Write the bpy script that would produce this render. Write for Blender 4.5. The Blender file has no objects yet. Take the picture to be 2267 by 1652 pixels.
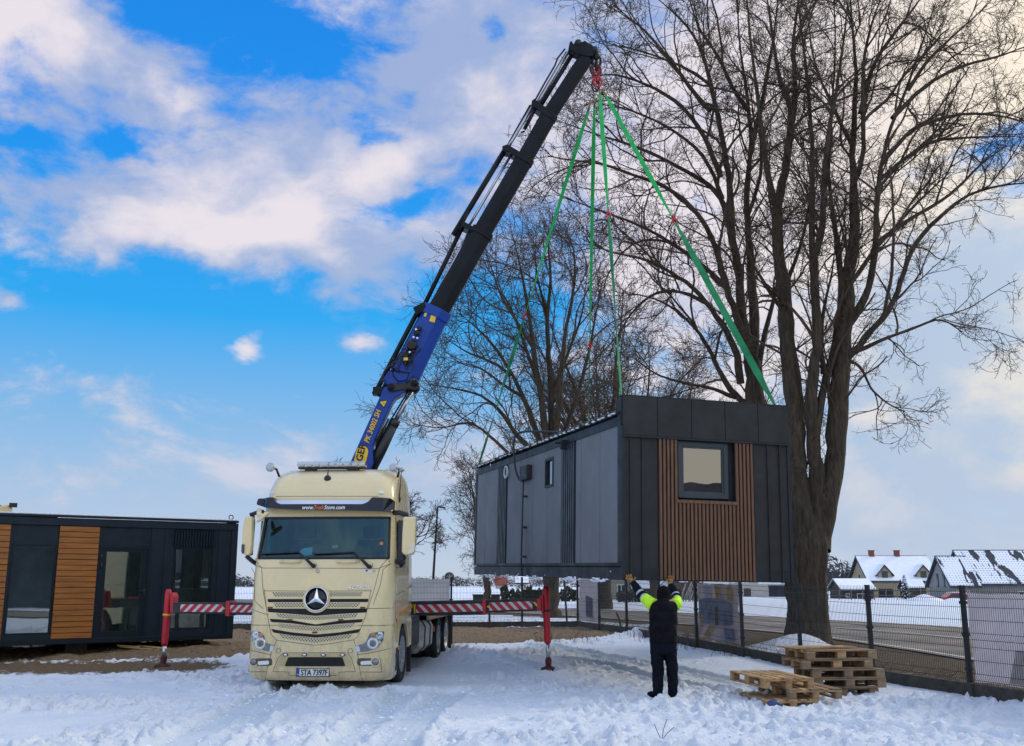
import bpy, bmesh, math, random
import numpy as np
from mathutils import Vector, Matrix
R = math.radians
sc = bpy.context.scene
COL = sc.collection
rng = np.random.default_rng(7)
random.seed(7)

# ------------------------------------------------------------------ camera
CAM_H, PITCH, FPX, CX, CY = 1.75, R(11.7), 2250.0, 1133.5, 826.0
cam_d = bpy.data.cameras.new('camera'); cam = bpy.data.objects.new('camera', cam_d); COL.objects.link(cam)
cam.location = (0, 0, CAM_H); cam.rotation_euler = (math.pi/2 + PITCH, 0, 0)
cam_d.sensor_width = 36; cam_d.lens = 36*FPX/2267.0
cam_d.clip_start = 0.1; cam_d.clip_end = 6000
sc.camera = cam
sp, cp = math.sin(PITCH), math.cos(PITCH)

# survey helpers: a sight line through a picture point, met with a plane of the place
def ray(px, py):
    a, b = (px-CX)/FPX, -(py-CY)/FPX
    return Vector((a, cp - b*sp, sp + b*cp))
O = Vector((0, 0, CAM_H))
def atY(px, py, Y):
    d = ray(px, py); return O + d*(Y/d.y)
def atZ(px, py, z=0.0):
    d = ray(px, py); return O + d*((z-CAM_H)/d.z)
def on_plane(px, py, p0, n):
    d = ray(px, py); return O + d*((Vector(p0)-O).dot(n)/d.dot(n))

# ------------------------------------------------------------------ materials
def lin(r, g, b):
    f = lambda c: (c/255/12.92) if c/255 <= .04045 else ((c/255+.055)/1.055)**2.4
    return (f(r), f(g), f(b))
MATS = {}
def mat(name, col, rough=.5, metal=0., var=.12, scale=6., bump=0., bscale=40., coat=0., spec=.5, stretch=(1,1,1), trans=0., col2=None, emit=None, thru=0.):
    if name in MATS: return MATS[name]
    m = bpy.data.materials.new(name); m.use_nodes = True
    nt = m.node_tree; b = nt.nodes['Principled BSDF']
    b.inputs['Roughness'].default_value = rough; b.inputs['Metallic'].default_value = metal
    b.inputs['Specular IOR Level'].default_value = spec
    if coat:
        b.inputs['Coat Weight'].default_value = coat; b.inputs['Coat Roughness'].default_value = .08
    if trans: b.inputs['Transmission Weight'].default_value = trans
    if emit:
        b.inputs['Emission Color'].default_value = (*emit[:3], 1); b.inputs['Emission Strength'].default_value = emit[3]
    tc = nt.nodes.new('ShaderNodeTexCoord'); mp = nt.nodes.new('ShaderNodeMapping')
    mp.inputs['Scale'].default_value = stretch
    nt.links.new(tc.outputs['Object'], mp.inputs['Vector'])
    nz = nt.nodes.new('ShaderNodeTexNoise'); nz.inputs['Scale'].default_value = scale; nz.inputs['Detail'].default_value = 6; nz.inputs['Roughness'].default_value = .62
    nt.links.new(mp.outputs[0], nz.inputs['Vector'])
    mx = nt.nodes.new('ShaderNodeMix'); mx.data_type = 'RGBA'
    c2 = col2 or tuple(c*(1-var) for c in col); c1 = col if col2 else tuple(min(1, c*(1+var)) for c in col)
    mx.inputs[6].default_value = (*c1, 1); mx.inputs[7].default_value = (*c2, 1)
    rp = nt.nodes.new('ShaderNodeMapRange'); rp.inputs[1].default_value = .35; rp.inputs[2].default_value = .65
    nt.links.new(nz.outputs['Fac'], rp.inputs[0]); nt.links.new(rp.outputs[0], mx.inputs[0])
    nt.links.new(mx.outputs[2], b.inputs['Base Color'])
    if rough < .9:
        rr = nt.nodes.new('ShaderNodeMapRange'); rr.inputs[1].default_value = .3; rr.inputs[2].default_value = .7
        rr.inputs[3].default_value = max(0.02, rough*.85); rr.inputs[4].default_value = min(1, rough*1.2)
        nt.links.new(nz.outputs['Fac'], rr.inputs[0]); nt.links.new(rr.outputs[0], b.inputs['Roughness'])
    if bump:
        n2 = nt.nodes.new('ShaderNodeTexNoise'); n2.inputs['Scale'].default_value = bscale; n2.inputs['Detail'].default_value = 5
        nt.links.new(mp.outputs[0], n2.inputs['Vector'])
        bp = nt.nodes.new('ShaderNodeBump'); bp.inputs['Strength'].default_value = bump; bp.inputs['Distance'].default_value = .02
        nt.links.new(n2.outputs['Fac'], bp.inputs['Height']); nt.links.new(bp.outputs[0], b.inputs['Normal'])
    if thru:                                     # thin cloth lets part of the light through
        o = nt.nodes['Material Output']; t = nt.nodes.new('ShaderNodeBsdfTranslucent'); nt.links.new(mx.outputs[2], t.inputs[0])
        ms = nt.nodes.new('ShaderNodeMixShader'); ms.inputs[0].default_value = thru; nt.links.new(b.outputs[0], ms.inputs[1]); nt.links.new(t.outputs[0], ms.inputs[2]); nt.links.new(ms.outputs[0], o.inputs[0])
    MATS[name] = m; return m

def glass(name, tint, refl=.5, rough=.01, coat=(1, 1, 1)):
    """a real pane: clear tinted transmission under a fresnel mirror coat"""
    if name in MATS: return MATS[name]
    m = bpy.data.materials.new(name); m.use_nodes = True; nt = m.node_tree; nt.nodes.clear()
    o = nt.nodes.new('ShaderNodeOutputMaterial'); t = nt.nodes.new('ShaderNodeBsdfTransparent'); g = nt.nodes.new('ShaderNodeBsdfGlossy')
    t.inputs[0].default_value = (*tint, 1); g.inputs['Roughness'].default_value = rough; g.inputs[0].default_value = (*coat, 1)
    lw = nt.nodes.new('ShaderNodeLayerWeight'); lw.inputs[0].default_value = .5
    mr = nt.nodes.new('ShaderNodeMapRange'); mr.inputs[3].default_value = refl; mr.inputs[4].default_value = .95; mr.inputs[1].default_value = 0; mr.inputs[2].default_value = 1
    pw = nt.nodes.new('ShaderNodeMath'); pw.operation = 'POWER'; pw.inputs[1].default_value = 3.5
    nt.links.new(lw.outputs['Facing'], pw.inputs[0]); nt.links.new(pw.outputs[0], mr.inputs[0])
    mx = nt.nodes.new('ShaderNodeMixShader')
    nt.links.new(mr.outputs[0], mx.inputs[0]); nt.links.new(t.outputs[0], mx.inputs[1]); nt.links.new(g.outputs[0], mx.inputs[2]); nt.links.new(mx.outputs[0], o.inputs[0])
    nz = nt.nodes.new('ShaderNodeTexNoise'); nz.inputs['Scale'].default_value = 1.2
    bp = nt.nodes.new('ShaderNodeBump'); bp.inputs['Strength'].default_value = .02; bp.inputs['Distance'].default_value = .05
    nt.links.new(nz.outputs['Fac'], bp.inputs['Height']); nt.links.new(bp.outputs[0], g.inputs['Normal'])
    MATS[name] = m; return m

# ------------------------------------------------------------------ object helpers
def wm(o):
    return (wm(o.parent) if o.parent else Matrix.Identity(4)) @ o.matrix_basis
def tag(o, label=None, cat=None, group=None, kind=None):
    if label: o['label'] = label
    if cat: o['category'] = cat
    if group: o['group'] = group
    if kind: o['kind'] = kind
    return o
def thing(name, label, cat, loc=(0,0,0), rotz=0., group=None, M=None):
    o = bpy.data.objects.new(name, None); COL.objects.link(o); o.empty_display_size = .3
    if M is not None: o.matrix_basis = M
    else: o.location = loc; o.rotation_euler = (0, 0, rotz)
    return tag(o, label, cat, group)

class MB:
    """collects shapes; build() links them as one mesh object"""
    def __init__(s): s.v = []; s.f = []; s.m = []; s.mi = 0; s.sm = []; s.smooth = False
    def add(s, vs, fs):
        b = len(s.v); s.v += [tuple(p) for p in vs]
        for f in fs: s.f.append(tuple(i+b for i in f)); s.m.append(s.mi); s.sm.append(s.smooth)
        return s
    def box(s, c, size, M=None):
        x, y, z = (q/2 for q in size); c = Vector(c)
        vs = [Vector((a*x, b*y, d*z)) for a in (-1,1) for b in (-1,1) for d in (-1,1)]
        vs = [c + (M @ p if M else p) for p in vs]
        return s.add(vs, [(0,1,3,2),(4,6,7,5),(0,4,5,1),(2,3,7,6),(0,2,6,4),(1,5,7,3)])
    def bbox(s, lo, hi):
        return s.box([(a+b)/2 for a, b in zip(lo, hi)], [abs(b-a) for a, b in zip(lo, hi)])
    def prism(s, poly, off):
        """polygon (3d points) extruded along a vector"""
        n = len(poly); p = [Vector(q) for q in poly]; off = Vector(off); q = [a+off for a in p]
        fs = [tuple(range(n-1, -1, -1)), tuple(range(n, 2*n))] + [(i, (i+1) % n, (i+1) % n+n, i+n) for i in range(n)]
        nor = Vector((0,0,0))
        for i in range(n): nor += p[i].cross(p[(i+1) % n])
        if nor.dot(off) < 0: fs = [tuple(reversed(f)) for f in fs]
        return s.add(p+q, fs)
    def loft(s, rings, cap=True, closed=True):
        n = len(rings[0]); vs = [p for r in rings for p in r]; fs = []
        for k in range(len(rings)-1):
            for i in range(n if closed else n-1):
                j = (i+1) % n; fs.append((k*n+i, k*n+j, (k+1)*n+j, (k+1)*n+i))
        if cap and closed:
            fs.append(tuple(range(n-1, -1, -1))); b = (len(rings)-1)*n; fs.append(tuple(range(b, b+n)))
        return s.add(vs, fs)
    def tube(s, pts, r, n=8, cap=True):
        pts = [Vector(p) for p in pts]; rs = r if isinstance(r, (list, tuple)) else [r]*len(pts)
        rings = []; ref = None
        for i, p in enumerate(pts):
            t = (pts[min(i+1, len(pts)-1)] - pts[max(i-1, 0)]).normalized()
            if ref is None: ref = Vector((0,0,1)) if abs(t.z) < .9 else Vector((1,0,0))
            a = t.cross(ref)
            if a.length < 1e-4: a = t.cross(Vector((0,1,0)))
            a.normalize(); b = t.cross(a); ref = a.cross(t) if False else ref
            rings.append([p + (a*math.cos(2*math.pi*k/n) + b*math.sin(2*math.pi*k/n))*rs[i] for k in range(n)])
        sm = s.smooth; s.smooth = n > 5
        s.loft(rings, cap); s.smooth = sm; return s
    def cyl(s, a, b, r, n=16, r2=None):
        return s.tube([a, b], [r, r if r2 is None else r2], n)
    def ring(s, c, axis, R1, r, n=24, k=8):
        axis = Vector(axis).normalized(); u = axis.orthogonal().normalized(); w = axis.cross(u); c = Vector(c); rings = []
        for i in range(n):
            a = 2*math.pi*i/n; d = u*math.cos(a)+w*math.sin(a)
            rings.append([c + d*(R1 + r*math.cos(2*math.pi*j/k)) + axis*(r*math.sin(2*math.pi*j/k)) for j in range(k)])
        vs = [p for q in rings for p in q]; fs = []
        for i in range(n):
            for j in range(k):
                fs.append((i*k+j, i*k+(j+1) % k, ((i+1) % n)*k+(j+1) % k, ((i+1) % n)*k+j))
        sm = s.smooth; s.smooth = True; s.add(vs, fs); s.smooth = sm; return s
    def lathe(s, c, axis, prof, n=24):
        """prof: (distance along axis, radius)"""
        axis = Vector(axis).normalized(); u = axis.orthogonal().normalized(); w = axis.cross(u); c = Vector(c)
        rings = [[c + axis*h + (u*math.cos(2*math.pi*i/n) + w*math.sin(2*math.pi*i/n))*max(r, 1e-4) for i in range(n)] for h, r in prof]
        sm = s.smooth; s.smooth = True; s.loft(rings, True); s.smooth = sm; return s
    def ball(s, c, r, n=12, sc=(1,1,1), M=None):
        vs = []; fs = []; h = n//2+1
        for i in range(h):
            th = math.pi*i/(h-1)
            for k in range(n):
                p = Vector((math.sin(th)*math.cos(2*math.pi*k/n)*r*sc[0], math.sin(th)*math.sin(2*math.pi*k/n)*r*sc[1], math.cos(th)*r*sc[2]))
                vs.append(Vector(c) + (M @ p if M else p))
        for i in range(h-1):
            for k in range(n): fs.append((i*n+k, (i+1)*n+k, (i+1)*n+(k+1) % n, i*n+(k+1) % n))
        sm = s.smooth; s.smooth = True; s.add(vs, fs); s.smooth = sm; return s
    def build(s, name, m, parent=None, local=False, bevel=0., label=None, seg=2):
        me = bpy.data.meshes.new(name); M = None
        vs = s.v
        if parent is not None and not local:
            M = wm(parent).inverted(); vs = [M @ Vector(p) for p in vs]
        me.from_pydata([tuple(p) for p in vs], [], s.f)
        for q in (m if isinstance(m, (list, tuple)) else [m]): me.materials.append(q)
        me.polygons.foreach_set('material_index', s.m); me.polygons.foreach_set('use_smooth', s.sm)
        bm = bmesh.new(); bm.from_mesh(me); bmesh.ops.remove_doubles(bm, verts=bm.verts, dist=1e-6)
        bmesh.ops.recalc_face_normals(bm, faces=bm.faces); bm.to_mesh(me); bm.free()
        me.update()
        o = bpy.data.objects.new(name, me); COL.objects.link(o)
        if parent is not None: o.parent = parent
        if bevel:
            b = o.modifiers.new('bevel', 'BEVEL'); b.width = bevel; b.segments = seg; b.limit_method = 'ANGLE'; b.angle_limit = R(40)
        if label: o['label'] = label
        return o

def settle(o):
    """put a single-mesh thing's origin at its base"""
    me = o.data; n = len(me.vertices); a = np.empty(n*3, np.float32); me.vertices.foreach_get('co', a); a = a.reshape(-1, 3)
    c = Vector(((a[:,0].min()+a[:,0].max())/2, (a[:,1].min()+a[:,1].max())/2, a[:,2].min()))
    a -= np.array(c, np.float32); me.vertices.foreach_set('co', a.ravel()); o.location = c; me.update(); return o

def np_mesh(name, V, F, m, parent=None, smooth=True, attrs=None):
    """V (n,3), F (k,4) or (k,3) arrays"""
    me = bpy.data.meshes.new(name); V = np.asarray(V, np.float32); F = np.asarray(F, np.int32)
    if parent is not None:
        M = np.array(wm(parent).inverted(), np.float32); V = V @ M[:3,:3].T + M[:3,3]
    k = F.shape[1]
    me.vertices.add(len(V)); me.vertices.foreach_set('co', V.ravel())
    me.loops.add(F.size); me.loops.foreach_set('vertex_index', F.ravel())
    me.polygons.add(len(F)); me.polygons.foreach_set('loop_start', np.arange(0, F.size, k, dtype=np.int32))
    me.polygons.foreach_set('use_smooth', np.full(len(F), smooth, bool))
    for an, av in (attrs or {}).items():
        at = me.attributes.new(an, 'FLOAT', 'POINT'); at.data.foreach_set('value', np.asarray(av, np.float32))
    me.materials.append(m); me.update(calc_edges=True)
    o = bpy.data.objects.new(name, me); COL.objects.link(o)
    if parent is not None: o.parent = parent
    return o

def np_tubes(P, Rd, S=3):
    """batch of polylines P (N,K,3), radii (N,K) -> verts, quads"""
    N, K, _ = P.shape
    T = np.empty_like(P); T[:,1:-1] = P[:,2:]-P[:,:-2]; T[:,0] = P[:,1]-P[:,0]; T[:,-1] = P[:,-1]-P[:,-2]
    T /= np.linalg.norm(T, axis=2, keepdims=True)+1e-9
    mean = P[:,-1]-P[:,0]; ref = np.where((np.abs(mean[:,2]) > .8*np.linalg.norm(mean, axis=1))[:,None], np.array([[1.,.13,0]]), np.array([[.1,0,1.]]))
    A = np.cross(T, ref[:,None,:]); A /= np.linalg.norm(A, axis=2, keepdims=True)+1e-9
    B = np.cross(T, A)
    ang = 2*np.pi*np.arange(S)/S
    V = P[:,:,None,:] + Rd[:,:,None,None]*(A[:,:,None,:]*np.cos(ang)[None,None,:,None] + B[:,:,None,:]*np.sin(ang)[None,None,:,None])
    idx = np.arange(N*K*S).reshape(N, K, S)
    a = idx[:,:-1,:]; b = np.roll(idx, -1, 2)[:,:-1,:]; c = np.roll(idx, -1, 2)[:,1:,:]; d = idx[:,1:,:]
    return V.reshape(-1, 3), np.stack([a, b, c, d], -1).reshape(-1, 4)
def cat_meshes(ms):
    V = []; F = []; n = 0
    for v, f in ms: V.append(v); F.append(f+n); n += len(v)
    return np.concatenate(V), np.concatenate(F)

def text_polys(body, size, shear=0., sx=1.):
    """mesh verts/faces of a word in the xy plane, baseline origin"""
    cu = bpy.data.curves.new('word', 'FONT'); cu.body = body; cu.size = size; cu.shear = shear; cu.resolution_u = 3
    ob = bpy.data.objects.new('word', cu); COL.objects.link(ob)
    dg = bpy.context.evaluated_depsgraph_get(); dg.update()
    me = bpy.data.meshes.new_from_object(ob.evaluated_get(dg))
    vs = [Vector((v.co.x*sx, v.co.y, 0)) for v in me.vertices]; fs = [tuple(p.vertices) for p in me.polygons]
    bpy.data.objects.remove(ob); bpy.data.curves.remove(cu); bpy.data.meshes.remove(me)
    return vs, fs
def lettering(name, body, size, origin, ux, uy, m, parent, shear=0., sx=1., bold=0., center=True, depth=.002, width=None, local=False):
    """flat letters standing proud of a surface"""
    vs, fs = text_polys(body, size, shear, sx)
    x0 = min(v.x for v in vs); x1 = max(v.x for v in vs); y0 = min(v.y for v in vs); y1 = max(v.y for v in vs)
    k = (width/(x1-x0)) if width else 1.
    ux = Vector(ux).normalized(); uy = Vector(uy).normalized(); nz = ux.cross(uy); mb = MB()
    for d in ([(0,0)] if not bold else [(-bold,0),(bold,0),(0,-bold*.7),(0,bold*.7)]):
        jj = len(mb.v)*1e-7
        P = [Vector(origin) + ux*((v.x - ((x0+x1)/2 if center else x0))*k + d[0]) + uy*((v.y - (y0+y1)/2 if center else v.y)*(1 if not width else 1) + d[1]) + nz*(depth + jj*200) for v in vs]
        mb.add(P, fs)
    return mb.build(name, m, parent, local)
# ================================================================== light and sky
SUN_AZ, SUN_EL = (.90, .44), 33.0
sdir = Vector((SUN_AZ[0], SUN_AZ[1], 0)).normalized()*math.cos(R(SUN_EL)) + Vector((0, 0, math.sin(R(SUN_EL))))
sl = bpy.data.lights.new('sun', 'SUN'); so = bpy.data.objects.new('sun', sl); COL.objects.link(so)
sl.energy = 1.5; sl.angle = R(14); sl.color = (1.0, .88, .70)
so.rotation_euler = sdir.to_track_quat('Z', 'Y').to_euler(); so.location = (20, -10, 30)

def build_world():
    w = bpy.data.worlds.new('World'); sc.world = w; w.use_nodes = True
    nt = w.node_tree; nt.nodes.clear(); N = nt.nodes.new; L = nt.links.new
    out = N('ShaderNodeOutputWorld'); bg = N('ShaderNodeBackground'); L(bg.outputs[0], out.inputs[0]); bg.inputs[1].default_value = .1
    tc = N('ShaderNodeTexCoord'); D = tc.outputs['Generated']
    def m(op, a, b=None, c=None, clamp=False):
        n = N('ShaderNodeMath'); n.operation = op; n.use_clamp = clamp
        for i, q in enumerate((a, b, c)):
            if q is None: continue
            if isinstance(q, (int, float)): n.inputs[i].default_value = q
            else: L(q, n.inputs[i])
        return n.outputs[0]
    def vm(op, a, b, oi=0):
        n = N('ShaderNodeVectorMath'); n.operation = op
        for i, q in enumerate((a, b)):
            if q is None: continue
            if isinstance(q, (tuple, list, Vector)): n.inputs[i].default_value = q
            else: L(q, n.inputs[i])
        return n.outputs[oi]
    def mix(f, a, b):
        n = N('ShaderNodeMix'); n.data_type = 'RGBA'
        for i, q in ((0, f), (6, a), (7, b)):
            if isinstance(q, (int, float)): n.inputs[i].default_value = q
            elif isinstance(q, tuple): n.inputs[i].default_value = (*q, 1)
            else: L(q, n.inputs[i])
        return n.outputs[2]
    def sstep(v, a, b):
        n = N('ShaderNodeMapRange'); n.interpolation_type = 'SMOOTHSTEP'; L(v, n.inputs[0]); n.inputs[1].default_value = a; n.inputs[2].default_value = b
        return n.outputs[0]
    def noise(v, s, det=8, ro=.58, dist=0.):
        n = N('ShaderNodeTexNoise'); n.inputs['Scale'].default_value = s; n.inputs['Detail'].default_value = det; n.inputs['Roughness'].default_value = ro; n.inputs['Distortion'].default_value = dist
        L(v, n.inputs['Vector']); return n.outputs['Fac']
    def noise_c(v, s_, det):
        n = N('ShaderNodeTexNoise'); n.inputs['Scale'].default_value = s_; n.inputs['Detail'].default_value = det; L(v, n.inputs['Vector']); return n.outputs['Color']
    UPB = 1.75
    sx = N('ShaderNodeSeparateXYZ'); L(D, sx.inputs[0]); X, Y, Z = sx.outputs
    sky = N('ShaderNodeTexSky'); sky.sky_type = 'NISHITA'; sky.sun_disc = False; sky.sun_elevation = R(SUN_EL); sky.sun_rotation = math.atan2(SUN_AZ[0], SUN_AZ[1]); sky.dust_density = .6; sky.ozone_density = 2.0
    # clear air: the Nishita sky pulled towards the deep winter blue of the day
    rp = N('ShaderNodeValToRGB'); L(Z, rp.inputs[0]); cr = rp.color_ramp
    while len(cr.elements) < 6: cr.elements.new(.5)
    for e, (p, c) in zip(cr.elements, ((0., lin(186,200,220)), (.06, lin(170,192,221)), (.15, lin(128,180,226)), (.25, lin(26,164,238)), (.40, lin(6,142,238)), (.8, lin(6,104,210)))):
        e.position = p; e.color = (*c, 1)
    sc10 = vm('SCALE', rp.outputs[0], None); sc10.node.inputs[3].default_value = 10
    clear = mix(.88, sky.outputs[0], sc10)
    # cloud cover: warped noise on the dome plus the large masses that stand over the yard
    wv = vm('ADD', D, vm('SCALE', N('ShaderNodeTexNoise').outputs['Color'], None))
    wn = wv.node.inputs[1].links[0].from_node; wn.inputs[3].default_value = .16
    wt = wn.inputs[0].links[0].from_node; wt.inputs['Scale'].default_value = 2.6; wt.inputs['Detail'].default_value = 4; L(D, wt.inputs['Vector'])
    st = vm('MULTIPLY', wv, (1., 1., 1.9))
    n1 = noise(st, 3.4, 9, .56); n2 = noise(st, 11., 7, .62)
    base = m('ADD', m('MULTIPLY', m('SUBTRACT', n1, .5), 2.3), m('MULTIPLY', m('SUBTRACT', n2, .5), 1.5))
    n3 = noise(st, 34., 5, .6)
    base = m('MULTIPLY_ADD', m('SUBTRACT', n3, .5), .8, base)
    def blob(px, py, rx, ry, k=1.):
        c = ray(px, py).normalized(); d = vm('MULTIPLY', vm('SUBTRACT', wv2, tuple(c)), (FPX/rx, FPX/rx*.7, FPX/ry))
        return m('POWER', math.e, m('MULTIPLY', vm('DOT_PRODUCT', d, d, 1), -k))
    # edges of the large masses are frayed by the same turbulence
    wv2 = vm('ADD', D, vm('SCALE', vm('SUBTRACT', noise_c(D, 7., 6), (.5,.5,.5)), None)); wv2.node.inputs[1].links[0].from_node.inputs[3].default_value = .11
    blobs = [(600,200,760,330,.52),(110,65,190,110,.55),(370,205,110,50,.35),(1120,215,190,120,.55),(950,90,130,80,.15),(805,315,120,60,.55),(640,470,190,75,.65),(500,530,220,55,.6),(200,440,260,90,.4),(750,600,140,60,.7),(1010,520,120,70,.30),
             (385,40,80,65,-1.1),(610,85,170,42,-.85),(780,255,75,26,-.8),(890,205,34,20,-.6),(262,318,40,34,-.7),(1100,46,30,30,-.7),(868,448,130,40,-.95),(25,250,60,20,-.6),(270,690,280,85,-1.25),(480,720,120,50,-.4),(60,545,80,30,-.4),(700,850,400,130,-.35),(1000,720,200,120,-.4),
             (522,777,44,28,1.15),(822,743,48,34,1.0),(0,630,60,30,1.0),
             (2250,40,260,190,1.1),(2205,290,110,70,-.7),(2160,620,300,230,.75),(1650,420,430,420,.85),(1420,560,220,260,.4),(2100,1050,500,250,.55),(1600,60,320,160,.4),
             (60,830,200,30,.20),(500,900,600,40,.05),(300,1010,700,70,.30),(1000,950,500,130,.15),(1930,940,70,24,.5),(540,1040,120,30,.3)]
    dens = base
    for px, py, rx, ry, wt_ in blobs: dens = m('MULTIPLY_ADD', blob(px, py, rx, ry), wt_*.82, dens)
    up = m('MAXIMUM', sstep(Z, .56, .78), sstep(m('MULTIPLY', Y, -1.), -.25, .25))          # unseen bright overcast added overhead and behind as fill light
    dens = m('MULTIPLY_ADD', up, .75, dens)
    cover = m('MULTIPLY', sstep(dens, -.10, .58), 0.94)
    # sunlit tops stay creamy, the rest of the deck is lavender grey
    glowm = m('MULTIPLY', m('SUBTRACT', noise(st, 5.5, 8, .6), .50), 3.4)
    for px, py, rx, ry, wt_ in ((640,475,120,60,.75),(520,540,180,45,.95),(110,60,170,100,.6),(370,205,70,30,.5),(1120,220,150,90,.6),(810,315,90,45,.55),(740,605,60,28,.5),(300,480,120,40,.3),(2230,60,240,170,1.1),(2250,1030,60,40,.8),(1930,940,80,30,.8),(1500,650,350,420,.45),(1800,330,500,380,.8),(820,742,60,36,.5),(515,773,60,30,.6)):
        glowm = m('MULTIPLY_ADD', blob(px, py, rx, ry), wt_, glowm)
    warm = mix(sstep(X, .15, .5), lin(238,228,232), lin(252,238,214))
    deck = mix(sstep(Z, .05, .42), lin(176,193,219), lin(160,178,216)); deck = mix(sstep(X, .1, .45), deck, lin(186,202,222))
    ccol = mix(sstep(glowm, -.1, .85), deck, warm)
    low = sstep(Z, .02, .24)
    ccol = mix(low, mix(.70, ccol, lin(180,197,221)), ccol)
    bright = mix(up, (1., 1., 1.), (UPB, UPB, UPB*.97))
    ccol = vm('MULTIPLY', ccol, bright)
    # the low sky behind the yard is a warm straw colour
    ccol = mix(m('MULTIPLY', m('MULTIPLY', sstep(m('MULTIPLY', Y, -1.), .1, .5), m('SUBTRACT', 1., sstep(Z, .06, .30))), .8), ccol, lin(240,222,184))
    c10 = vm('SCALE', ccol, None); c10.node.inputs[3].default_value = 9.3
    col = mix(cover, clear, c10)
    # low winter glow around the veiled sun
    gl = m('POWER', m('MAXIMUM', vm('DOT_PRODUCT', D, tuple(sdir), 1), 0.), 14.)
    tot = vm('ADD', col, mix(gl, (0., 0., 0.), (7., 5.4, 3.2)))
    L(tot, bg.inputs[0])
build_world()

# ================================================================== terrain
def vnoise(x, y, seed):
    xi = np.floor(x).astype(np.int64); yi = np.floor(y).astype(np.int64); xf = x-xi; yf = y-yi
    def h(a, b):
        n = (a*374761393 + b*668265263 + seed*1442695041) & 0x7fffffff
        n = ((n ^ (n >> 13))*1274126177) & 0x7fffffff
        return ((n ^ (n >> 16)) & 0xffff)/65535.
    u = xf*xf*xf*(xf*(xf*6-15)+10); v = yf*yf*yf*(yf*(yf*6-15)+10)
    return (h(xi, yi)*(1-u)+h(xi+1, yi)*u)*(1-v) + (h(xi, yi+1)*(1-u)+h(xi+1, yi+1)*u)*v
def fbm(x, y, sc_, oc, seed, gain=.5):
    t = 0; a = 1; n = 0
    for k in range(oc):
        t = t + a*vnoise(x*sc_*2.03**k + 17.3*k, y*sc_*2.03**k - 9.1*k, seed+k); n += a; a *= gain
    return t/n
def ss(v, a, b):
    t = np.clip((v-a)/(b-a), 0, 1); return t*t*(3-2*t)
def FX(y): return 7.3 - .248*(y-16.7)                       # the fence line beside the road
ROAD = np.array([(16.2,-40),(15.5,5),(14.4,18),(13.1,28),(10.3,38),(6,50),(-2,64),(-14,80),(-40,105),(-120,150)], float)
def seg_dist(x, y, pl):
    best = np.full(np.shape(x), 1e9); side = np.zeros(np.shape(x)); along = np.zeros(np.shape(x)); acc = 0.
    for (ax, ay), (bx, by) in zip(pl[:-1], pl[1:]):
        dx, dy = bx-ax, by-ay; l = math.hypot(dx, dy)
        t = np.clip(((x-ax)*dx + (y-ay)*dy)/(l*l), 0, 1)
        d = np.hypot(x-(ax+t*dx), y-(ay+t*dy)); s = np.sign(dx*(y-ay) - dy*(x-ax))
        k = d < best; best = np.where(k, d, best); side = np.where(k, s, side); along = np.where(k, acc+t*l, along); acc += l
    return best, side, along
def smooth_poly(pl, n=12):
    pl = [np.array(p, float) for p in pl]; o = []
    for i in range(len(pl)-1):
        p0 = pl[max(i-1,0)]; p1 = pl[i]; p2 = pl[i+1]; p3 = pl[min(i+2, len(pl)-1)]
        for k in range(n):
            t = k/n; o.append(.5*((2*p1)+(-p0+p2)*t+(2*p0-5*p1+4*p2-p3)*t*t+(-p0+3*p1-3*p2+p3)*t**3))
    o.append(pl[-1]); return np.array(o)
def base_z(x, y):
    x = np.asarray(x, float); y = np.asarray(y, float)
    z = .25*ss(y, 18, 34)
    z = z - 4.2*ss(y, 60, 165)*ss(x, 8, 45)*.13
    z = z + .19*np.exp(-((x+9.5)**2/30 + (y-25.6)**2/5))                       # gravel bank under the parked cabin
    z = z + .36*np.exp(-((x-7.2)**2/.45 + (y-25.75)**2/.35)) + .22*np.exp(-((x-6.3)**2/.6 + (y-25.6)**2/.4))*1.0   # snow heaped at the tree foot
    z = z + .33*np.exp(-((x-4.05)**2/.35 + (y-31.2)**2/.25))
    z = z + ss(y, 120, 2500)*0
    return z
def gz(x, y): return float(base_z(x, y))
GB = np.array([(-60,22.3),(-12,22.6),(-7,23.3),(-4.2,25.4),(-1,28.0),(.6,28.6),(2.0,30.0),(3.1,31.6),(3.9,33),(5,34)])
def gxy(px, py): p = atZ(px, py, 0.); return (p.x, p.y)
TRACKS = [  # centre line (picture points dropped on the ground), width, depth, tread pitch
    ([(896,1530),(893,1544),(838,1590),(766,1643),(690,1705)], .50, .050, 0),
    ([(1000,1536),(985,1552),(933,1583),(897,1619),(873,1650),(850,1705)], .55, .042, .105),
    ([(690,1530),(647,1547),(575,1583),(516,1612),(455,1645),(360,1700)], .52, .042, .105),
    ([(652,1512),(630,1522),(551,1562),(470,1600),(360,1660)], .42, .045, 0),
    ([(1110,1462),(1290,1470),(1480,1510),(1700,1546)], .34, .05, 0),
    ([(1180,1440),(1400,1470),(1640,1512),(1800,1545)], .30, .035, 0),
    ([(900,1450),(1010,1452),(1120,1470),(1210,1490)], .5, .03, 0),
    ([(1480,1600),(1700,1600),(2000,1620),(2300,1640)], .4, .02, 0)]
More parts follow.
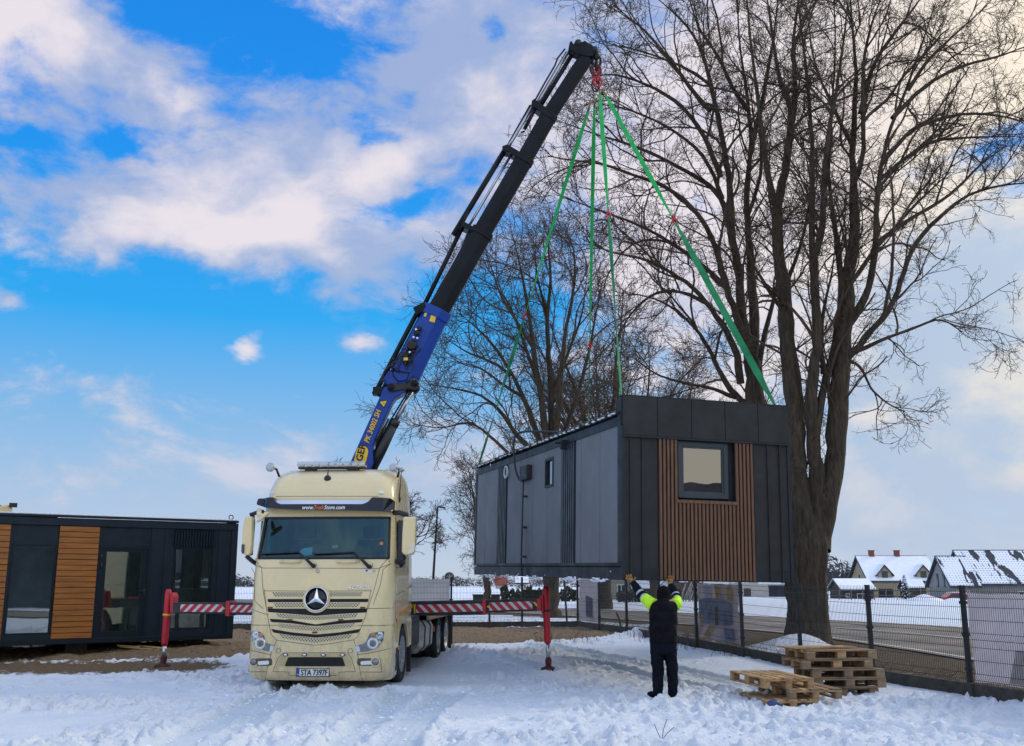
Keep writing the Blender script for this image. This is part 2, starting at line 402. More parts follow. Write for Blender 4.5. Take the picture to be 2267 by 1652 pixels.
def terrain():
    xs = np.arange(-16.5, 12.6, .036); g = .036*1.10**np.arange(1, 118); g = np.cumsum(g); g = g[g < 3000]
    xs = np.concatenate([(-16.5-g)[::-1], xs, 12.6+g])
    ys = [10.6]
    while ys[-1] < 46: ys.append(ys[-1]*1.0027)
    while ys[-1] < 4500: ys.append(ys[-1]*1.045)
    ys = np.array([-60, -20, -5, 2, 6, 8, 9.2, 10, 10.3] + ys)
    X, Y = np.meshgrid(xs, ys); x = X.ravel(); y = Y.ravel(); n = len(x)
    z = base_z(x, y)
    near = (y > 9) & (y < 46) & (x > -17) & (x < 13)
    nx, ny = x[near], y[near]
    # --- cover: 0 snow .. 1 bare, and what the bare ground is (0 gravel, 1 dead grass and soil)
    bare = np.zeros(n); kind = np.zeros(n); pack_shade = np.zeros(n)
    fx = FX(y); inside = (x < fx) & (y < 37)
    wob = (fbm(x, y, .55, 4, 5)-.5)*2.2
    gb = np.interp(x, GB[:,0], GB[:,1])
    bg_ = ss(y+wob*.55, gb-.25, gb+.35)*inside
    bare = np.maximum(bare, bg_)
    mud = np.exp(-((y-21.7-.05*(x+9))**2/2.2))*ss(-x, 4.6, 7.0)*inside
    bare = np.maximum(bare, mud*.82); kind = np.maximum(kind, .45*ss(mud, .1, .5)*(bg_ < .5))
    und = np.exp(-((x+2.9)**2/2.2))*ss(y, 18.2, 19.5)*(1-ss(y, 26, 28)); bare = np.maximum(bare, .50*und*inside)
    bare = np.maximum(bare, (.33*np.exp(-((x+4.6)**2/7+(y-13.4)**2/1.1)))*inside)
    bare = np.maximum(bare, (.34*np.exp(-((x+1.5)**2/.9+(y-13.1)**2/.5)))*inside)
    rd, rs, ra = seg_dist(x, y, ROAD)
    nearside = (rs > 0)                                      # between the yard fence and the road
    out = (x >= fx) | (y >= 37)
    verge = out & nearside & (y < 60)
    bare = np.where(verge, .44 + .25*ss(rd, 9, 5.2) + .5*ss(rd, 5.4, 4.3), bare); kind = np.where(verge, 1., kind)
    snowheap = np.exp(-((x-6.9)**2/1.6 + (y-25.7)**2/.9)); bare = np.where(verge, bare*(1-ss(snowheap, .25, .6)), bare)
    farv = (~nearside) & (rd < 7)
    bare = np.where(farv, .95*ss(rd, 5.6, 4.3), bare); kind = np.where(farv, .8, kind)
    bare = np.where(out & (y > 37) & (rd > 5) & nearside, .40, bare)
    back = (y > 36.2) & (y < 46) & (x < 3)
    bare = np.where(back, np.maximum(.18, .5*np.exp(-((y-40)**2/3))), bare); kind = np.where(back, 1., kind)
    field = (y > 75) & (~nearside | (rd > 12)); bare = np.where(field, .04 + .10*(fbm(x, y, .06, 3, 77) > .58), bare)
    # --- relief of the trodden, driven snow
    b = bare[near]; sn = 1-np.clip(b, 0, 1)*.75
    calm = 1 - .62*ss(nx, .8, 2.4)*ss(ny, 17.5, 19.5)*(1-ss(ny, 26, 28)) - .55*np.exp(-((nx-5.5)**2/9+(ny-13.2)**2/2.2)) - .35*np.exp(-((nx+.2)**2/1.5+(ny-15.2)**2/1.2))
    calm = np.clip(calm, .22, 1)
    l1 = fbm(nx, ny, .8, 3, 11)-.5
    bil = np.abs(fbm(nx, ny, 2.6, 3, 21)-.5)*2
    l2 = fbm(nx, ny, 5.2, 3, 31, .6)-.5
    clod = np.clip(fbm(nx, ny, 7.5, 2, 41)-.60, 0, 1)*2.4
    patch = ss(fbm(nx, ny, .45, 3, 51), .38, .62)
    l3 = fbm(nx, ny, 13., 2, 131, .6)-.5
    h = .040*l1 + calm*(.14+1.0*patch)*(.085*(.35-bil) + .105*l2 + .120*clod + .085*l3)
    fade = 1 - .55*ss(ny, 26, 40)
    h = h*sn*fade*np.where(nx < FX(ny), 1, .6)
    gravel_relief = (fbm(nx, ny, 9, 3, 61)-.5)*.06 + (fbm(nx, ny, 1.2, 3, 66)-.5)*.16
    h = h + gravel_relief*ss(b, .5, 1)*(nx < FX(ny))
    for pts, w, dep, tread in TRACKS:
        pl = smooth_poly([gxy(*p) for p in pts])
        lo = pl.min(0)-1.2; hi = pl.max(0)+1.2
        k = np.where((nx > lo[0]) & (nx < hi[0]) & (ny > lo[1]) & (ny < hi[1]))[0]
        d, s, al = seg_dist(nx[k], ny[k], pl)
        dn = d + (fbm(nx[k], ny[k], 3.5, 3, 71)-.5)*.10
        ins = 1-ss(dn, w/2-.05, w/2+.03)
        flat = -dep*1.1 + (.009*np.cos(2*np.pi*d/tread) if tread else .004*np.cos(2*np.pi*d/.11)) + .02*l1[k]
        berm = .050*np.exp(-((dn-w/2-.08)/.06)**2)*(.35+1.2*fbm(nx[k], ny[k], 4.5, 3, 81))
        h[k] = h[k]*(1-ins*.92) + flat*ins + berm*(1-ins)
        kk = np.where(near)[0][k]; pack_shade[kk] = np.maximum(pack_shade[kk], ins*(.75 + (.25*np.cos(2*np.pi*d/tread) if tread else 0)))
    pack_shade[near] = np.maximum(pack_shade[near], .9*np.exp(-((nx-.4)**2/7+(ny-22)**2/14))*ss(fbm(nx, ny, .8, 4, 171), .40, .60))  # cyan shade under the lifted house, put into the snow colour
    foot = np.random.default_rng(3)
    fp = [(foot.uniform(-3.5, 6.5), foot.uniform(12.2, 17.0)) for _ in range(130)] + [(foot.normal(2.3, .9), foot.normal(15.9, .8)) for _ in range(40)]
    for fx_, fy_ in fp:
        k = np.where((np.abs(nx-fx_) < .4) & (np.abs(ny-fy_) < .4))[0]
        a = foot.uniform(0, 3.1); c_, s_ = math.cos(a), math.sin(a)
        u = ((nx[k]-fx_)*c_+(ny[k]-fy_)*s_)/.15; v = (-(nx[k]-fx_)*s_+(ny[k]-fy_)*c_)/.075
        q = u*u+v*v
        h[k] += (-.05*np.exp(-q*q) + .028*np.exp(-((np.sqrt(q)-1.6)/.45)**2))*sn[k]
    z[near] += h*ss(ny, 9.2, 10.6)
    far = (y >= 46)
    z[far] += ((fbm(x[far], y[far], .05, 3, 91)-.5)*.16)*ss(y[far], 46, 70)*(rd[far] > 5.5)
    z = np.where(rd < 5.0, np.minimum(z, base_z(x, y)), z)
    # wheels, feet and bases press the snow flat where they stand
    F = np.arange(len(ys)*len(xs)).reshape(len(ys), len(xs))
    F = np.stack([F[:-1,:-1], F[:-1,1:], F[1:,1:], F[1:,:-1]], -1).reshape(-1, 4)
    # --- material
    m = bpy.data.materials.new('snow_and_gravel'); m.use_nodes = True; nt = m.node_tree; N = nt.nodes.new; L = nt.links.new; P = nt.nodes['Principled BSDF']
    tc = N('ShaderNodeTexCoord')
    def noise(s, det=5, ro=.6):
        q = N('ShaderNodeTexNoise'); q.inputs['Scale'].default_value = s; q.inputs['Detail'].default_value = det; q.inputs['Roughness'].default_value = ro; L(tc.outputs['Object'], q.inputs['Vector']); return q.outputs['Fac']
    def mix(f, a, c):
        q = N('ShaderNodeMix'); q.data_type = 'RGBA'
        for i, v in ((0, f), (6, a), (7, c)):
            if isinstance(v, tuple): q.inputs[i].default_value = (*v, 1)
            elif isinstance(v, float): q.inputs[i].default_value = v
            else: L(v, q.inputs[i])
        return q.outputs[2]
    def mr(v, a, c, o0=0., o1=1.):
        q = N('ShaderNodeMapRange'); q.interpolation_type = 'SMOOTHSTEP'; L(v, q.inputs[0])
        for i, t in ((1, a), (2, c), (3, o0), (4, o1)): q.inputs[i].default_value = t
        return q.outputs[0]
    def mt(op, a, c):
        q = N('ShaderNodeMath'); q.operation = op
        for i, v in enumerate((a, c)):
            if isinstance(v, (int, float)): q.inputs[i].default_value = v
            else: L(v, q.inputs[i])
        return q.outputs[0]
    at = N('ShaderNodeAttribute'); at.attribute_name = 'bare'; ak = N('ShaderNodeAttribute'); ak.attribute_name = 'kind'
    pat = mt('ADD', mt('MULTIPLY', mt('SUBTRACT', noise(3.2, 7, .68), .5), 1.5), mt('MULTIPLY', mt('SUBTRACT', noise(17., 4), .5), .7))
    fac = mr(mt('ADD', at.outputs['Fac'], mt('MULTIPLY', pat, .62)), .40, .60)
    snow = mix(mr(noise(1.3, 4), .35, .7), (.81, .86, .915), (.72, .795, .89))
    snow = mix(mt('MULTIPLY', mr(noise(48., 3), .62, .70), mr(noise(1.7, 3), .46, .64)), snow, (.20, .16, .12))
    ap = N('ShaderNodeAttribute'); ap.attribute_name = 'pack_shade'; snow = mix(mt('MULTIPLY', ap.outputs['Fac'], .7), snow, (.60, .71, .80))  # packed snow of the tracks, plus the painted shade tint
    grav = mix(mr(noise(38., 5, .75), .33, .68), (.085, .060, .036), (.34, .245, .15)); grav = mix(mr(noise(2.2, 4), .3, .7), grav, mix(.5, grav, (.20, .14, .08)))
    soil = mix(mr(noise(22., 6, .7), .35, .66), (.035, .024, .014), (.155, .105, .055))
    L(mix(fac, snow, mix(ak.outputs['Fac'], grav, soil)), P.inputs['Base Color'])
    P.inputs['Roughness'].default_value = .85; P.inputs['Specular IOR Level'].default_value = .25
    hb = mt('ADD', mt('MULTIPLY', noise(26., 4, .65), .7), mt('MULTIPLY', noise(90., 3), .35))
    bp = N('ShaderNodeBump'); bp.inputs['Strength'].default_value = .9; bp.inputs['Distance'].default_value = .06; L(hb, bp.inputs['Height']); L(bp.outputs[0], P.inputs['Normal'])
    o = np_mesh('ground', np.stack([x, y, z], 1), F, m, attrs={'bare': bare, 'kind': kind, 'pack_shade': pack_shade})
    tag(o, kind='structure')
    return o
ground = terrain()
def strip(name, pl, off, w, m, lift, kind='structure', step=3.0):
    """a flat ribbon that follows the land along a centre line"""
    P_ = smooth_poly(pl, 10); V = []; F = []
    T = np.gradient(P_, axis=0); T /= np.linalg.norm(T, axis=1, keepdims=True); Nn = np.stack([T[:,1], -T[:,0]], 1); K = 9
    for i, p in enumerate(P_):
        for j in range(K):
            q = p + Nn[i]*(off + w*(j/(K-1)-.5)); V.append((q[0], q[1], float(base_z(q[0], q[1]))+lift))
    for i in range(len(P_)-1):
        for j in range(K-1): F.append((i*K+j, i*K+j+1, (i+1)*K+j+1, (i+1)*K+j))
    o = np_mesh(name, np.array(V), np.array(F), m); return tag(o, kind=kind)
asph = mat('wet_asphalt', (.20,.165,.12), .6, 0, .3, .5, .25, 60, col2=(.10,.082,.062), stretch=(1,1,1))
strip('road', ROAD, 0, 7.4, asph, .03)
line_m = mat('road_paint', (.62,.62,.58), .6, 0, .25, 5)
strip('road_centre_line', ROAD, 0, .13, line_m, .036)
strip('road_edge_line', ROAD, -3.45, .12, line_m, .036)
# ================================================================== bare winter trees
bark = mat('bark', (.082,.060,.036), .95, 0, .4, 4.5, 1.0, 5, col2=(.026,.021,.015), stretch=(3,3,.5))
for n_ in bark.node_tree.nodes:
    if n_.type == 'BUMP': n_.inputs['Distance'].default_value = .09
twigm = mat('twig_bark', (.085,.058,.036), .9, 0, .3, 4., col2=(.042,.030,.021))
def resample(P, n):
    P = np.asarray(P, float); d = np.concatenate([[0], np.cumsum(np.linalg.norm(np.diff(P[:,:3], axis=0), axis=1))])
    t = np.linspace(0, d[-1], n); return np.stack([np.interp(t, d, P[:,i]) for i in range(P.shape[1])], 1)
def grow(PP, RR, idx, trange, ang, length, npts, wig, rr, g, up=.25, rmin=.004, planar=0.):
    """children from parent polylines PP[idx]; one batch"""
    N = len(idx); t = g.uniform(*trange, N)*(PP.shape[1]-1.001); i0 = t.astype(int); f = (t-i0)[:,None]
    a = PP[idx, i0]; b = PP[idx, i0+1]; base = a*(1-f)+b*f; tan = b-a; tan /= np.linalg.norm(tan, axis=1, keepdims=True)+1e-9
    rp = RR[idx, i0]*(1-f[:,0])+RR[idx, i0+1]*f[:,0]
    rnd = g.normal(size=(N,3)); rnd -= (rnd*tan).sum(1, keepdims=True)*tan; rnd /= np.linalg.norm(rnd, axis=1, keepdims=True)+1e-9
    an = np.radians(g.uniform(ang[0], ang[1], N))[:,None]
    d = tan*np.cos(an)+rnd*np.sin(an)
    L = length*g.uniform(.55, 1.25, N)*(1.12-.55*(t/(PP.shape[1]-1)))
    out = np.empty((N, npts, 3)); out[:,0] = base; st = (L/(npts-1))[:,None]
    bend = g.normal(size=(N,3))*.10
    for k in range(1, npts):
        d = d + g.normal(size=(N,3))*wig + bend + np.array([0,0,up])*.22
        d /= np.linalg.norm(d, axis=1, keepdims=True)
        out[:,k] = out[:,k-1]+d*st*g.uniform(.7, 1.3, (N,1))
    r0 = np.clip(np.minimum(rr*L/length, rp*.72), rmin, None)
    rad = np.maximum(r0[:,None]*np.linspace(1, .42, npts)[None], rmin)
    return out, rad
def limb_tubes(limbs, S, knobs=.06, seed=1):
    g = np.random.default_rng(seed); ms = []
    for P in limbs:
        P = np.asarray(P, float); V = resample(P, max(8, int(len(P)*3)))
        # soften the polyline
        for _ in range(2): V[1:-1] = .25*V[:-2]+.5*V[1:-1]+.25*V[2:]
        V[1:-1,:3] += g.normal(size=(len(V)-2, 3))*V[1:-1,3:4]*.12
        V[:,3] *= 1+g.normal(size=len(V))*knobs
        ms.append(np_tubes(V[None,:,:3], V[None,:,3], S))
    return ms
def make_tree(name, label, base, limbs, seed, dens=1., l1=2.6, l2=1.05, l3=.46, l4=.22, twig=.0075, group=None, up=.3, tail=None, cat='tree', lod=0, sec=1.05):
    g = np.random.default_rng(seed)
    t = thing(name, label, cat, base, 0, group)
    ms = limb_tubes(limbs, 14 if lod == 0 else 9, seed=seed)
    if tail: ms += tail
    V, F = cat_meshes(ms); np_mesh('trunk', V, F, bark, t)
    # limbs as even polylines; the number of side shoots follows their length
    K = 28; PP = np.stack([resample(l, K) for l in limbs]); RR = PP[:,:,3]; PP = PP[:,:,:3]
    ln = np.linalg.norm(np.diff(PP, axis=1), axis=2).sum(1); thin = np.array([l[-1][3] for l in limbs])
    cnt = np.maximum(2, (ln*dens*1.1)).astype(int)
    idx = np.repeat(np.arange(len(limbs)), cnt)
    cs = np.maximum(1, (ln*dens*sec)).astype(int); si = np.repeat(np.arange(len(limbs)), cs)
    S_, rs_ = grow(PP, RR, si, (.18, .97), (20, 46), l1*1.75, 16, .11, .046, g, up*.9, twig*1.25)
    A, ra = grow(PP, RR, idx, (.22, 1.0), (25, 62), l1, 10, .15, .030, g, up, twig)
    A3, ra3 = grow(S_, rs_, np.repeat(np.arange(len(S_)), 4), (.15, 1.0), (22, 55), l1*.72, 9, .15, .022, g, up, twig)
    # limb ends run out into a spray
    ti = np.repeat(np.arange(len(limbs)), 3)
    A2, ra2 = grow(PP, RR, ti, (.86, 1.0), (6, 30), l1*1.2, 10, .14, .034, g, up, twig)
    A = np.concatenate([A[:,:9], A2[:,:9], A3]); ra = np.concatenate([ra[:,:9], ra2[:,:9], ra3])
    B, rb = grow(A, ra, np.repeat(np.arange(len(A)), 5), (.12, 1.), (25, 60), l2, 7, .20, .015, g, up*.7, twig*.9)
    C, rc = grow(B, rb, np.repeat(np.arange(len(B)), 3), (.15, 1.), (25, 65), l3, 5, .26, .009, g, up*.5, twig*.75)
    ms = [np_tubes(S_, rs_, 6), np_tubes(A, ra, 5), np_tubes(B, rb, 4), np_tubes(C, rc, 3)]
    if lod == 0:
        D_, rd_ = grow(C, rc, np.repeat(np.arange(len(C)), 2), (.3, 1.), (25, 75), l4, 4, .34, .006, g, 0, twig*.62)
        ms.append(np_tubes(D_, rd_, 3))
    V, F = cat_meshes(ms); np_mesh('crown', V, F, twigm, t, smooth=False)
    return t
def proj(P):
    q = np.asarray(P, float)-np.array([0, 0, CAM_H]); zz = cp*q[...,1]+sp*q[...,2]
    return np.stack([CX+FPX*q[...,0]/zz, CY-FPX*(-sp*q[...,1]+cp*q[...,2])/zz], -1)
def trace(pts, Y, g, w0, w1, dy=0., wob=.5, prev=None):
    """a limb followed in the photograph, standing at its own depth with its own lean towards or away"""
    n = len(pts); o = []; off = 0.; w1 = w1 if w1 > 11*Y/FPX/2 else .014
    if prev:                                     # spring from the nearest point of the wood already there
        Q = np.concatenate([resample(l, 60) for l in prev]); d = np.linalg.norm(proj(Q[:,:3])-np.array(pts[0]), axis=1); off = Q[d.argmin(),1]-Y
    for i, (px, py) in enumerate(pts):
        f = i/(n-1); p = atY(px, py, Y + off + dy*f + wob*math.sin(2.1*f+g.uniform(0, 6))*f)
        o.append((p.x, p.y, p.z, w0*(1-f)+w1*f))
    return o
def tree_one():
    g = np.random.default_rng(11); Y = 26.5; L_ = []; T = lambda pts, w0, w1, dy, wob=.35: trace(pts, Y, g, w0, w1, dy, wob, L_)
    zb = gz(7.5, 26.5); px = lambda w: w*Y/FPX/2
    # the bole: one flared foot that parts into three stems
    tail = []
    rings = [(1788,1434,108),(1788,1414,94),(1788,1380,85),(1788,1330,80),(1788,1280,79),(1789,1235,82),(1791,1200,76),(1792,1170,58),(1793,1140,36),(1794,1115,10)]
    th = np.linspace(0, 2*np.pi, 40, endpoint=False); V = []; gg = np.random.default_rng(5); ph = gg.uniform(0, 6, 5)
    for i, (x_, y_, w) in enumerate(resample(np.array(rings, float), 34)):
        c = atY(x_, y_, Y); r = px(w)*(1 + .055*np.sin(7*th+ph[0]+i*.05)+.045*np.sin(11*th+ph[1]-i*.08)+.04*np.sin(3*th+ph[2])+gg.normal(size=40)*.014)
        V.append(np.stack([c.x+r*np.cos(th), c.y+r*np.sin(th)*.9, np.full(40, c.z if i else zb-.1)], 1))
    V = np.concatenate(V); idx = np.arange(len(V)).reshape(34, 40)
    a = idx[:-1]; b = np.roll(idx, -1, 1)[:-1]; c = np.roll(idx, -1, 1)[1:]; d = idx[1:]
    tail.append((V, np.stack([a, b, c, d], -1).reshape(-1, 4)))
    W = lambda w: .88*w*Y/FPX/2
    L_.append(T([(1776,1215),(1772,1123),(1762,1025),(1758,911),(1748,812),(1740,698),(1729,600),(1720,520),(1722,440)], W(64), W(25), .5))
    L_.append(T([(1722,450),(1738,392),(1754,262),(1746,205),(1727,196),(1715,110),(1700,10),(1690,-60)], W(26), W(9), .8))
    L_.append(T([(1754,270),(1763,196),(1754,98),(1769,0),(1775,-70)], W(17), W(7), .5))
    L_.append(T([(1724,470),(1700,400),(1682,250),(1662,100),(1650,-50)], W(20), W(8), -.9))
    L_.append(T([(1800,1200),(1804,1123),(1806,1041),(1802,976),(1793,911),(1794,862),(1806,796),(1809,714),(1801,616),(1800,560),(1818,540),(1825,392),(1832,310),(1841,261),(1858,163),(1871,65),(1882,-40)], W(42), W(8), -.4, .2))
    L_.append(T([(1800,600),(1796,500),(1800,350),(1790,200),(1772,50),(1760,-60)], W(19), W(8), 1.2))
    L_.append(T([(1806,960),(1818,900),(1824,838),(1843,796),(1856,714),(1865,640),(1850,520),(1832,390),(1842,250),(1850,100),(1845,-40)], W(24), W(8), .9))
    L_.append(T([(1824,829),(1816,763),(1823,682),(1840,616),(1850,540)], W(15), W(9), -.6))
    L_.append(T([(1812,1215),(1827,1136),(1847,1025),(1856,894),(1860,796),(1873,714),(1876,632),(1883,560),(1895,540),(1890,425),(1887,376),(1890,261),(1897,163),(1887,65),(1880,-50)], W(60), W(10), .6, .2))
    L_.append(T([(1888,400),(1897,402),(1912,353),(1910,229),(1911,131),(1930,49),(1956,-20)], W(20), W(9), -1.0))
    L_.append(T([(1876,720),(1892,700),(1925,639),(1938,560),(1939,533),(1943,408),(1953,360),(1966,294),(2008,196),(2041,98),(2070,10)], W(24), W(7), -1.2))
    L_.append(T([(1864,800),(1886,786),(1922,737),(1974,685),(2021,540),(2080,480),(2145,428),(2224,408),(2290,404)], W(21), W(6), -1.5))
    L_.append(T([(1862,806),(1886,796),(1912,822),(1928,862),(1964,894),(2003,912)], W(10), W(3), -.8))
    L_.append(T([(1874,790),(1909,773),(1958,750),(2039,721),(2080,700),(2130,735)], W(13), W(4), .8))
    L_.append(T([(1905,250),(1936,131),(1988,65),(2030,10),(2060,-40)], W(14), W(6), .6))
    L_.append(T([(1953,360),(2021,281),(2135,248),(2230,258),(2263,271)], W(13), W(4), -1.2))
    L_.append(T([(1945,400),(2054,310),(2152,304),(2247,302)], W(12), W(4), .9))
    L_.append(T([(1975,262),(2054,183),(2132,144),(2217,124),(2262,106)], W(13), W(4), .4))
    L_.append(T([(1939,540),(2005,490),(2103,435),(2178,356),(2227,324)], W(13), W(4), 1.1))
    L_.append(T([(2010,200),(2055,130),(2110,80),(2185,12)], W(11), W(4), -.7))
    L_.append(T([(1876,640),(1930,560),(2010,470),(2060,420),(2105,380)], W(13), W(5), 1.8))
    L_.append(T([(1740,700),(1700,640),(1676,600),(1660,570)], W(14), W(7), -.5))
    L_.append(T([(1890,330),(1850,250),(1800,140),(1790,40)], W(12), W(6), -1.4))
    L_.append(T([(1735,640),(1770,560),(1800,420),(1775,300)], W(12), W(6), 1.6))
    return make_tree('broadleaf_tree', 'largest bare tree, three tall stems on one thick bole, right of the lifted house', (7.6, 26.5, zb), L_, 21, .72, 2.1, .95, .42, .2, .0066, tail=tail, group='bare roadside trees')
def tree_two():
    g = np.random.default_rng(12); Y = 29.0; W = lambda w: .88*w*Y/FPX/2; L_ = []; T = lambda pts, w0, w1, dy, wob=.35: L_.append(trace(pts, Y, g, w0, w1, dy, wob, L_))
    zb = gz(7.9, 29)
    (T([(1774,1412),(1768,1360),(1758,1290),(1733,1190),(1704,1080),(1684,980),(1672,891),(1668,830),(1664,796)], W(52), W(44), 0, .05),
      T([(1668,850),(1655,770),(1641,700),(1637,600),(1619,523),(1616,392),(1593,278),(1573,180),(1550,98),(1508,40),(1459,0)], W(30), W(7), -.6),
      T([(1664,800),(1673,698),(1661,633),(1664,600),(1655,500),(1652,425),(1665,310),(1652,196),(1636,98),(1632,-40)], W(30), W(8), .7),
      T([(1660,800),(1640,730),(1611,649),(1590,570),(1583,540),(1557,490),(1508,435),(1459,405),(1394,386),(1328,360),(1263,356),(1212,345)], W(22), W(4), -1.6),
      T([(1622,540),(1606,458),(1586,418),(1537,389),(1459,346),(1377,314),(1328,301),(1258,275)], W(18), W(4), .6),
      T([(1596,392),(1557,294),(1508,229),(1426,183),(1361,163),(1322,168)], W(15), W(4), -.9),
      T([(1573,245),(1541,212),(1478,124),(1426,65),(1355,10)], W(14), W(5), .8),
      T([(1655,245),(1622,196),(1586,114),(1544,65),(1520,-30)], W(14), W(6), -1.2),
      T([(1668,310),(1694,196),(1711,98),(1727,-30)], W(14), W(6), .5),
      T([(1640,850),(1634,783),(1608,731),(1565,672),(1533,633),(1480,600),(1420,570),(1350,560),(1290,530)], W(20), W(4), -1.4),
      T([(1675,905),(1631,880),(1601,842),(1575,780),(1549,737),(1500,688),(1450,660),(1400,650)], W(18), W(5), 1.0),
      T([(1678,840),(1690,740),(1717,660),(1730,560),(1700,440),(1705,300)], W(16), W(7), 1.3),
      T([(1610,640),(1560,590),(1490,540),(1420,500),(1340,470),(1255,440)], W(14), W(4), 1.2),
      T([(1600,440),(1560,340),(1480,280),(1390,240),(1320,230)], W(12), W(4), 1.5),
      T([(1655,480),(1690,380),(1680,260),(1700,140)], W(12), W(6), -1.6),
      T([(1575,190),(1520,150),(1440,120),(1370,100)], W(10), W(4), -.4),
      T([(1628,880),(1580,860),(1520,850),(1450,830),(1400,790)], W(11), W(4), -.8),
      T([(1560,670),(1500,640),(1440,650),(1390,700),(1360,760)], W(11), W(4), .5))
    return make_tree('broadleaf_tree', 'bare tree leaning left, its long side branches reaching behind the green straps', (8.0, 29.0, zb), L_, 22, .78, 2.2, .98, .43, .2, .0070, group='bare roadside trees')
def tree_three():
    g = np.random.default_rng(13); Y = 47.; W = lambda w: .88*w*Y/FPX/2; L_ = []; T = lambda pts, w0, w1, dy, wob=.8: L_.append(trace(pts, Y, g, w0, w1, dy, wob, L_))
    zb = gz(1.8, 47)
    (T([(1224,1376),(1222,1362),(1221,1330),(1221,1285),(1220,1200),(1218,1120),(1216,1060),(1215,1000)], W(50), W(32), 0, .05),
      T([(1215,1010),(1205,930),(1195,860),(1180,760),(1165,660),(1150,580),(1135,520)], W(22), W(5), -1),
      T([(1218,1010),(1222,900),(1216,800),(1210,700),(1222,620),(1212,540),(1215,500)], W(20), W(5), 1),
      T([(1218,1020),(1235,930),(1242,830),(1250,740),(1270,650),(1275,570),(1260,520)], W(20), W(5), -1.5),
      T([(1215,1040),(1190,960),(1160,880),(1130,820),(1090,760),(1050,720),(1010,690)], W(18), W(4), .8),
      T([(1214,1060),(1180,1000),(1140,960),(1110,910),(1060,870),(1000,860),(950,850)], W(16), W(4), -.6),
      T([(1214,1090),(1170,1040),(1120,1000),(1080,960),(1040,930),(980,950),(920,940)], W(13), W(4), 1.2),
      T([(1218,1030),(1250,960),(1280,870),(1305,780),(1320,690),(1335,620)], W(17), W(5), 1.5),
      T([(1180,770),(1150,720),(1110,660),(1090,600),(1075,560)], W(11), W(4), -1.2),
      T([(1130,830),(1090,800),(1030,780),(975,740)], W(10), W(4), 1.4),
      T([(1216,1050),(1240,1000),(1270,950),(1300,900),(1330,870)], W(13), W(5), -1),
      T([(1195,860),(1170,790),(1140,700),(1110,640),(1050,610)], W(11), W(4), 1.8),
      T([(1222,880),(1250,800),(1290,700),(1300,600)], W(12), W(5), .4),
      T([(1212,700),(1190,620),(1180,540)], W(9), W(4), 1.4), T([(1160,880),(1110,850),(1060,810),(1000,800)], W(10), W(4), 2.0))
    return make_tree('broadleaf_tree', 'bare tree with a rounded crown nearest the crane boom, behind the lifted house', (1.8, 47, zb), L_, 23, .68, 2.9, 1.35, .62, .3, .0095, lod=1, group='bare roadside trees')
def auto_tree(Y, pxb, zb, top, spread, seed, w, n=9, lean=0, low=.28):
    """stems fanning from a short bole, for trees further off"""
    g = np.random.default_rng(seed); x0 = (pxb-CX)*(Y*cp)/FPX; H = top-zb; L_ = []
    L_.append([(x0, Y, zb-.1, w*1.35), (x0, Y, zb+.4, w), (x0+lean*.3, Y, zb+H*low*.6, w*.85), (x0+lean*.5, Y, zb+H*low, w*.8)])
    for k in range(n):
        a = 2*math.pi*k/n+g.uniform(-.3, .3); s = spread*g.uniform(.35, 1.); hh = H*g.uniform(.72, 1.)*(1-.28*(s/spread)**2); P = []
        for i in range(7):
            f = i/6; P.append((x0+lean*.5+math.cos(a)*s*(f**1.15)+g.normal()*.16, Y+math.sin(a)*s*(f**1.15)*.8+g.normal()*.16, zb+H*low*.92+(hh-H*low)*(f**.92), w*.55*(1-f)+.02))
        L_.append(P)
    for k in range(n):
        a = g.uniform(0, 6.28); s = spread*g.uniform(.7, 1.1); P = []
        for i in range(6):
            f = i/5; P.append((x0+lean*.5+math.cos(a)*s*f, Y+math.sin(a)*s*f*.7, zb+H*(low*.9+.30*f*g.uniform(.7, 1.2)), w*.32*(1-f)+.016))
        L_.append(P)
    return (x0, Y, zb), L_
def tree_rest():
    b, L_ = auto_tree(62, 1338, .25, 22, 6.5, 41, .36, 11, .6)
    make_tree('broadleaf_tree', 'bare tree on the far roadside between the two front slings', b, L_, 24, .5, 3.0, 1.4, .65, .3, .011, lod=1, group='bare roadside trees')
    b, L_ = auto_tree(74, 1450, .1, 21, 6.5, 47, .34, 10, -.6)
    make_tree('broadleaf_tree', 'distant bare tree whose crown rises just above the dark front parapet', b, L_, 28, .45, 3.0, 1.4, .65, .3, .013, lod=1, group='bare roadside trees')
    b, L_ = auto_tree(92, 1080, .2, 14.0, 2.5, 42, .34, 8, -.4, .2)
    make_tree('broadleaf_tree', 'small distant bare tree at the rear end of the lifted house', b, L_, 25, .38, 3.2, 1.5, .7, .3, .015, lod=1, group='bare roadside trees')
    b, L_ = auto_tree(60, 868, .2, 9.3, 2.6, 43, .14, 7, -.1, .3)
    make_tree('broadleaf_tree', 'young bare tree showing behind the truck cab and crane foot', b, L_, 26, .42, 1.6, .8, .42, .2, .012, lod=1, group='bare roadside trees')
    b, L_ = auto_tree(58, 800, .2, 8.6, 2.3, 44, .12, 6, -.1, .3)
    make_tree('broadleaf_tree', 'slender bare tree behind the light bar, left of the crane arm', b, L_, 27, .42, 1.5, .8, .42, .2, .012, lod=1, group='bare roadside trees')
tree_one(); tree_two(); tree_three(); tree_rest()
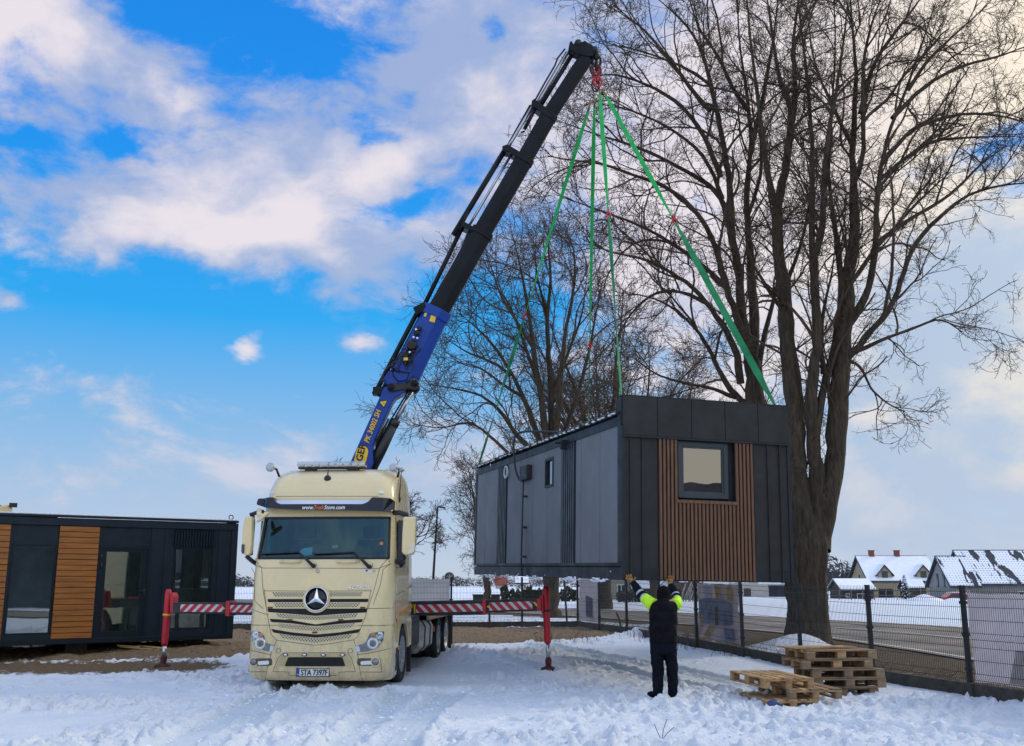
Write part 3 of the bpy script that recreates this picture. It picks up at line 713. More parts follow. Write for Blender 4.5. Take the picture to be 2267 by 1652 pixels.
# ================================================================== the lifted house
def pose(x, y, z, yaw, pit, rol):
    return Matrix.Translation((x, y, z)) @ Matrix.Rotation(yaw, 4, 'Z') @ Matrix.Rotation(pit, 4, 'X') @ Matrix.Rotation(rol, 4, 'Y')
HM = pose(1.7723, 16.484, 1.8019, .273, .0166, .0152); HI = HM.inverted()
HW, HL, HP, HE = 3.01, 10.1, 2.98, 2.70
def K5(x, y): return ((2250+x/2.0644)/1.66652, (1400+y/2.0644)/1.66652)
def K4(x, y): return ((1700+x/2.0657)/1.66652, (1400+y/2.0657)/1.66652)
def hf(x, y):                                # front face, picture crop -> (local x, local z)
    q = HI @ on_plane(*K5(x, y), HM.translation, HM.col[1].xyz); return q.x, q.z
def hs(x, y):                                # long side -> (local y, local z)
    q = HI @ on_plane(*K4(x, y), HM.translation, HM.col[0].xyz); return q.y, q.z
anth = mat('anthracite_sheet', (.030,.030,.030), .55, .1, .15, 2.5, .05, 30, spec=.25)
anth2 = mat('dark_trim', (.020,.024,.029), .5, .1, .15, 3, spec=.3)
gpanel = mat('grey_sandwich_panel', (.150,.158,.170), .6, .1, .025, 1.2)
ribm = mat('ribbed_cladding', (.030,.038,.050), .45, .1, .15, 3)
walnut = mat('walnut_slats', (.165,.080,.036), .6, 0, .3, 5., .15, 30, stretch=(6,6,.5), col2=(.10,.048,.028))
blackm = mat('black_void', (.010,.010,.011), .8, 0, .1, 2)
snowm = mat('snow_remnant', (.80,.85,.92), .9, 0, .06, 8, .4, 30)
rubber = mat('black_plastic', (.016,.016,.017), .55, 0, .2, 6)
wglass = glass('window_glass', (.20,.22,.22), .30)
def house():
    t = thing('modular_house', 'dark metal clad modular house with walnut slats hanging from green straps', 'modular house', M=HM)
    B = lambda: MB()
    MB().bbox((.06,.10,.10), (HW-.06,HL-.06,HE-.14)).build('core', blackm, t, True)
    b = B(); b.bbox((-.01,-.005,0), (HW+.01,HL,.21)); b.build('base_frame', anth2, t, True, .01)
    # front: standing seam sheet left and right, walnut slats between, window set into them
    xl, xr = hf(366, 900)[0], hf(1098, 900)[0]
    zt = hf(300, 440)[1]-.01
    for x0, x1, seams in ((0., xl-.004, (155, 245)), (xr+.004, HW, (1206, 1298))):
        b = B(); b.bbox((x0,.0,.012), (x1,.055,zt))
        for s in seams:
            sx_ = hf(s, 900)[0]; b.bbox((sx_-.011,-.030,.012), (sx_+.011,.001,zt-.01))
        b.build('standing_seam_wall', anth, t, True, .003)
    b = B()
    for x in (0., HW): B().bbox((x-.028,-.022,0), (x+.028,.030,HP-.5)).build('corner_trim', anth2, t, True, .004)
    # slats
    wl, wr = hf(518, 700)[0], hf(955, 700)[0]; zs = hf(740, 925)[1]; zw = zt
    b = B(); n = 25; p = (xr-xl-.012)/n
    for i in range(n):
        x = xl+.006+p*(i+.5)
        inwin = wl-.01 < x < wr+.01
        b.bbox((x-.0215,-.032,.018+.004*math.sin(i*7)), (x+.0215,.010,(zs-.03) if inwin else zt-.002))
    b.build('slat_cladding', walnut, t, True, .003)
    b = B(); b.bbox((xl,.012,.02), (xr,.05,zs)); b.bbox((xl,.012,zs), (wl,.05,zt)); b.bbox((wr,.012,zs), (xr,.05,zt)); b.build('slat_backing', blackm, t, True)
    # window: reveal, frame, sash, pane, wooden sill
    x0, x1 = hf(530, 700)[0], hf(912, 700)[0]; z0, z1 = hf(730, 905)[1], hf(730, 478)[1]
    w = B(); w.bbox((wl,.09,z0-.03), (x0,.13,z1+.05)); w.bbox((x1,.09,z0-.03), (wr,.13,z1+.05)); w.bbox((x0,.09,z1), (x1,.13,z1+.05)); w.bbox((wl-.006,-.02,z0), (wl,.13,zt)); w.bbox((wr,-.02,z0-.01), (wr+.006,.13,zt))
    wo = w.build('window', anth2, t, True, .003)
    f = B(); e = .075
    for a in ((x0,.05,z0,x0+e,.12,z1), (x1-e,.05,z0,x1,.12,z1), (x0+e,.05,z0,x1-e,.12,z0+e), (x0+e,.05,z1-e,x1-e,.12,z1)): f.bbox(a[:3], a[3:])
    for a in ((x0+e,.065,z0+e,x0+e+.03,.11,z1-e), (x1-e-.03,.065,z0+e,x1-e,.11,z1-e), (x0+e+.03,.065,z0+e,x1-e-.03,.11,z0+e+.03), (x0+e+.03,.065,z1-e-.03,x1-e-.03,.11,z1-e)): f.bbox(a[:3], a[3:])
    for sx_ in (.12, .82): f.bbox((x0+(x1-x0)*sx_-.02,.04,z0+.012), (x0+(x1-x0)*sx_+.02,.06,z0+.03))
    f.build('frame', mat('window_frame_grey', (.035,.045,.055), .4, 0, .1, 3), wo, True, .004)
    B().bbox((x0+e+.02,.085,z0+e+.02), (x1-e-.02,.095,z1-e-.02)).build('pane', wglass, wo, True)
    B().bbox((xl+p*4.6,-.045,zs-.055), (xr-p*4.5,.03,zs)).build('sill', walnut, wo, True, .004)
    # parapet of five cassettes
    b = B(); px_ = [0.-.012] + [hf(c, 300)[0] for c in (357, 616, 870, 1120)] + [HW+.012]
    zb = zt+.025
    for i in range(5):
        g_ = .006
        b.bbox((px_[i]+g_,-.035,zb), (px_[i+1]-g_,.03,HP))
    b.build('parapet_cassettes', anth, t, True, .004)
    b = B(); b.bbox((-.005,-.020,zb+.01), (HW+.005,.022,HP-.012)); b.bbox((-.02,-.05,zt-.008), (HW+.02,.06,zt+.022)); b.bbox((-.02,.03,HE-.2), (0.03,.22,HP-.02)); b.bbox((-.02,-.04,HP), (HW+.02,.20,HP+.012))
    b.bbox((HW-.03,.03,HE-.2), (HW+.02,.22,HP-.02)); b.build('parapet_trim', anth2, t, True, .002)
    # long side
    zb_ = hs(600, 1402)[1]; ft = HE-.20
    def yx(c): return hs(c, 1000)[0]
    bands = [(yx(1205)+0, yx(880)), (yx(768), yx(358)), (yx(283), HL-.14)]
    joints = [(920, 1065), (460, 552, 665), (193,)]
    sw0, sw1 = hs(712, 715)[0], hs(650, 715)[0]; swz0, swz1 = hs(680, 822)[1], hs(680, 600)[1]
    for (y0, y1), jj in zip(bands, joints):
        b = B(); ys = [y0]+sorted(yx(j) for j in jj)+[y1]
        for a, c in zip(ys[:-1], ys[1:]):
            if a < sw0 < c or a < sw1 < c:
                b.bbox((-.012,a+.008,zb_), (.045,c-.008,swz0)); b.bbox((-.012,a+.008,swz1), (.045,c-.008,ft))
                if a+.004 < sw0: b.bbox((-.012,a+.004,swz0), (.045,min(sw0,c-.004),swz1))
                if c-.004 > sw1: b.bbox((-.012,max(sw1,a+.004),swz0), (.045,c-.004,swz1))
            else: b.bbox((-.012,a+.008,zb_), (.045,c-.008,ft))
        b.build('wall_panel', gpanel, t, True)
    for c0, c1, n in ((872, 775, 6), (352, 288, 6)):
        b = B(); y0, y1 = yx(c0), yx(c1); b.bbox((.0,y0,zb_-.03), (.03,y1,ft)); q = (y1-y0)/n
        for i in range(n): b.bbox((-.032,y0+q*i+q*.12,zb_-.03), (.001,y0+q*(i+.62),ft-.01))
        b.build('ribbed_band', ribm, t, True, .004)
    b = B(); b.bbox((-.03,.06,ft), (.05,HL,HE-.055)); b.bbox((-.03,.04,zb_-.05), (.03,HL,zb_-.005)); b.bbox((-.03,.032,zb_), (.03,bands[0][0]-.01,ft)); b.bbox((-.03,HL-.13,zb_), (.03,HL,ft)); b.bbox((-.022,.04,.205), (.02,HL-.02,zb_-.06))
    b.build('side_fascia', anth2, t, True, .004)
    # far and rear walls
    MB().bbox((HW-.05,.06,.2), (HW+.01,HL,HE-.06)).build('wall_panel', gpanel, t, True)
    MB().bbox((.05,HL-.05,.2), (HW-.05,HL+.01,HE-.06)).build('wall_panel', gpanel, t, True)
    # small side window
    f = B(); e = .05; X0, X1 = -.03, .05
    for a in ((sw0,swz0,sw0+e,swz1), (sw1-e,swz0,sw1,swz1), (sw0+e,swz0,sw1-e,swz0+e), (sw0+e,swz1-e,sw1-e,swz1)): f.bbox((X0,a[0],a[1]), (X1,a[2],a[3]))
    fo = f.build('small_window', anth2, t, True, .004)
    MB().bbox((.02,sw0+e,swz0+e), (.03,sw1-e,swz1-e)).build('pane', wglass, fo, True)
    # trapezoid sheet roof, snow lodged in the ends of its troughs
    prof = []; y = .06; pt = .262
    while y < HL+.05:
        prof += [(y, HE+.005), (y+.10, HE+.005), (y+.135, HE+.045), (y+.225, HE+.045), (y+.262, HE+.005)]; y += pt
    V = [(-.10,a,b_-.0) for a, b_ in prof]+[(HW+.06,a,b_+.0) for a, b_ in prof]+[(-.10,a,b_-.012) for a, b_ in prof]+[(HW+.06,a,b_-.012) for a, b_ in prof]
    n = len(prof); Fs = []
    for i in range(n-1):
        Fs += [(i,i+1,n+i+1,n+i), (2*n+i,3*n+i,3*n+i+1,2*n+i+1), (i,2*n+i,2*n+i+1,i+1)]
    MB().add(V, Fs).build('roof_sheet', mat('roof_sheet_grey', (.085,.095,.11), .5, .3, .2, 4), t, True)
    g = np.random.default_rng(8); b = B(); y = .06
    while y < HL-.2:
        if g.random() < .93:
            w_ = g.uniform(.10, .17); h = g.uniform(.02, .045); yy = y+g.uniform(-.02, .07)
            b.ball((-.085-g.uniform(0, .03),yy+.06,HE-.010), 1., 9, (.028+g.uniform(0, .015),w_*.62,h*.42))
            if g.random() < .05: b.ball((-.10,yy+.05+g.uniform(-.04, .04),HE-.06-g.uniform(0, .05)), 1., 7, (.015,.022,g.uniform(.03, .07)))
        y += pt
    tag(b.build('snow_in_troughs', snowm, t, True), kind='stuff')
    b = B()
    for i in range(120):
        yy = g.choice([1.0, 1.4, 2.3, 2.6, 3.0, 4.7, 5.1, 6.3, 7.0, 7.4, 8.4, 8.8, 9.3])+g.normal()*.16; s = g.uniform(.012, .045)
        b.ball((-.012+g.uniform(0, .02),min(max(yy,.2),HL-.1),g.uniform(-.045, .02)), 1., 7, (.025,s*g.uniform(1.5, 4.5),s*g.uniform(.4, .8)))
    for i in range(7): b.ball((-.018,g.uniform(.3, HL-.3),.02+abs(g.normal())*.07), 1., 6, (.008,g.uniform(.01, .03),g.uniform(.01, .035)))
    for i in range(16): b.ball((g.uniform(HW*.78,HW*.93),-.01,-.012), 1., 7, (g.uniform(.03, .08),.03,.018))
    for i in range(10): b.ball((g.uniform(.6, HW-.5),.0,-.010), 1., 7, (g.uniform(.02, .07),.03,.010))
    tag(b.build('snow_crust', snowm, t, True), kind='stuff')
    # meter box, cables, lamps on the long side
    y0, y1 = yx(543), yx(487); z0, z1 = hs(515, 768)[1], hs(515, 660)[1]
    bo = MB().bbox((-.13,y0,z0), (-.012,y1,z1)).build('meter_box', rubber, t, True, .012)
    MB().bbox((-.136,y0+.03,z0+.03), (-.128,y1-.03,z1-.03)).build('lid', rubber, bo, True, .003)
    P = lambda c, x=-.10: (x, hs(*c)[0], hs(*c)[1])
    b = MB(); b.tube([P((512,772)), P((505,1000)), P((499,1250)), P((496,1400)), P((490,1500),-.06)], .017, 7)
    for c in ((507,893),(503,1128),(500,1352)): q = Vector(P(c)); b.bbox((q.x-.012,q.y-.05,q.z-.02), (-.012,q.y+.05,q.z+.02))
    b.build('conduit', rubber, t, True)
    MB().tube(smooth3([P((505,775)), P((482,768)), P((470,700),-.15), P((461,600),-.16), P((459,480),-.16), P((470,420),-.12), P((498,398),.0), P((560,394),.15), P((650,398),.3), P((745,405),.5)]), .023, 8).build('roof_cable', rubber, t, True)
    c = P((363,708),-.06); MB().ring(c, (1,0,.0), .13, .022, 22, 7).build('ring_lamp', mat('pale_plastic', (.6,.62,.62), .4), t, True)
    c = P((815,500),-.10); MB().bbox((c[0]-.05,c[1]-.05,c[2]-.09), (-.03,c[1]+.05,c[2]+.09)).bbox((c[0]-.16,c[1]-.02,c[2]+.01), (c[0],c[1]+.02,c[2]+.05)).build('wall_lamp', anth2, t, True, .01)
    return t
def smooth3(pts, n=6): return [Vector(p) for p in smooth_poly(pts, n)]
house()

# ================================================================== the parked cabin on the left
CM = pose(-6.8502, 25.6137, .4316, .611, .0016, -.0017); CI = CM.inverted()
def K3(x, y): return (x*.25426, 1110.1+y*.25426)
def cf(x, y):
    q = CI @ on_plane(*K3(x, y), CM.translation, CM.col[1].xyz); return q.x, q.z
navy = mat('navy_black_cladding', (.010,.019,.028), .5, .05, .2, 2., spec=.25)
navy2 = mat('navy_black_trim', (.006,.012,.018), .5, .05, .2, 2., spec=.25)
oak = mat('golden_oak_boards', (.37,.125,.014), .5, 0, .25, 2.2, .12, 30, col2=(.22,.075,.010), stretch=(.7,4,7))
def cabin():
    CL, CW, CH = 7.6, 3.0, 2.85
    t = thing('modular_cabin', 'long dark cabin with golden horizontal boards standing on the gravel', 'modular cabin', M=CM)
    dk = navy
    B = MB
    fl = mat('cabin_floor', (.42,.42,.39), .7); wl_ = mat('cabin_wall', (.56,.60,.57), .8)
    b = B(); b.bbox((-CL,.2,0), (0,CW,.16)); b.build('floor', fl, t, True)
    b = B(); b.bbox((-CL,CW-.08,.16), (0,CW,CH-.1)); b.bbox((-.08,.12,.16), (0,CW-.08,CH-.1)); b.bbox((-CL,.12,.16), (-CL+.08,CW-.08,CH-.1)); b.build('wall', wl_, t, True)
    b = B(); b.bbox((-CL,.1,CH-.1), (0,CW,CH-.02)); b.build('roof', dk, t, True)
    zft, zfb = CH, cf(700, 215)[1]
    b = B(); b.bbox((-CL-.02,-.03,zfb), (.02,.10,CH-.07)); b.bbox((-CL-.02,-.05,CH-.055), (.02,.10,CH)); b.build('fascia', dk, t, True, .006)
    b = B(); b.bbox((-CL-.02,.0,CH), (.0,.5,CH+.03)); b.bbox((-4.2,-.045,CH-.069), (-.3,-.02,CH-.056)); b.build('snow_line', snowm, t, True, .01)
    zbb = cf(1000, 1185)[1]
    b = B(); b.bbox((-CL-.02,-.03,0), (.02,.10,zbb)); b.build('base_beam', navy2, t, True, .008)
    # openings measured on the front
    def rect(x0, y0, x1, y1): a = cf(x0, y0); c = cf(x1, y1); return (a[0], min(a[1], c[1]), c[0], max(a[1], c[1]))
    mid = 700
    X = lambda c, y=mid: cf(c, y)[0]
    w1 = (X(72), cf(250, 1165)[1], X(478), cf(250, 372)[1])
    d1 = (X(858, 700), zbb, X(1292), cf(1050, 398)[1]); dg = (X(912), cf(1050, 1130)[1], X(1222), cf(1050, 440)[1])
    w2 = (X(1492), cf(1650, 1118)[1], X(1838), cf(1650, 402)[1])
    ob1 = (X(482), zbb+.004, X(832), zfb-.01); ob0 = (X(-800), zbb+.004, X(48), zfb-.01)
    for o in (ob1, ob0):
        b = B(); n = 20; p = (o[3]-o[1])/n
        for i in range(n): b.bbox((o[0],-.028,o[1]+p*i+.006), (o[2],.03,o[1]+p*(i+1)-.006))
        b.build('board_cladding', oak, t, True, .004)
        B().bbox((o[0],.031,o[1]), (o[2],.09,o[3])).build('board_backing', blackm, t, True)
    # dark wall pieces between
    b = B()
    def piece(x0, z0, x1, z1, y=0.): b.bbox((x0,y,z0), (x1,.09,z1))
    piece(ob0[2]+.003, zbb, w1[0]-.002, zfb); piece(w1[2]+.002, zbb, ob1[0]-.003, zfb)
    piece(w1[0], zbb, w1[2], w1[1]); piece(w1[0], w1[3], w1[2], zfb, .02)
    piece(ob1[2]+.003, zbb, d1[0]-.002, zfb); piece(d1[0], d1[3], d1[2], zfb, .02); piece(d1[2]+.002, zbb, w2[0]-.002, zfb)
    piece(w2[0], zbb, w2[2], w2[1]); piece(w2[0], w2[3], w2[2], zfb, .03); piece(w2[2]+.002, zbb, -.14, zfb)
    b.bbox((-.138,-.02,zbb), (.02,.09,zfb)); b.bbox((X(1425)-.03,-.018,zbb), (X(1425)+.03,.0,zfb-.02)); b.bbox((X(1900)-.04,-.018,zbb), (X(1900)+.02,0,zfb-.02))
    b.build('front_wall', dk, t, True, .004)
    b = B(); n = 16; p = (w2[2]-w2[0]+.14)/n
    for i in range(n): b.bbox((w2[0]-.05+p*i,-.012,w2[3]+.03), (w2[0]-.05+p*i+p*.55,.029,zfb-.03))
    b.build('ribbed_panel', navy2, t, True, .003)
    cg = glass('cabin_glass', (.74,.82,.79), .19)
    for nm, w, e in (('window', w1, .045), ('window', w2, .05)):
        f = B()
        for a in ((w[0],w[1],w[0]+e,w[3]), (w[2]-e,w[1],w[2],w[3]), (w[0]+e,w[1],w[2]-e,w[1]+e), (w[0]+e,w[3]-e,w[2]-e,w[3])): f.bbox((a[0],.015,a[1]), (a[2],.085,a[3]))
        fo = f.build(nm, navy2, t, True, .004); B().bbox((w[0]+e-.01,.045,w[1]+e-.01), (w[2]-e+.01,.053,w[3]-e+.01)).build('pane', cg, fo, True)
    f = B(); w = d1
    for a in ((w[0],w[1],dg[0],w[3]), (dg[2],w[1],w[2],w[3]), (dg[0],w[1],dg[2],dg[1]), (dg[0],dg[3],dg[2],w[3])): f.bbox((a[0],.0,a[1]), (a[2],.07,a[3]))
    for a in ((w[0]-.02,w[1],w[0]+.05,w[3]+.04), (w[2]-.05,w[1],w[2]+.02,w[3]+.04), (w[0]+.05,w[3]-.03,w[2]-.05,w[3]+.04)): f.bbox((a[0],-.016,a[1]), (a[2],.0,a[3]))
    do = f.build('door', navy2, t, True, .004); B().bbox((dg[0]-.005,.03,dg[1]-.005), (dg[2]+.005,.038,dg[3]+.005)).build('pane', cg, do, True)
    hx, hz = cf(1240, 780); q = B(); q.bbox((hx+.02,-.03,hz-.10), (hx+.06,-.0,hz+.06)); q.tube([(hx+.04,-.02,hz), (hx+.04,-.07,hz), (hx-.10,-.075,hz)], .012, 8); q.build('handle', rubber, do, True)
    q = B()
    for c in (485, 560, 1050): a = cf(880, c); MB().cyl((a[0],-.03,a[1]-.06), (a[0],-.03,a[1]+.06), .014, 8).build('hinge', rubber, do, True)
    q = B(); q.ring((-.12,.15,CH+.09), (0,1,0), .055, .012, 18, 6); q.bbox((-.16,.1,CH), (-.08,.2,CH+.04)); q.build('lifting_eye', anth2, t, True)
    q = B()
    for x in (-.7, -3.4, -6.4):
        for y in (.75, 2.6): MB().bbox((x-.22,y-.12,-.32), (x+.22,y+.12,-.002)).build('support_block', mat('old_concrete', (.07,.065,.06), .9, 0, .3, 6, .3, 40), t, True, .01)
    # a few furnishings seen dimly through the panes
    q = B(); q.bbox((-2.2,1.9,.16), (-1.2,2.6,.95)); q.build('counter', mat('pale_board', (.5,.5,.47), .6), t, True, .01)
    q = B(); q.bbox((-5.6,2.5,.16), (-4.8,2.85,2.1)); q.build('cupboard', mat('pale_board', (.5,.5,.47), .6), t, True, .01)
cabin()
# ================================================================== yard sheds behind the camera (seen mirrored in the panes)
def back_shed():
    t = thing('storage_shed', 'long low dark shed mirrored in the window panes', 'shed', (30., -15., 0), R(41))
    b = MB(); b.bbox((-17,-4,0), (17,4,4.6)); b.build('wall', mat('shed_sheet', (.10,.11,.12), .7, 0, .3, .4), t, True)
    b = MB(); b.prism([(-17.4,-4.5,4.6),(-17.4,4.5,4.6),(-17.4,0,6.1)], (34.8,0,0)); r = b.build('roof', mat('dark_roof', (.03,.03,.035), .8), t, True)
    for x in (-9, 3, 8): MB().bbox((x-.35,-.35,5.5), (x+.35,.35,6.9)).build('chimney', mat('brick_dark', (.12,.06,.045), .9, 0, .3, 8), r, True)
back_shed()
# ================================================================== the crane truck
TM = pose(-3.305, 17.8, 0., -R(3.5), 0, 0); TI = TM.inverted()
def c1(x, y): return (480.0+x*.21793, 990.1+y*.21793)
def c2(x, y): return (480.0+x*.23824, 1290.1+y*.23824)
def c5(x, y): return (840.1+x*.14529, 1290.1+y*.14529)
_z = [.14,.20,.30,.6,.95,1.3,1.65,2.0,2.19,2.88,2.98,3.27,3.45,3.62,3.74,3.82,3.86]
_y = [.12,.05,.02,.0,.0,.03,.06,.10,.14,.33,.36,.44,.52,.64,.82,1.06,1.4]
_w = [1.20,1.235,1.25,1.25,1.25,1.25,1.25,1.245,1.24,1.20,1.195,1.175,1.16,1.135,1.10,1.04,.92]
_r = [.30,.30,.30,.30,.30,.30,.28,.26,.24,.22,.22,.26,.30,.36,.40,.44,.5]
def prof(z): return [float(np.interp(z, _z, a)) for a in (_y, _w, _r)]
def fy(x, z):
    y0, w, r = prof(z); a = abs(x); k = w-r
    if a <= k: return y0+.05*(a/w)**2
    s = min((a-k)/r, .999); return y0+.05*(k/w)**2 + r*1.05*(1-math.sqrt(1-s*s))
def local_ray(q):
    o = TI @ O; d = (TI.to_3x3() @ ray(*q)); return o, d
def tf(q, off=0.):
    o, d = local_ray(q); yy = 0.
    for _ in range(8):
        p = o + d*((yy-o.y)/d.y); yy = .5*yy+.5*(fy(p.x, p.z)-off)
    return Vector((p.x, yy, p.z))
def tx(q, x=1.25):
    o, d = local_ray(q); return o + d*((x-o.x)/d.x)
def ty(q, y):
    o, d = local_ray(q); return o + d*((y-o.y)/d.y)
cream = mat('cream_lacquer', (.76,.62,.335), .27, 0, .035, 1.2, coat=.6)
def grime(m, z0, z1, amt):
    """road salt and slush thrown up over the lower bodywork"""
    nt = m.node_tree; N = nt.nodes.new; L = nt.links.new; P = nt.nodes['Principled BSDF']; src = P.inputs['Base Color'].links[0].from_socket
    tc = N('ShaderNodeTexCoord'); s = N('ShaderNodeSeparateXYZ'); L(tc.outputs['Object'], s.inputs[0]); a = N('ShaderNodeMapRange'); L(s.outputs[2], a.inputs[0]); a.inputs[1].default_value = z1; a.inputs[2].default_value = z0
    n = N('ShaderNodeTexNoise'); n.inputs['Scale'].default_value = 5; n.inputs['Detail'].default_value = 9; n.inputs['Roughness'].default_value = .72; mp = N('ShaderNodeMapping'); mp.inputs['Scale'].default_value = (1.6, 1.6, .5); L(tc.outputs['Object'], mp.inputs[0]); L(mp.outputs[0], n.inputs['Vector'])
    b = N('ShaderNodeMapRange'); L(n.outputs['Fac'], b.inputs[0]); b.inputs[1].default_value = .38; b.inputs[2].default_value = .72
    c = N('ShaderNodeMath'); c.operation = 'MULTIPLY'; L(a.outputs[0], c.inputs[0]); L(b.outputs[0], c.inputs[1]); d = N('ShaderNodeMath'); d.operation = 'MULTIPLY'; d.inputs[1].default_value = amt; L(c.outputs[0], d.inputs[0])
    x = N('ShaderNodeMix'); x.data_type = 'RGBA'; L(d.outputs[0], x.inputs[0]); L(src, x.inputs[6]); x.inputs[7].default_value = (.24, .205, .15, 1); L(x.outputs[2], P.inputs['Base Color'])
grime(cream, .15, 1.7, .75)
creamd = mat('cream_plastic', (.68,.56,.32), .5, 0, .05, 2)
chrome = mat('chrome', (.78,.79,.80), .12, 1., .04, 3)
rodm = mat('rod_steel', (.50,.51,.53), .24, .85, .1, 4)
seamm = mat('panel_gap', (.10,.085,.05), .8, 0, .1, 2)
tyre = mat('tyre_rubber', (.018,.018,.018), .85, 0, .35, 7, .3, 40)
rimm = mat('wheel_steel', (.33,.34,.35), .42, .6, .3, 6)
lensg = glass('lamp_lens', (.9,.93,.95), .07)
whitep = mat('white_reflector', (.78,.8,.82), .3, .2, .05, 5)
amber = mat('amber_lens', (.65,.20,.03), .25, 0, .1, 5)
frame_m = mat('chassis_grey', (.03,.032,.036), .6, .2, .25, 4)
alu = mat('dull_aluminium', (.42,.40,.36), .42, .75, .25, 5, .1, 20)
def perforated():
    m = bpy.data.materials.new('perforated_grille'); m.use_nodes = True; nt = m.node_tree; P = nt.nodes['Principled BSDF']; N = nt.nodes.new; L = nt.links.new
    tc = N('ShaderNodeTexCoord'); mp = N('ShaderNodeMapping'); mp.inputs['Rotation'].default_value = (0, R(45), 0); L(tc.outputs['Object'], mp.inputs[0])
    s = N('ShaderNodeSeparateXYZ'); L(mp.outputs[0], s.inputs[0]); o = []
    for k in (0, 2):
        a = N('ShaderNodeMath'); a.operation = 'MULTIPLY'; a.inputs[1].default_value = 2*math.pi/.036; L(s.outputs[k], a.inputs[0])
        b = N('ShaderNodeMath'); b.operation = 'SINE'; L(a.outputs[0], b.inputs[0]); o.append(b.outputs[0])
    q = N('ShaderNodeMath'); q.operation = 'ADD'; L(o[0], q.inputs[0]); L(o[1], q.inputs[1])
    r = N('ShaderNodeMapRange'); r.inputs[1].default_value = .1; r.inputs[2].default_value = .6; L(q.outputs[0], r.inputs[0])
    mx = N('ShaderNodeMix'); mx.data_type = 'RGBA'; mx.inputs[6].default_value = (.60,.53,.34,1); mx.inputs[7].default_value = (.012,.010,.008,1); L(r.outputs[0], mx.inputs[0]); L(mx.outputs[2], P.inputs['Base Color']); P.inputs['Roughness'].default_value = .5
    return m
perf = perforated()
def dense(poly, step=.06, closed=True):
    o = []; n = len(poly)
    for i in range(n if closed else n-1):
        a, b = Vector(poly[i]), Vector(poly[(i+1) % n]); k = max(1, int((b-a).length/step))
        o += [a.lerp(b, j/k) for j in range(k)]
    if not closed: o.append(Vector(poly[-1]))
    return o
def patch(name, pts, crop, out, thick, m, parent, rnd=0., bevel=0., loc=False):
    """a panel that follows the curved front: outline points taken on the cab surface, given a thickness"""
    P = pts if loc else [tf(crop(*p)) for p in pts]; P = [Vector((p.x, 0, p.z)) for p in P]
    if rnd:
        Q = []
        for i in range(len(P)):
            a, b, c = P[i-1], P[i], P[(i+1) % len(P)]; d1 = min(rnd, (a-b).length*.45); d2 = min(rnd, (c-b).length*.45)
            A = b+(a-b).normalized()*d1; C = b+(c-b).normalized()*d2
            Q += [A, A*.25+b*.5+C*.25, C]
        P = Q
    P = dense(P, .07); bm = bmesh.new(); vs = [bm.verts.new(p) for p in P]; es = [bm.edges.new((vs[i], vs[(i+1) % len(vs)])) for i in range(len(vs))]
    bmesh.ops.triangle_fill(bm, use_beauty=True, edges=es); bm.verts.ensure_lookup_table(); bm.verts.index_update()
    V = [v.co.copy() for v in bm.verts]; Fc = [tuple(v.index for v in f.verts) for f in bm.faces]; bm.free(); n = len(V)
    top = [Vector((v.x, fy(v.x, v.z)-out, v.z)) for v in V]; bot = [Vector((v.x, fy(v.x, v.z)-out+thick, v.z)) for v in V]
    fs = Fc+[tuple(i+n for i in reversed(f)) for f in Fc]; k = len(P)
    fs += [(i, (i+1) % k, (i+1) % k+n, i+n) for i in range(k)]
    return MB().add(top+bot, fs).build(name, m, parent, True, bevel)
def seam(mb, pts, crop, r=.0045, closed=False):
    P = dense([tf(crop(*p)) for p in pts], .05, closed)
    if closed: P.append(P[0])
    mb.tube([Vector((p.x, fy(p.x, p.z)-.0005, p.z)) for p in P], r, 5)
def wheel(t, x, y, z, r, w, side, name='wheel', tw=None):
    b = MB(); s = side
    h = w/2
    b.lathe((x,y,z), (s,0,0), [(-h,r*.62),(-h,r*.93),(-h*.82,r*.985),(-h*.5,r),(h*.5,r),(h*.82,r*.985),(h,r*.93),(h*1.02,r*.80),(h*.95,r*.62),(h*.5,r*.58)], 44)
    o = b.build(name, tyre, t, True)
    q = MB(); q.lathe((x,y,z), (s,0,0), [(h*.45,.01),(h*.52,r*.18),(h*.75,r*.2),(h*.78,r*.30),(h*.3,r*.38),(h*.25,r*.50),(h*.80,r*.56),(h*.97,r*.60),(h*.97,r*.625),(h*.5,r*.62),(-h*.5,r*.6)], 36)
    for k in range(10):
        a = 2*math.pi*k/10; q.cyl((x+s*h*.7,y+math.cos(a)*r*.25,z+math.sin(a)*r*.25), (x+s*h*.9,y+math.cos(a)*r*.25,z+math.sin(a)*r*.25), .016, 6)
    q.build('rim', rimm, o, True); return o
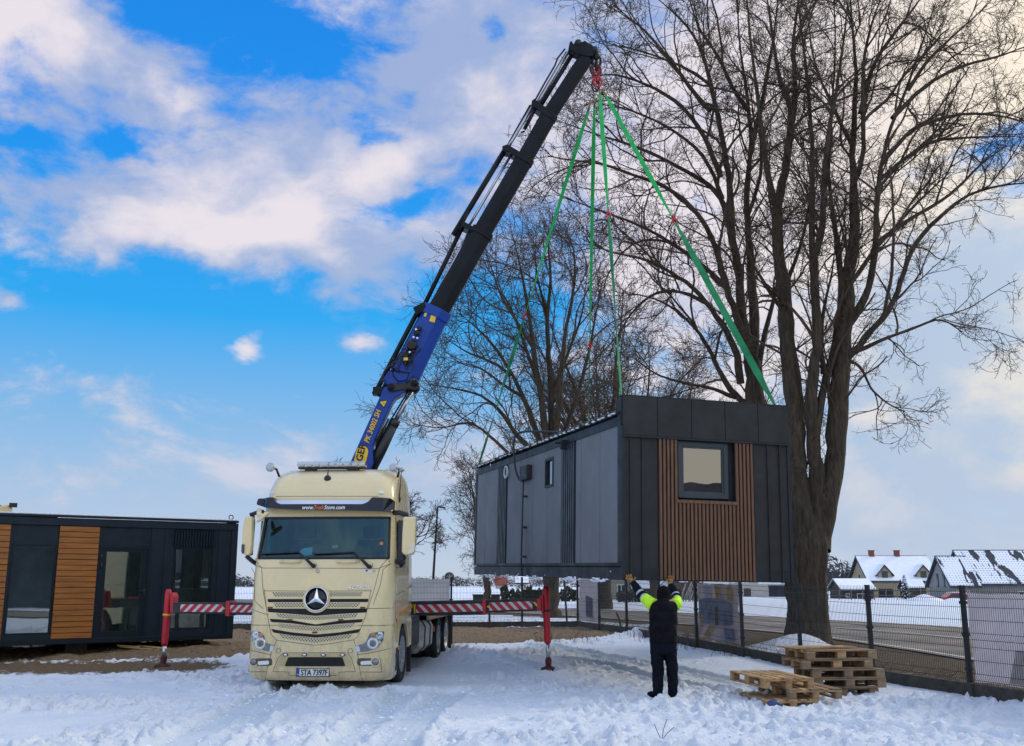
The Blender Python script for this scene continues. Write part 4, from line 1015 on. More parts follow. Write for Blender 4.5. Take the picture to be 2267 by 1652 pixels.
def truck():
    t = thing('crane_truck', 'cream coloured heavy truck with a three pointed star on its grille', 'truck', M=TM)
    # ---- cab shell
    rows = sorted(set([1.04,1.15,1.3,1.5,1.65,1.85,2.0,2.1,2.19,2.35,2.53,2.7,2.88,2.98,3.1,3.2,3.27,3.36,3.45,3.54,3.62,3.69,3.74,3.79,3.82,3.85,3.86]))
    NF, NA = 8, 7
    def half(z, inset=0.):
        y0, w, r = prof(z); k = w-r; P = []
        rb = 2.32 - (.0 if z < 3.3 else .35*((z-3.3)/.56)**2)
        for i in range(NF+1): x = k*i/NF; P.append((x, y0+.05*(x/w)**2))
        for i in range(1, NA+1): a = math.pi/2*i/NA; P.append((k+r*math.sin(a), y0+.05*(k/w)**2+r*1.05*(1-math.cos(a))))
        for f in (.15,.4,.7,.93): P.append((w, P[NF+NA][1]+(rb-P[NF+NA][1])*f))
        P.append((w-.05, rb)); P.append((w*.5, rb+.02))
        return [(x*(1-inset/w), y+inset) for x, y in P]
    def shell(inset, skipf, zs):
        V = []; ring = []
        for z in zs:
            h = half(z, inset); full = [(-x, y) for x, y in reversed(h[1:])]+h; V.append([(x, y, z) for x, y in full])
        n = len(V[0]); mid = len(half(zs[0]))-1; F = []; 
        for k in range(len(zs)-1):
            for i in range(n):
                j = (i+1) % n; c = abs((i if i < mid else i+1)-mid)
                if skipf(zs[k], zs[k+1], min(abs(i-mid), abs(i+1-mid)) if j else 99, i >= mid): continue
                F.append((k*n+i, k*n+j, (k+1)*n+j, (k+1)*n+i))
        b = (len(zs)-1)*n; F.append(tuple(range(b, b+n))); F.append(tuple(range(n-1, -1, -1)))
        return [p for r in V for p in r], F
    GA = NF+3
    def skip(za, zb, c, right): return za >= 2.18 and zb <= 2.89 and c < GA
    V, F = shell(0., skip, rows); m = MB(); m.smooth = True; m.add(V, F); cab = m.build('cab', cream, t, True)
    mod = cab.modifiers.new('edge', 'EDGE_SPLIT'); mod.split_angle = R(38)
    m = MB(); V, F = shell(.06, lambda a, b, c, r: a >= 1.99 and b <= 2.99 and c < GA+1, [1.2,1.6,2.0,2.19,2.53,2.88,2.98,3.2,3.3]); m.add(V, F); m.build('cab_lining', mat('cab_interior', (.022,.036,.042), .8, 0, .2, 3), t, True)
    # windscreen pane, bonded in a black edge
    zs = [2.18,2.30,2.42,2.54,2.66,2.78,2.89]; G = []
    for z in zs:
        h = half(z)[:GA+1]; full = [(-x, y) for x, y in reversed(h[1:])]+h; G.append([(x, y+.006, z) for x, y in full])
    m = MB(); m.smooth = True; m.loft(G, False, False); scr = m.build('windscreen', glass('windscreen_glass', (.34,.54,.60), .075, .01, (.45,.85,1.0)), t, True)
    m = MB(); n = len(G[0])
    for e in (G[0], G[-1]): m.tube([(x, y-.002, z) for x, y, z in e], .022, 6)
    m.tube([(r_[0][0], r_[0][1], r_[0][2]) for r_ in G], .024, 6); m.tube([(r_[-1][0], r_[-1][1], r_[-1][2]) for r_ in G], .024, 6); m.build('window_seal', rubber, scr, True)
    # inside: dashboard, wheel, seats, tablet, papers
    dk = mat('cab_interior', (.035,.037,.040), .8)
    m = MB(); m.prism([(-1.1,.42,1.95),(-1.1,.36,2.17),(-1.1,.62,2.25),(-1.1,.9,2.2),(-1.1,.95,1.9)], (2.2,0,0)); dash = m.build('dashboard', dk, t, True, .02)
    m = MB(); c = Vector((.62,.92,2.36)); m.ring(c, (0,-.75,.66), .22, .018, 26, 7); m.lathe(c, (0,-.75,.66), [(-.03,.07),(.02,.06)], 14); m.box(c, (.40,.02,.03)); m.build('steering_wheel', rubber, t, True)
    m = MB()
    for x in (-.6, .6): m.bbox((x-.27,1.35,1.5), (x+.27,1.5,2.55)); m.bbox((x-.16,1.38,2.57), (x+.16,1.48,2.8))
    m.build('seats', mat('seat_cloth', (.03,.032,.04), .9), t, True, .04)
    a, b_ = ty(c1(972,1085), .46), ty(c1(1140,990), .46); m = MB(); m.bbox((a.x,.44,a.z), (b_.x,.47,b_.z)); m.build('tablet', rubber, t, True, .01)
    a, b_ = ty(c1(1172,1028), .5), ty(c1(1232,995), .5); m = MB(); m.bbox((a.x,.49,a.z), (b_.x,.5,b_.z)); m.build('dash_switch', alu, t, True)
    a, b_ = ty(c1(455,1075), .75), ty(c1(545,730), .75); m = MB(); m.prism([(a.x,.75,a.z),(a.x+.16,.75,a.z),(b_.x,.75,b_.z),(b_.x-.14,.75,b_.z)], (0,.02,0)); m.build('cab_curtain', mat('teal_curtain', (.03,.42,.45), .8), t, True)
    patch('sticker', [(1655,960),(1690,960),(1690,996),(1655,996)], c1, .004, .003, mat('orange_sticker', (.55,.2,.06), .6), t, .03)
    # ---- bumper and skirt
    zs = [.14,.20,.30,.45,.6,.8,.95,1.06]; Rg = []
    for z in zs:
        h = [p for p in half(z) if p[1] < .78][:NF+NA+1]; w = prof(z)[1]; h = h+[(w,.5),(w-.005,.80),(w-.10,.84)]
        Rg.append([(-x, y, z) for x, y in reversed(h[1:])]+[(x, y, z) for x, y in h])
    m = MB(); m.smooth = True; m.loft(Rg, True, True); o = m.build('bumper', cream, t, True); o.modifiers.new('edge', 'EDGE_SPLIT').split_angle = R(38)
    for s in (-1, 1):
        m = MB()                                                    # wheel arch and rear skirt
        P = []
        for k in range(15):
            a = R(8+164*k/14); P.append((.60*math.cos(a), .60*math.sin(a)))
        ring_o = [(1.42-p[0], .50+p[1]) for p in P]
        poly = [(.80,1.10)]+[(y, z) for y, z in ring_o]+[(2.30,.62),(2.32,1.10)]
        m.prism([(s*1.247,y,z) for y, z in poly], (-s*.07,0,0)); m.build('wheel_arch', cream, t, True, .012)
        m = MB(); pr = []
        for k in range(15): pr.append((1.42-P[k][0]*1.0, .50+P[k][1]*1.0))
        for (ya, za), (yb, zb) in zip(pr[:-1], pr[1:]): m.add([(s*1.18,ya,za),(s*1.18,yb,zb),(s*.7,yb,zb),(s*.7,ya,za)], [(0,1,2,3)])
        m.build('arch_liner', rubber, t, True)
    # ---- seams of the front
    m = MB(); S = lambda p, c=c1, **k: seam(m, p, c, **k)
    S([(385,1128),(455,1225),(470,1460),(505,1640)]); S([(455,1228),(1650,1232)]); S([(1740,1128),(1655,1228),(1595,1460),(1535,1640)]); S([(478,1460),(900,1462)]); S([(1140,1462),(1575,1460)])
    S([(350,1225),(378,1300),(385,1560),(470,1640)]); S([(1760,1190),(1690,1240),(1660,1400),(1590,1600)]); S([(395,1130),(365,1185),(460,1225)]); S([(1742,1130),(1765,1185),(1655,1228)])
    S([(290,250),(330,245),(480,300)], c2); S([(1390,240),(1640,235)], c2)
    S([(440,60),(470,300),(505,480),(555,535),(800,568),(905,582),(1020,572),(1270,532),(1310,500),(1385,300),(1435,60)], c2)
    S([(555,535),(510,640),(455,905)], c2); S([(1272,532),(1305,640),(1356,912)], c2); S([(258,612),(370,640),(505,672)], c2); S([(1300,672),(1450,650),(1635,605)], c2)
    S([(520,826),(570,700),(620,652),(1215,650),(1250,700),(1288,826),(1135,832),(1130,862),(670,862),(660,830)], c2, closed=True)
    S([(288,822),(305,700),(350,690)], c2); S([(288,822),(455,826)], c2); S([(1535,830),(1520,710),(1475,690)], c2); S([(1340,830),(1535,830)], c2)
    for c in ((573,633),(1240,633)): S([(c[0]+22*math.cos(a), c[1]+22*math.sin(a)) for a in np.linspace(0, 2*math.pi, 18)[:-1]], c2, r=.004, closed=True)
    S([(600,500),(1640,500)], c1)
    m.build('panel_seam', seamm, t, True)
    # ---- sun visor, top strip with the sky's reflection put into its colour, lettering
    vis = [(428,590),(447,528),(605,516),(620,560),(660,586),(1500,586),(1560,560),(1592,516),(1785,528),(1812,548),(1806,655),(1770,662),(1400,650),(1100,646),(800,640),(520,622)]
    vz = patch('sun_visor', vis, c1, .17, .20, mat('black_acrylic', (.010,.010,.012), .12, 0, .05, 2), t, .03, .01)
    patch('visor_strip', [(612,545),(1572,545),(1545,572),(1500,584),(665,584),(630,568)], c1, .10, .08, mat('sky_reflection_strip', (.62,.68,.75), .12, .7, .05, 1), t, .02)
    a = tf(c1(870,615), .176); b_ = tf(c1(1295,615), .176); y_ = min(a.y, b_.y, tf(c1(1080,615), .176).y)-.004; wtot = b_.x-a.x
    org = Vector((a.x, y_, a.z-.03)); wh = mat('white_lettering', (.85,.86,.88), .5); og = mat('orange_lettering', (.85,.20,.03), .5)
    x = a.x
    for wd, mm, frac in (('www.', wh, .272), ('Truck', og, .232), ('Store', wh, .245), ('.com', wh, .235)):
        vs, fs = text_polys(wd, .105, .22); x0 = min(v.x for v in vs); x1 = max(v.x for v in vs); k = wtot*frac/(x1-x0)
        bmx = MB()
        for d in (-.0016, .0016): bmx.add([Vector((x+(v.x-x0)*k+d, fy(0, org.z+.03)-.178-.0004*(d > 0), org.z+v.y)) for v in vs], fs)
        ob = bmx.build('lettering', mm, vz, True); x += wtot*frac+.008
    # ---- grille
    gp = lambda p, nm='grille_slot', out=.003, mm=blackm: patch(nm, p, c2, out, .02, mm, t, .012)
    gp([(470,152),(1410,150),(1404,181),(476,182)]); gp([(470,241),(1402,241),(1394,277),(1150,290),(920,308),(690,290),(478,273)]); gp([(490,336),(670,345),(920,388),(1160,350),(1360,338),(1346,368),(1150,385),(920,420),(690,378),(506,366)][:6]+[(1346,368),(1150,382),(920,404),(690,378),(506,366)])
    gp([(506,430),(700,462),(920,482),(1140,462),(1336,430),(1315,465),(1120,492),(920,511),(720,492),(526,464)])
    for p in ([(515,89),(832,89),(822,128),(535,129)], [(1045,87),(1358,87),(1340,126),(1052,127)], [(530,186),(818,188),(830,228),(548,229)], [(1040,188),(1332,186),(1312,227),(1030,228)],
              [(546,286),(920,312),(1310,286),(1290,322),(920,348),(570,323)], [(566,377),(920,412),(1280,376),(1260,416),(920,452),(590,418)], [(580,476),(920,517),(1256,472),(1236,514),(920,558),(602,514)]):
        patch('grille_mesh', p, c2, .004, .02, perf, t, .01)
    for c in ((497,232),(1357,232),(680,345),(1153,345),(912,463)): patch('marker_light', [(c[0]-24,c[1]-8),(c[0]+24,c[1]-8),(c[0]+24,c[1]+8),(c[0]-24,c[1]+8)], c2, .02, .025, mat('smoked_lens', (.16,.05,.03), .2), t, .01)
    # star
    c = tf(c2(929,152)); ct = Vector((c.x, c.y-.02, c.z)); ax = Vector((0,-1,.10)).normalized(); m = MB()
    m.lathe(ct, ax, [(-.05,.235),(.012,.235),(.02,.215),(.0,.205)], 40); em = m.build('star_emblem', cream, t, True)
    m = MB(); m.lathe(ct, ax, [(-.03,.21),(.004,.21),(.010,.0)], 40); m.build('disc', mat('black_acrylic', (.01,.01,.012), .12), em, True)
    m = MB(); m.ring(ct+ax*.018, ax, .198, .012, 40, 8); m.build('ring', chrome, em, True)
    m = MB(); u = Vector((1,0,0)); w_ = ax.cross(u)*-1
    if w_.z < 0: w_ = -w_
    cc = ct+ax*.035
    for k in range(3):
        a = R(90+120*k); tip = cc-ax*.02+(u*math.cos(a)+w_*math.sin(a))*.185; l = cc-ax*.02+(u*math.cos(a+R(60))+w_*math.sin(a+R(60)))*.042; r_ = cc-ax*.02+(u*math.cos(a-R(60))+w_*math.sin(a-R(60)))*.042
        m.add([cc, l, tip], [(0,1,2)]); m.add([cc, tip, r_], [(0,1,2)])
    m.build('star', chrome, em, True)
    # badges
    c = tf(c1(1025,1260)); m = MB(); m.lathe(c, (0,-1,.1), [(-.01,.034),(.006,.034),(.01,.02)], 20); m.build('badge', alu, t, True)
    patch('sticker', [(1480,1240),(1578,1244),(1578,1272),(1480,1268)], c1, .003, .003, mat('white_sticker', (.7,.72,.74), .5), t); patch('sticker', [(1512,1244),(1532,1245),(1532,1264),(1512,1263)], c1, .006, .003, mat('blue_sticker', (.04,.08,.22), .5), t); patch('sticker', [(1580,1246),(1612,1247),(1612,1271),(1580,1271)], c1, .003, .003, mat('beige_sticker', (.5,.42,.25), .5), t)
    a = tf(c1(1325,1442)); b_ = tf(c1(1560,1442)); lettering('lettering', 'ACTROS', .085, (a.x, a.y-.012, a.z), (b_.x-a.x, b_.y-a.y, 0), (0,.1,1), chrome, t, .45, center=False, bold=.003, width=(b_-a).length, local=True)
    # hand grips
    for x0, x1 in ((640,860),(1215,1445)):
        a, b_ = tf(c1(x0+30,1165)), tf(c1(x1-30,1165)); m = MB()
        m.tube([a+Vector((-.03,.01,0)), a+Vector((0,-.05,0)), (a+b_)/2+Vector((0,-.06,-.012)), b_+Vector((0,-.05,0)), b_+Vector((.03,.01,0))], .018, 8); m.ball(a+Vector((-.02,0,0)), .05, 12, (1,.4,.75)); m.ball(b_+Vector((.02,0,0)), .05, 12, (1,.4,.75)); m.build('hand_grip', creamd, t, True)
    # wipers
    for pts, tip in (([(975,1205),(890,1120),(832,1066)], (430,1084)), ([(1545,1215),(1440,1110),(1388,1066)], (985,1085))):
        P = [tf(c1(*p), .05) for p in pts]; m = MB(); m.tube(P, [.030,.022,.014], 8); e = tf(c1(*tip), .03); q = [P[-1].lerp(e, k/6) for k in range(7)]; q = [Vector((p.x, fy(p.x, p.z)-.035, p.z)) for p in q]; m.tube(q, .013, 6); m.lathe(P[0]+Vector((0,.05,0)), (0,-1,0), [(0,.04),(.07,.03)], 14)
        h = tf(c1(tip[0]*0+pts[0][0]+35,1205), .03); m.tube([P[0], P[0]+Vector((.05,-.01,-.03)), h, h+Vector((.0,0,.04))], .006, 5); m.build('wiper', rubber, t, True)
    # headlights
    for s, pts, pj, up, am in ((-1, [(318,450),(402,456),(440,492),(452,562),(532,582),(520,642),(440,630),(352,592),(325,540)], (405,566,40), (366,490,24), (412,488)),
                               (1, [(1558,450),(1422,470),(1402,520),(1378,562),(1288,590),(1300,646),(1402,640),(1500,602),(1546,540)], (1450,566,42), (1515,495,30), (1455,490))):
        hl = patch('headlight', pts, c2, .004, .02, mat('lamp_housing', (.10,.11,.12), .35, .4, .5, 14), t, .03)
        m = MB(); q = tf(c2(pj[0], pj[1])); m.lathe(q+Vector((0,.03,0)), (0,-1,0), [(0,.085),(.04,.098),(.052,.088),(.042,.062)], 26); m.build('bezel', chrome, hl, True)
        m = MB(); m.lathe(q+Vector((0,.0,0)), (0,-1,0), [(0,.06),(.02,.055),(.035,.035),(.04,.0)], 22); m.build('projector', mat('dark_lens', (.03,.04,.05), .05), hl, True)
        q = tf(c2(up[0], up[1])); m = MB(); m.lathe(q+Vector((0,.02,0)), (0,-1,0), [(0,.062),(.034,.066),(.030,.03),(.02,.0)], 22); m.build('reflector', chrome, hl, True)
        m = MB(); q = tf(c2(*am)); m.ball(q, .05, 12, (.9,.35,.7)); m.build('indicator', amber, hl, True)
        k = pts[4:6] if s < 0 else pts[4:6]
        a = [(k[0][0], k[0][1]), (k[0][0]-s*-34*-1*-1, k[0][1]+2), (k[1][0]-s*-34*-1*-1, k[1][1]-2), (k[1][0], k[1][1])]
        patch('daytime_light', [(500,582),(530,588),(520,640),(488,636)] if s < 0 else [(1322,588),(1290,592),(1302,643),(1334,640)], c2, .008, .02, whitep, hl, .01)
        patch('lens', pts, c2, .060, .006, lensg, hl, .03)
    # fog lamps with their bright strips
    for cx_, x0, x1 in ((345,384,486),(1475,1338,1440)):
        patch('fog_recess', [(min(x0,cx_)-34,702),(max(x1,cx_)+30,702),(max(x1,cx_)+30,772),(min(x0,cx_)-34,772)], c2, .003, .02, mat('dark_recess', (.10,.085,.05), .7), t, .04)
        q = tf(c2(cx_,737)); m = MB(); m.ring(q+Vector((0,-.012,0)), (0,-1,0), .072, .014, 26, 8); fo = m.build('fog_lamp', creamd, t, True)
        m = MB(); m.lathe(q, (0,-1,0), [(0,.06),(.02,.055),(.028,.0)], 20); m.build('lens', mat('fog_glass', (.22,.25,.28), .08, .6), fo, True)
        patch('light_strip', [(x0,730),(x1,724),(x1,760),(x0,764)], c2, .02, .03, whitep, t, .02)
    # lower intake and plate
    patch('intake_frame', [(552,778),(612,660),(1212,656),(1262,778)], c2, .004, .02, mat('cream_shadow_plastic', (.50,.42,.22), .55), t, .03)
    patch('intake', [(632,776),(664,692),(1166,692),(1196,776)], c2, .010, .02, blackm, t, .02)
    for c in ((640,670),(815,670),(990,672),(1168,672)):
        q = tf(c2(*c)); m = MB(); m.ball(q, .052, 12, (1,.45,.5)); lo = m.build('marker_light', rubber, t, True); m = MB(); m.ball(q+Vector((0,-.014,0)), .034, 10, (1,.4,.55)); m.build('lens', whitep, lo, True)
    a, b_ = tf(c2(742,871)), tf(c2(1046,797)); yp = fy((a.x+b_.x)/2, a.z)-.03; m = MB(); m.bbox((a.x-.004,yp,a.z-.004), (b_.x+.004,yp+.03,b_.z+.004)); pl = m.build('license_plate', rubber, t, True, .004)
    m = MB(); m.bbox((a.x+.055,yp-.004,a.z+.010), (b_.x-.010,yp+.01,b_.z-.010)); m.build('plate_face', mat('plate_white', (.72,.74,.74), .4), pl, True)
    m = MB(); m.bbox((a.x+.010,yp-.004,a.z+.010), (a.x+.052,yp+.01,b_.z-.010)); m.build('country_band', mat('plate_blue', (.02,.07,.36), .4), pl, True)
    zc = (a.z+b_.z)/2; lettering('lettering', 'STA 7397F', .135, ((a.x+.055+b_.x)/2, yp-.003, zc), (1,0,0), (0,0,1), mat('plate_black', (.012,.012,.012), .5), pl, bold=.004, width=(b_.x-a.x)-.11, local=True)
    lettering('lettering', 'PL', .035, (a.x+.031, yp-.003, a.z+.032), (1,0,0), (0,0,1), mat('white_lettering', (.85,.86,.88), .5), pl, local=True)
    # ---- mirrors
    def slab(pts, crop, y, th, mm, name, bev=.02, par=t):
        m = MB(); m.prism([ty(crop(*p), y) for p in pts], (0, th, 0)); return m.build(name, mm, par, True, bev, seg=3)
    for s in (-1, 1):
        if s < 0:
            mo = slab([(282,706),(350,700),(360,720),(352,1000),(338,1075),(318,1102),(262,1090),(250,1060),(258,830)], c1, .18, .16, cream, 'side_mirror', .03)
            slab([(262,985),(278,990),(274,1075),(258,1085),(247,1060),(250,990)], c1, .155, .03, mat('dark_mirror_lens', (.08,.05,.06), .2), 'indicator', .005, mo)
            slab([(350,700),(376,690),(382,760),(358,1095),(330,1104),(352,1000)], c1, .30, .06, rubber, 'glass_housing', .01, mo)
            m = MB(); m.tube([ty(c1(335,690), .3), ty(c1(420,660), .35), ty(c1(470,655), .45)], .035, 8); m.tube([ty(c1(300,1105), .3), ty(c1(350,1150), .36), ty(c1(400,1185), .45)], .04, 8); m.build('mirror_arm', rubber, mo, True)
            fm = slab([(392,758),(440,690),(505,652),(524,662),(510,690),(440,745),(405,768)], c1, -.05, .07, cream, 'front_mirror', .02)
            m = MB(); m.tube([ty(c1(432,640), .12), ty(c1(430,690), .0), ty(c1(450,700), -.02)], .045, 8); m.build('mirror_arm', cream, fm, True)
        else:
            mo = slab([(1892,706),(2016,706),(2022,730),(2014,960),(1996,1090),(1900,1098),(1876,1060),(1880,900)], c1, .22, .16, cream, 'side_mirror', .03)
            slab([(1948,985),(2008,962),(2016,990),(2004,1068),(1940,1092),(1930,1075)], c1, .19, .035, mat('cream_bright_cap', (.72,.66,.46), .35), 'mirror_cap', .012, mo)
            m = MB(); m.tube([ty(c1(1800,668), .45), ty(c1(1850,664), .36), ty(c1(1935,690), .3)], .045, 8); m.tube([ty(c1(1815,1160), .5), ty(c1(1840,1165), .36), ty(c1(1905,1115), .3)], .05, 8); m.build('mirror_arm', rubber, mo, True)
    # ---- side glass, door lines
    for s in (-1, 1):
        m = MB(); X = s*1.238
        m.prism([(X,.52,2.12),(X,.60,2.86),(X-s*.02,1.42,2.90),(X,1.42,2.10),(X,.9,2.02)], (s*.012,0,0)); m.build('door_window', mat('dark_side_glass', (.012,.014,.016), .06), t, True, .004)
        m = MB()
        for p in ([(.42,1.12),(.44,2.1),(.56,2.94),(1.48,2.96),(1.50,1.10)], [(.44,2.02),(1.5,2.05)], [(.45,1.55),(2.3,1.72)], [(.4,3.02),(2.3,3.02)]):
            m.tube([(s*(np.interp(z, _z, _w)+.0005), y, z) for y, z in p], .005, 5)
        m.build('panel_seam', seamm, t, True)
        m = MB(); m.bbox((s*1.245,1.3,1.62), (s*1.275,1.46,1.66)); m.build('door_handle', creamd, t, True, .008)
        m = MB(); m.tube([(s*1.262,.66,1.12),(s*1.264,2.3,1.30)], .0, 4) if False else m.prism([(s*1.249,.78,1.17),(s*1.249,2.3,1.30),(s*1.249,2.3,1.36),(s*1.249,.78,1.24)], (s*.006,0,0)); m.build('reflective_stripe', mat('orange_reflective', (.72,.30,.025), .4), t, True)
        m = MB(); m.bbox((s*1.246,.52,.86), (s*1.252,.64,1.16)); q = m.build('warning_sticker', mat('yellow_sticker', (.75,.50,.03), .5), t, True)
        m = MB(); m.bbox((s*1.25,.53,1.08), (s*1.255,.63,1.15)); m.build('red_band', mat('red_sticker', (.5,.03,.03), .5), q, True)
        m = MB(); m.bbox((s*1.2,.56,.28), (s*1.256,.78,.34)); m.bbox((s*1.2,.56,.50), (s*1.256,.78,.56)); m.bbox((s*1.18,.54,.26), (s*1.249,.79,.66)); m.build('step', rubber, t, True, .01)
        m = MB()
        for y in (.2,.55): pass
        m.bbox((s*1.20,.84,.60), (s*1.262,.88,.68)); m.build('side_marker', amber, t, True, .01)
    # roof fairing seam and slots on the right rear shoulder
    for s in (-1, 1):
        m = MB(); m.prism([(s*1.16,1.0,3.05),(s*1.16,2.34,3.02),(s*1.16,2.44,3.12),(s*1.13,2.30,3.60),(s*1.08,1.9,3.70),(s*1.13,1.2,3.45)], (-s*.08,0,0)); m.build('side_fairing', cream, t, True, .03, seg=3)
        m = MB()
        for k in range(5): m.bbox((s*1.19,1.5+.18*k,2.985), (s*1.215,1.58+.18*k,3.025))
        m.build('vent_slots', rubber, t, True)
    # ---- roof furniture
    L0, L1 = ty(c1(822,178), 1.0), ty(c1(1522,178), 1.0); zr = L0.z; m = MB()
    prof_ = [(-.09,-.055),(.09,-.055),(.12,-.01),(.10,.045),(-.10,.045),(-.12,-.01)]
    rings = []
    for k, sc_ in ((0,.5),(.012,.85),(.04,1),(.96,1),(.988,.85),(1,.5)):
        x = L0.x+(L1.x-L0.x)*k; rings.append([(x, 1.0+a*sc_, zr+b*sc_) for a, b in prof_])
    m.loft(rings); lb = m.build('light_bar', glass('bar_cover', (.80,.84,.88), .22), t, True)
    m = MB()
    for k in range(9): x = L0.x+(L1.x-L0.x)*(.06+.11*k); m.bbox((x-.05,.95,zr-.04), (x+.05,1.05,zr+.02))
    m.build('lamp_modules', whitep, lb, True, .008)
    m = MB(); m.bbox((L0.x+.03,.93,zr-.085), (L1.x-.03,1.07,zr-.05)); m.bbox((L0.x+.15,.95,zr-.16), (L0.x+.35,1.1,zr-.08)); m.bbox((L1.x-.35,.95,zr-.16), (L1.x-.15,1.1,zr-.08)); m.build('bar_mount', rubber, lb, True)
    for c, s in (((545,205),-1), ((1798,210),1)):
        q = ty(c1(*c), .95 if s < 0 else .9); m = MB(); m.lathe(q+Vector((0,.03,0)), (0,-1,0), [(-.06,.025),(-.03,.06),(.02,.085),(.04,.088),(.045,.08)], 26); lo = m.build('work_lamp', mat('lamp_shell', (.55,.55,.54), .3, .7), t, True)
        m = MB(); m.lathe(q+Vector((0,-.008,0)), (0,-1,0), [(0,.08),(.02,.06),(.026,.0)], 24); m.build('lens', mat('lamp_face', (.42,.45,.47), .12, .8), lo, True)
        m = MB(); m.tube([q, q+Vector((-s*.10 if s < 0 else .10,.05,-.03)), q+Vector((.14 if s < 0 else .05,.12,-.16))], .022, 8); m.build('bracket', rubber, lo, True)
    q = ty(c1(1873,232), .95); m = MB(); m.ball(q, .055, 14, (1,1,.8)); m.build('beacon', alu, t, True)
    a = tf(c1(1852,525)) if False else tx(c1(1853,530), 1.18); m = MB(); m.ball(a, .045, 10, (.7,1,1.4)); m.tube([a, ty(c1(1875,250), a.y+.05)], [.012,.007], 6); m.build('antenna', rubber, t, True)
    a = tf(c1(1124,320)); m = MB(); m.ball(a, .065, 16, (1,.6,1)); b_ = ty(c1(1141,150), a.y+.05); m.tube([a, a.lerp(b_, .5)+Vector((.005,-.03,0)), b_], [.014,.009,.006], 6); m.build('antenna', rubber, t, True)
    for c in ((555,460),(1668,460)): patch('roof_marker', [(c[0]-28,c[1]+12),(c[0]-20,c[1]-16),(c[0]+24,c[1]-16),(c[0]+30,c[1]+14)], c1, .022, .04, whitep, t, .02, .006)
    # ---- chassis, wheels, tank, bed
    for x in (-1.07, 1.07): wheel(t, x, 1.42, .50, .51, .31, 1 if x > 0 else -1)
    for y in (6.55, 7.95):
        for s in (-1, 1):
            wheel(t, s*1.07, y, .50, .50, .28, s); wheel(t, s*.74, y, .50, .50, .28, s)
    m = MB()
    for s in (-1, 1): m.bbox((s*.36,1.2,.62), (s*.46,9.1,.92))
    for y in (1.42, 6.55, 7.95): m.bbox((-.95,y-.09,.42), (.95,y+.09,.58))
    for y in (2.6, 4.5, 5.6, 8.8): m.bbox((-.36,y-.06,.66), (.36,y+.06,.9))
    m.build('chassis_frame', frame_m, t, True, .01)
    m = MB(); m.bbox((-1.1,.95,.30), (1.1,2.3,1.1)); m.build('engine_underbody', blackm, t, True) if False else None
    m = MB(); m.bbox((-.8,.3,.28), (.8,.9,.9)); m.bbox((-.45,.9,.35), (.45,2.3,1.1)); m.build('engine_block', frame_m, t, True, .03)
    for s in (-1, 1):
        m = MB(); a = []
        def rr(yy, k=1.): return [(s*(.88+.36*k*cx_), yy, .66+.32*k*cz_) for cx_, cz_ in ((-1,-.7),(-.7,-1),(.6,-1),(.95,-.6),(1,.6),(.8,1),(-.7,1),(-1,.7))]
        m.loft([rr(3.75,.85), rr(3.8), rr(5.35), rr(5.4,.85)]); tk = m.build('fuel_tank', alu, t, True, .01)
        for y in (4.15, 4.95):
            m = MB(); m.loft([[(p[0]*1.0+s*.012*(1 if abs(p[0]) > .9 else -1), p[1], .66+(p[2]-.66)*1.04) for p in rr(y+d)] for d in (-.06,.06)]); m.build('strap', rubber, tk, True)
        m = MB(); m.bbox((s*1.14,2.42,.10), (s*1.22,2.46,1.28)); m.build('mud_flap', rubber, t, True)
        m = MB(); m.bbox((s*.82,9.0,.12), (s*1.24,9.03,1.05)); m.build('mud_flap', rubber, t, True)
        m = MB(); m.bbox((s*1.0,8.62,.05), (s*1.25,8.66,1.0)); m.build('mud_flap', rubber, t, True)
        m = MB()
        for y in (6.55, 7.95):
            for k in range(9):
                a0, a1 = R(20+140*k/9), R(20+140*(k+1)/9)
                m.add([(s*.58,y-.62*math.cos(a0),.5+.60*math.sin(a0)),(s*.58,y-.62*math.cos(a1),.5+.60*math.sin(a1)),(s*1.24,y-.62*math.cos(a1),.5+.60*math.sin(a1)),(s*1.24,y-.62*math.cos(a0),.5+.60*math.sin(a0))], [(0,1,2,3)])
        m.build('mud_guard', rubber, t, True)
        m = MB(); m.bbox((s*1.20,5.55,.70), (s*1.24,5.62,.82)); m.build('side_marker', amber, t, True)
    m = MB(); m.bbox((-1.25,4.6,1.08), (1.25,9.1,1.16)); m.bbox((-1.26,4.6,.98), (-1.2,9.1,1.2)); m.bbox((1.2,4.6,.98), (1.26,9.1,1.2)); m.bbox((-1.25,9.06,.95), (1.25,9.12,1.2)); m.build('load_bed', mat('bed_timber', (.42,.33,.22), .7, 0, .25, 4), t, True, .01)
    m = MB(); m.bbox((1.258,4.65,1.01), (1.265,5.6,1.17)); m.build('reflective_stripe', mat('orange_reflective', (.72,.30,.025), .4), t, True)
    m = MB(); m.bbox((-1.2,2.55,.55), (1.2,3.6,1.12)); m.bbox((1.02,2.5,.6), (1.22,3.5,1.0)); m.build('battery_box', frame_m, t, True, .03)
    return t
truck()
def dash_mask():
    P = [TM @ ty(c1(*p), .43) for p in ((842,1062),(880,1030),(972,1022),(964,1092),(905,1104),(868,1100))]
    m = MB(); m.prism(P, TM.to_3x3() @ Vector((0,.02,.01))); o = m.build('face_mask', mat('pale_cyan_cloth', (.35,.75,.78), .8, 0, .1, 8)); settle(o)
    tag(o, 'pale cyan paper face mask lying on the truck dashboard behind the windscreen', 'face mask')
dash_mask()
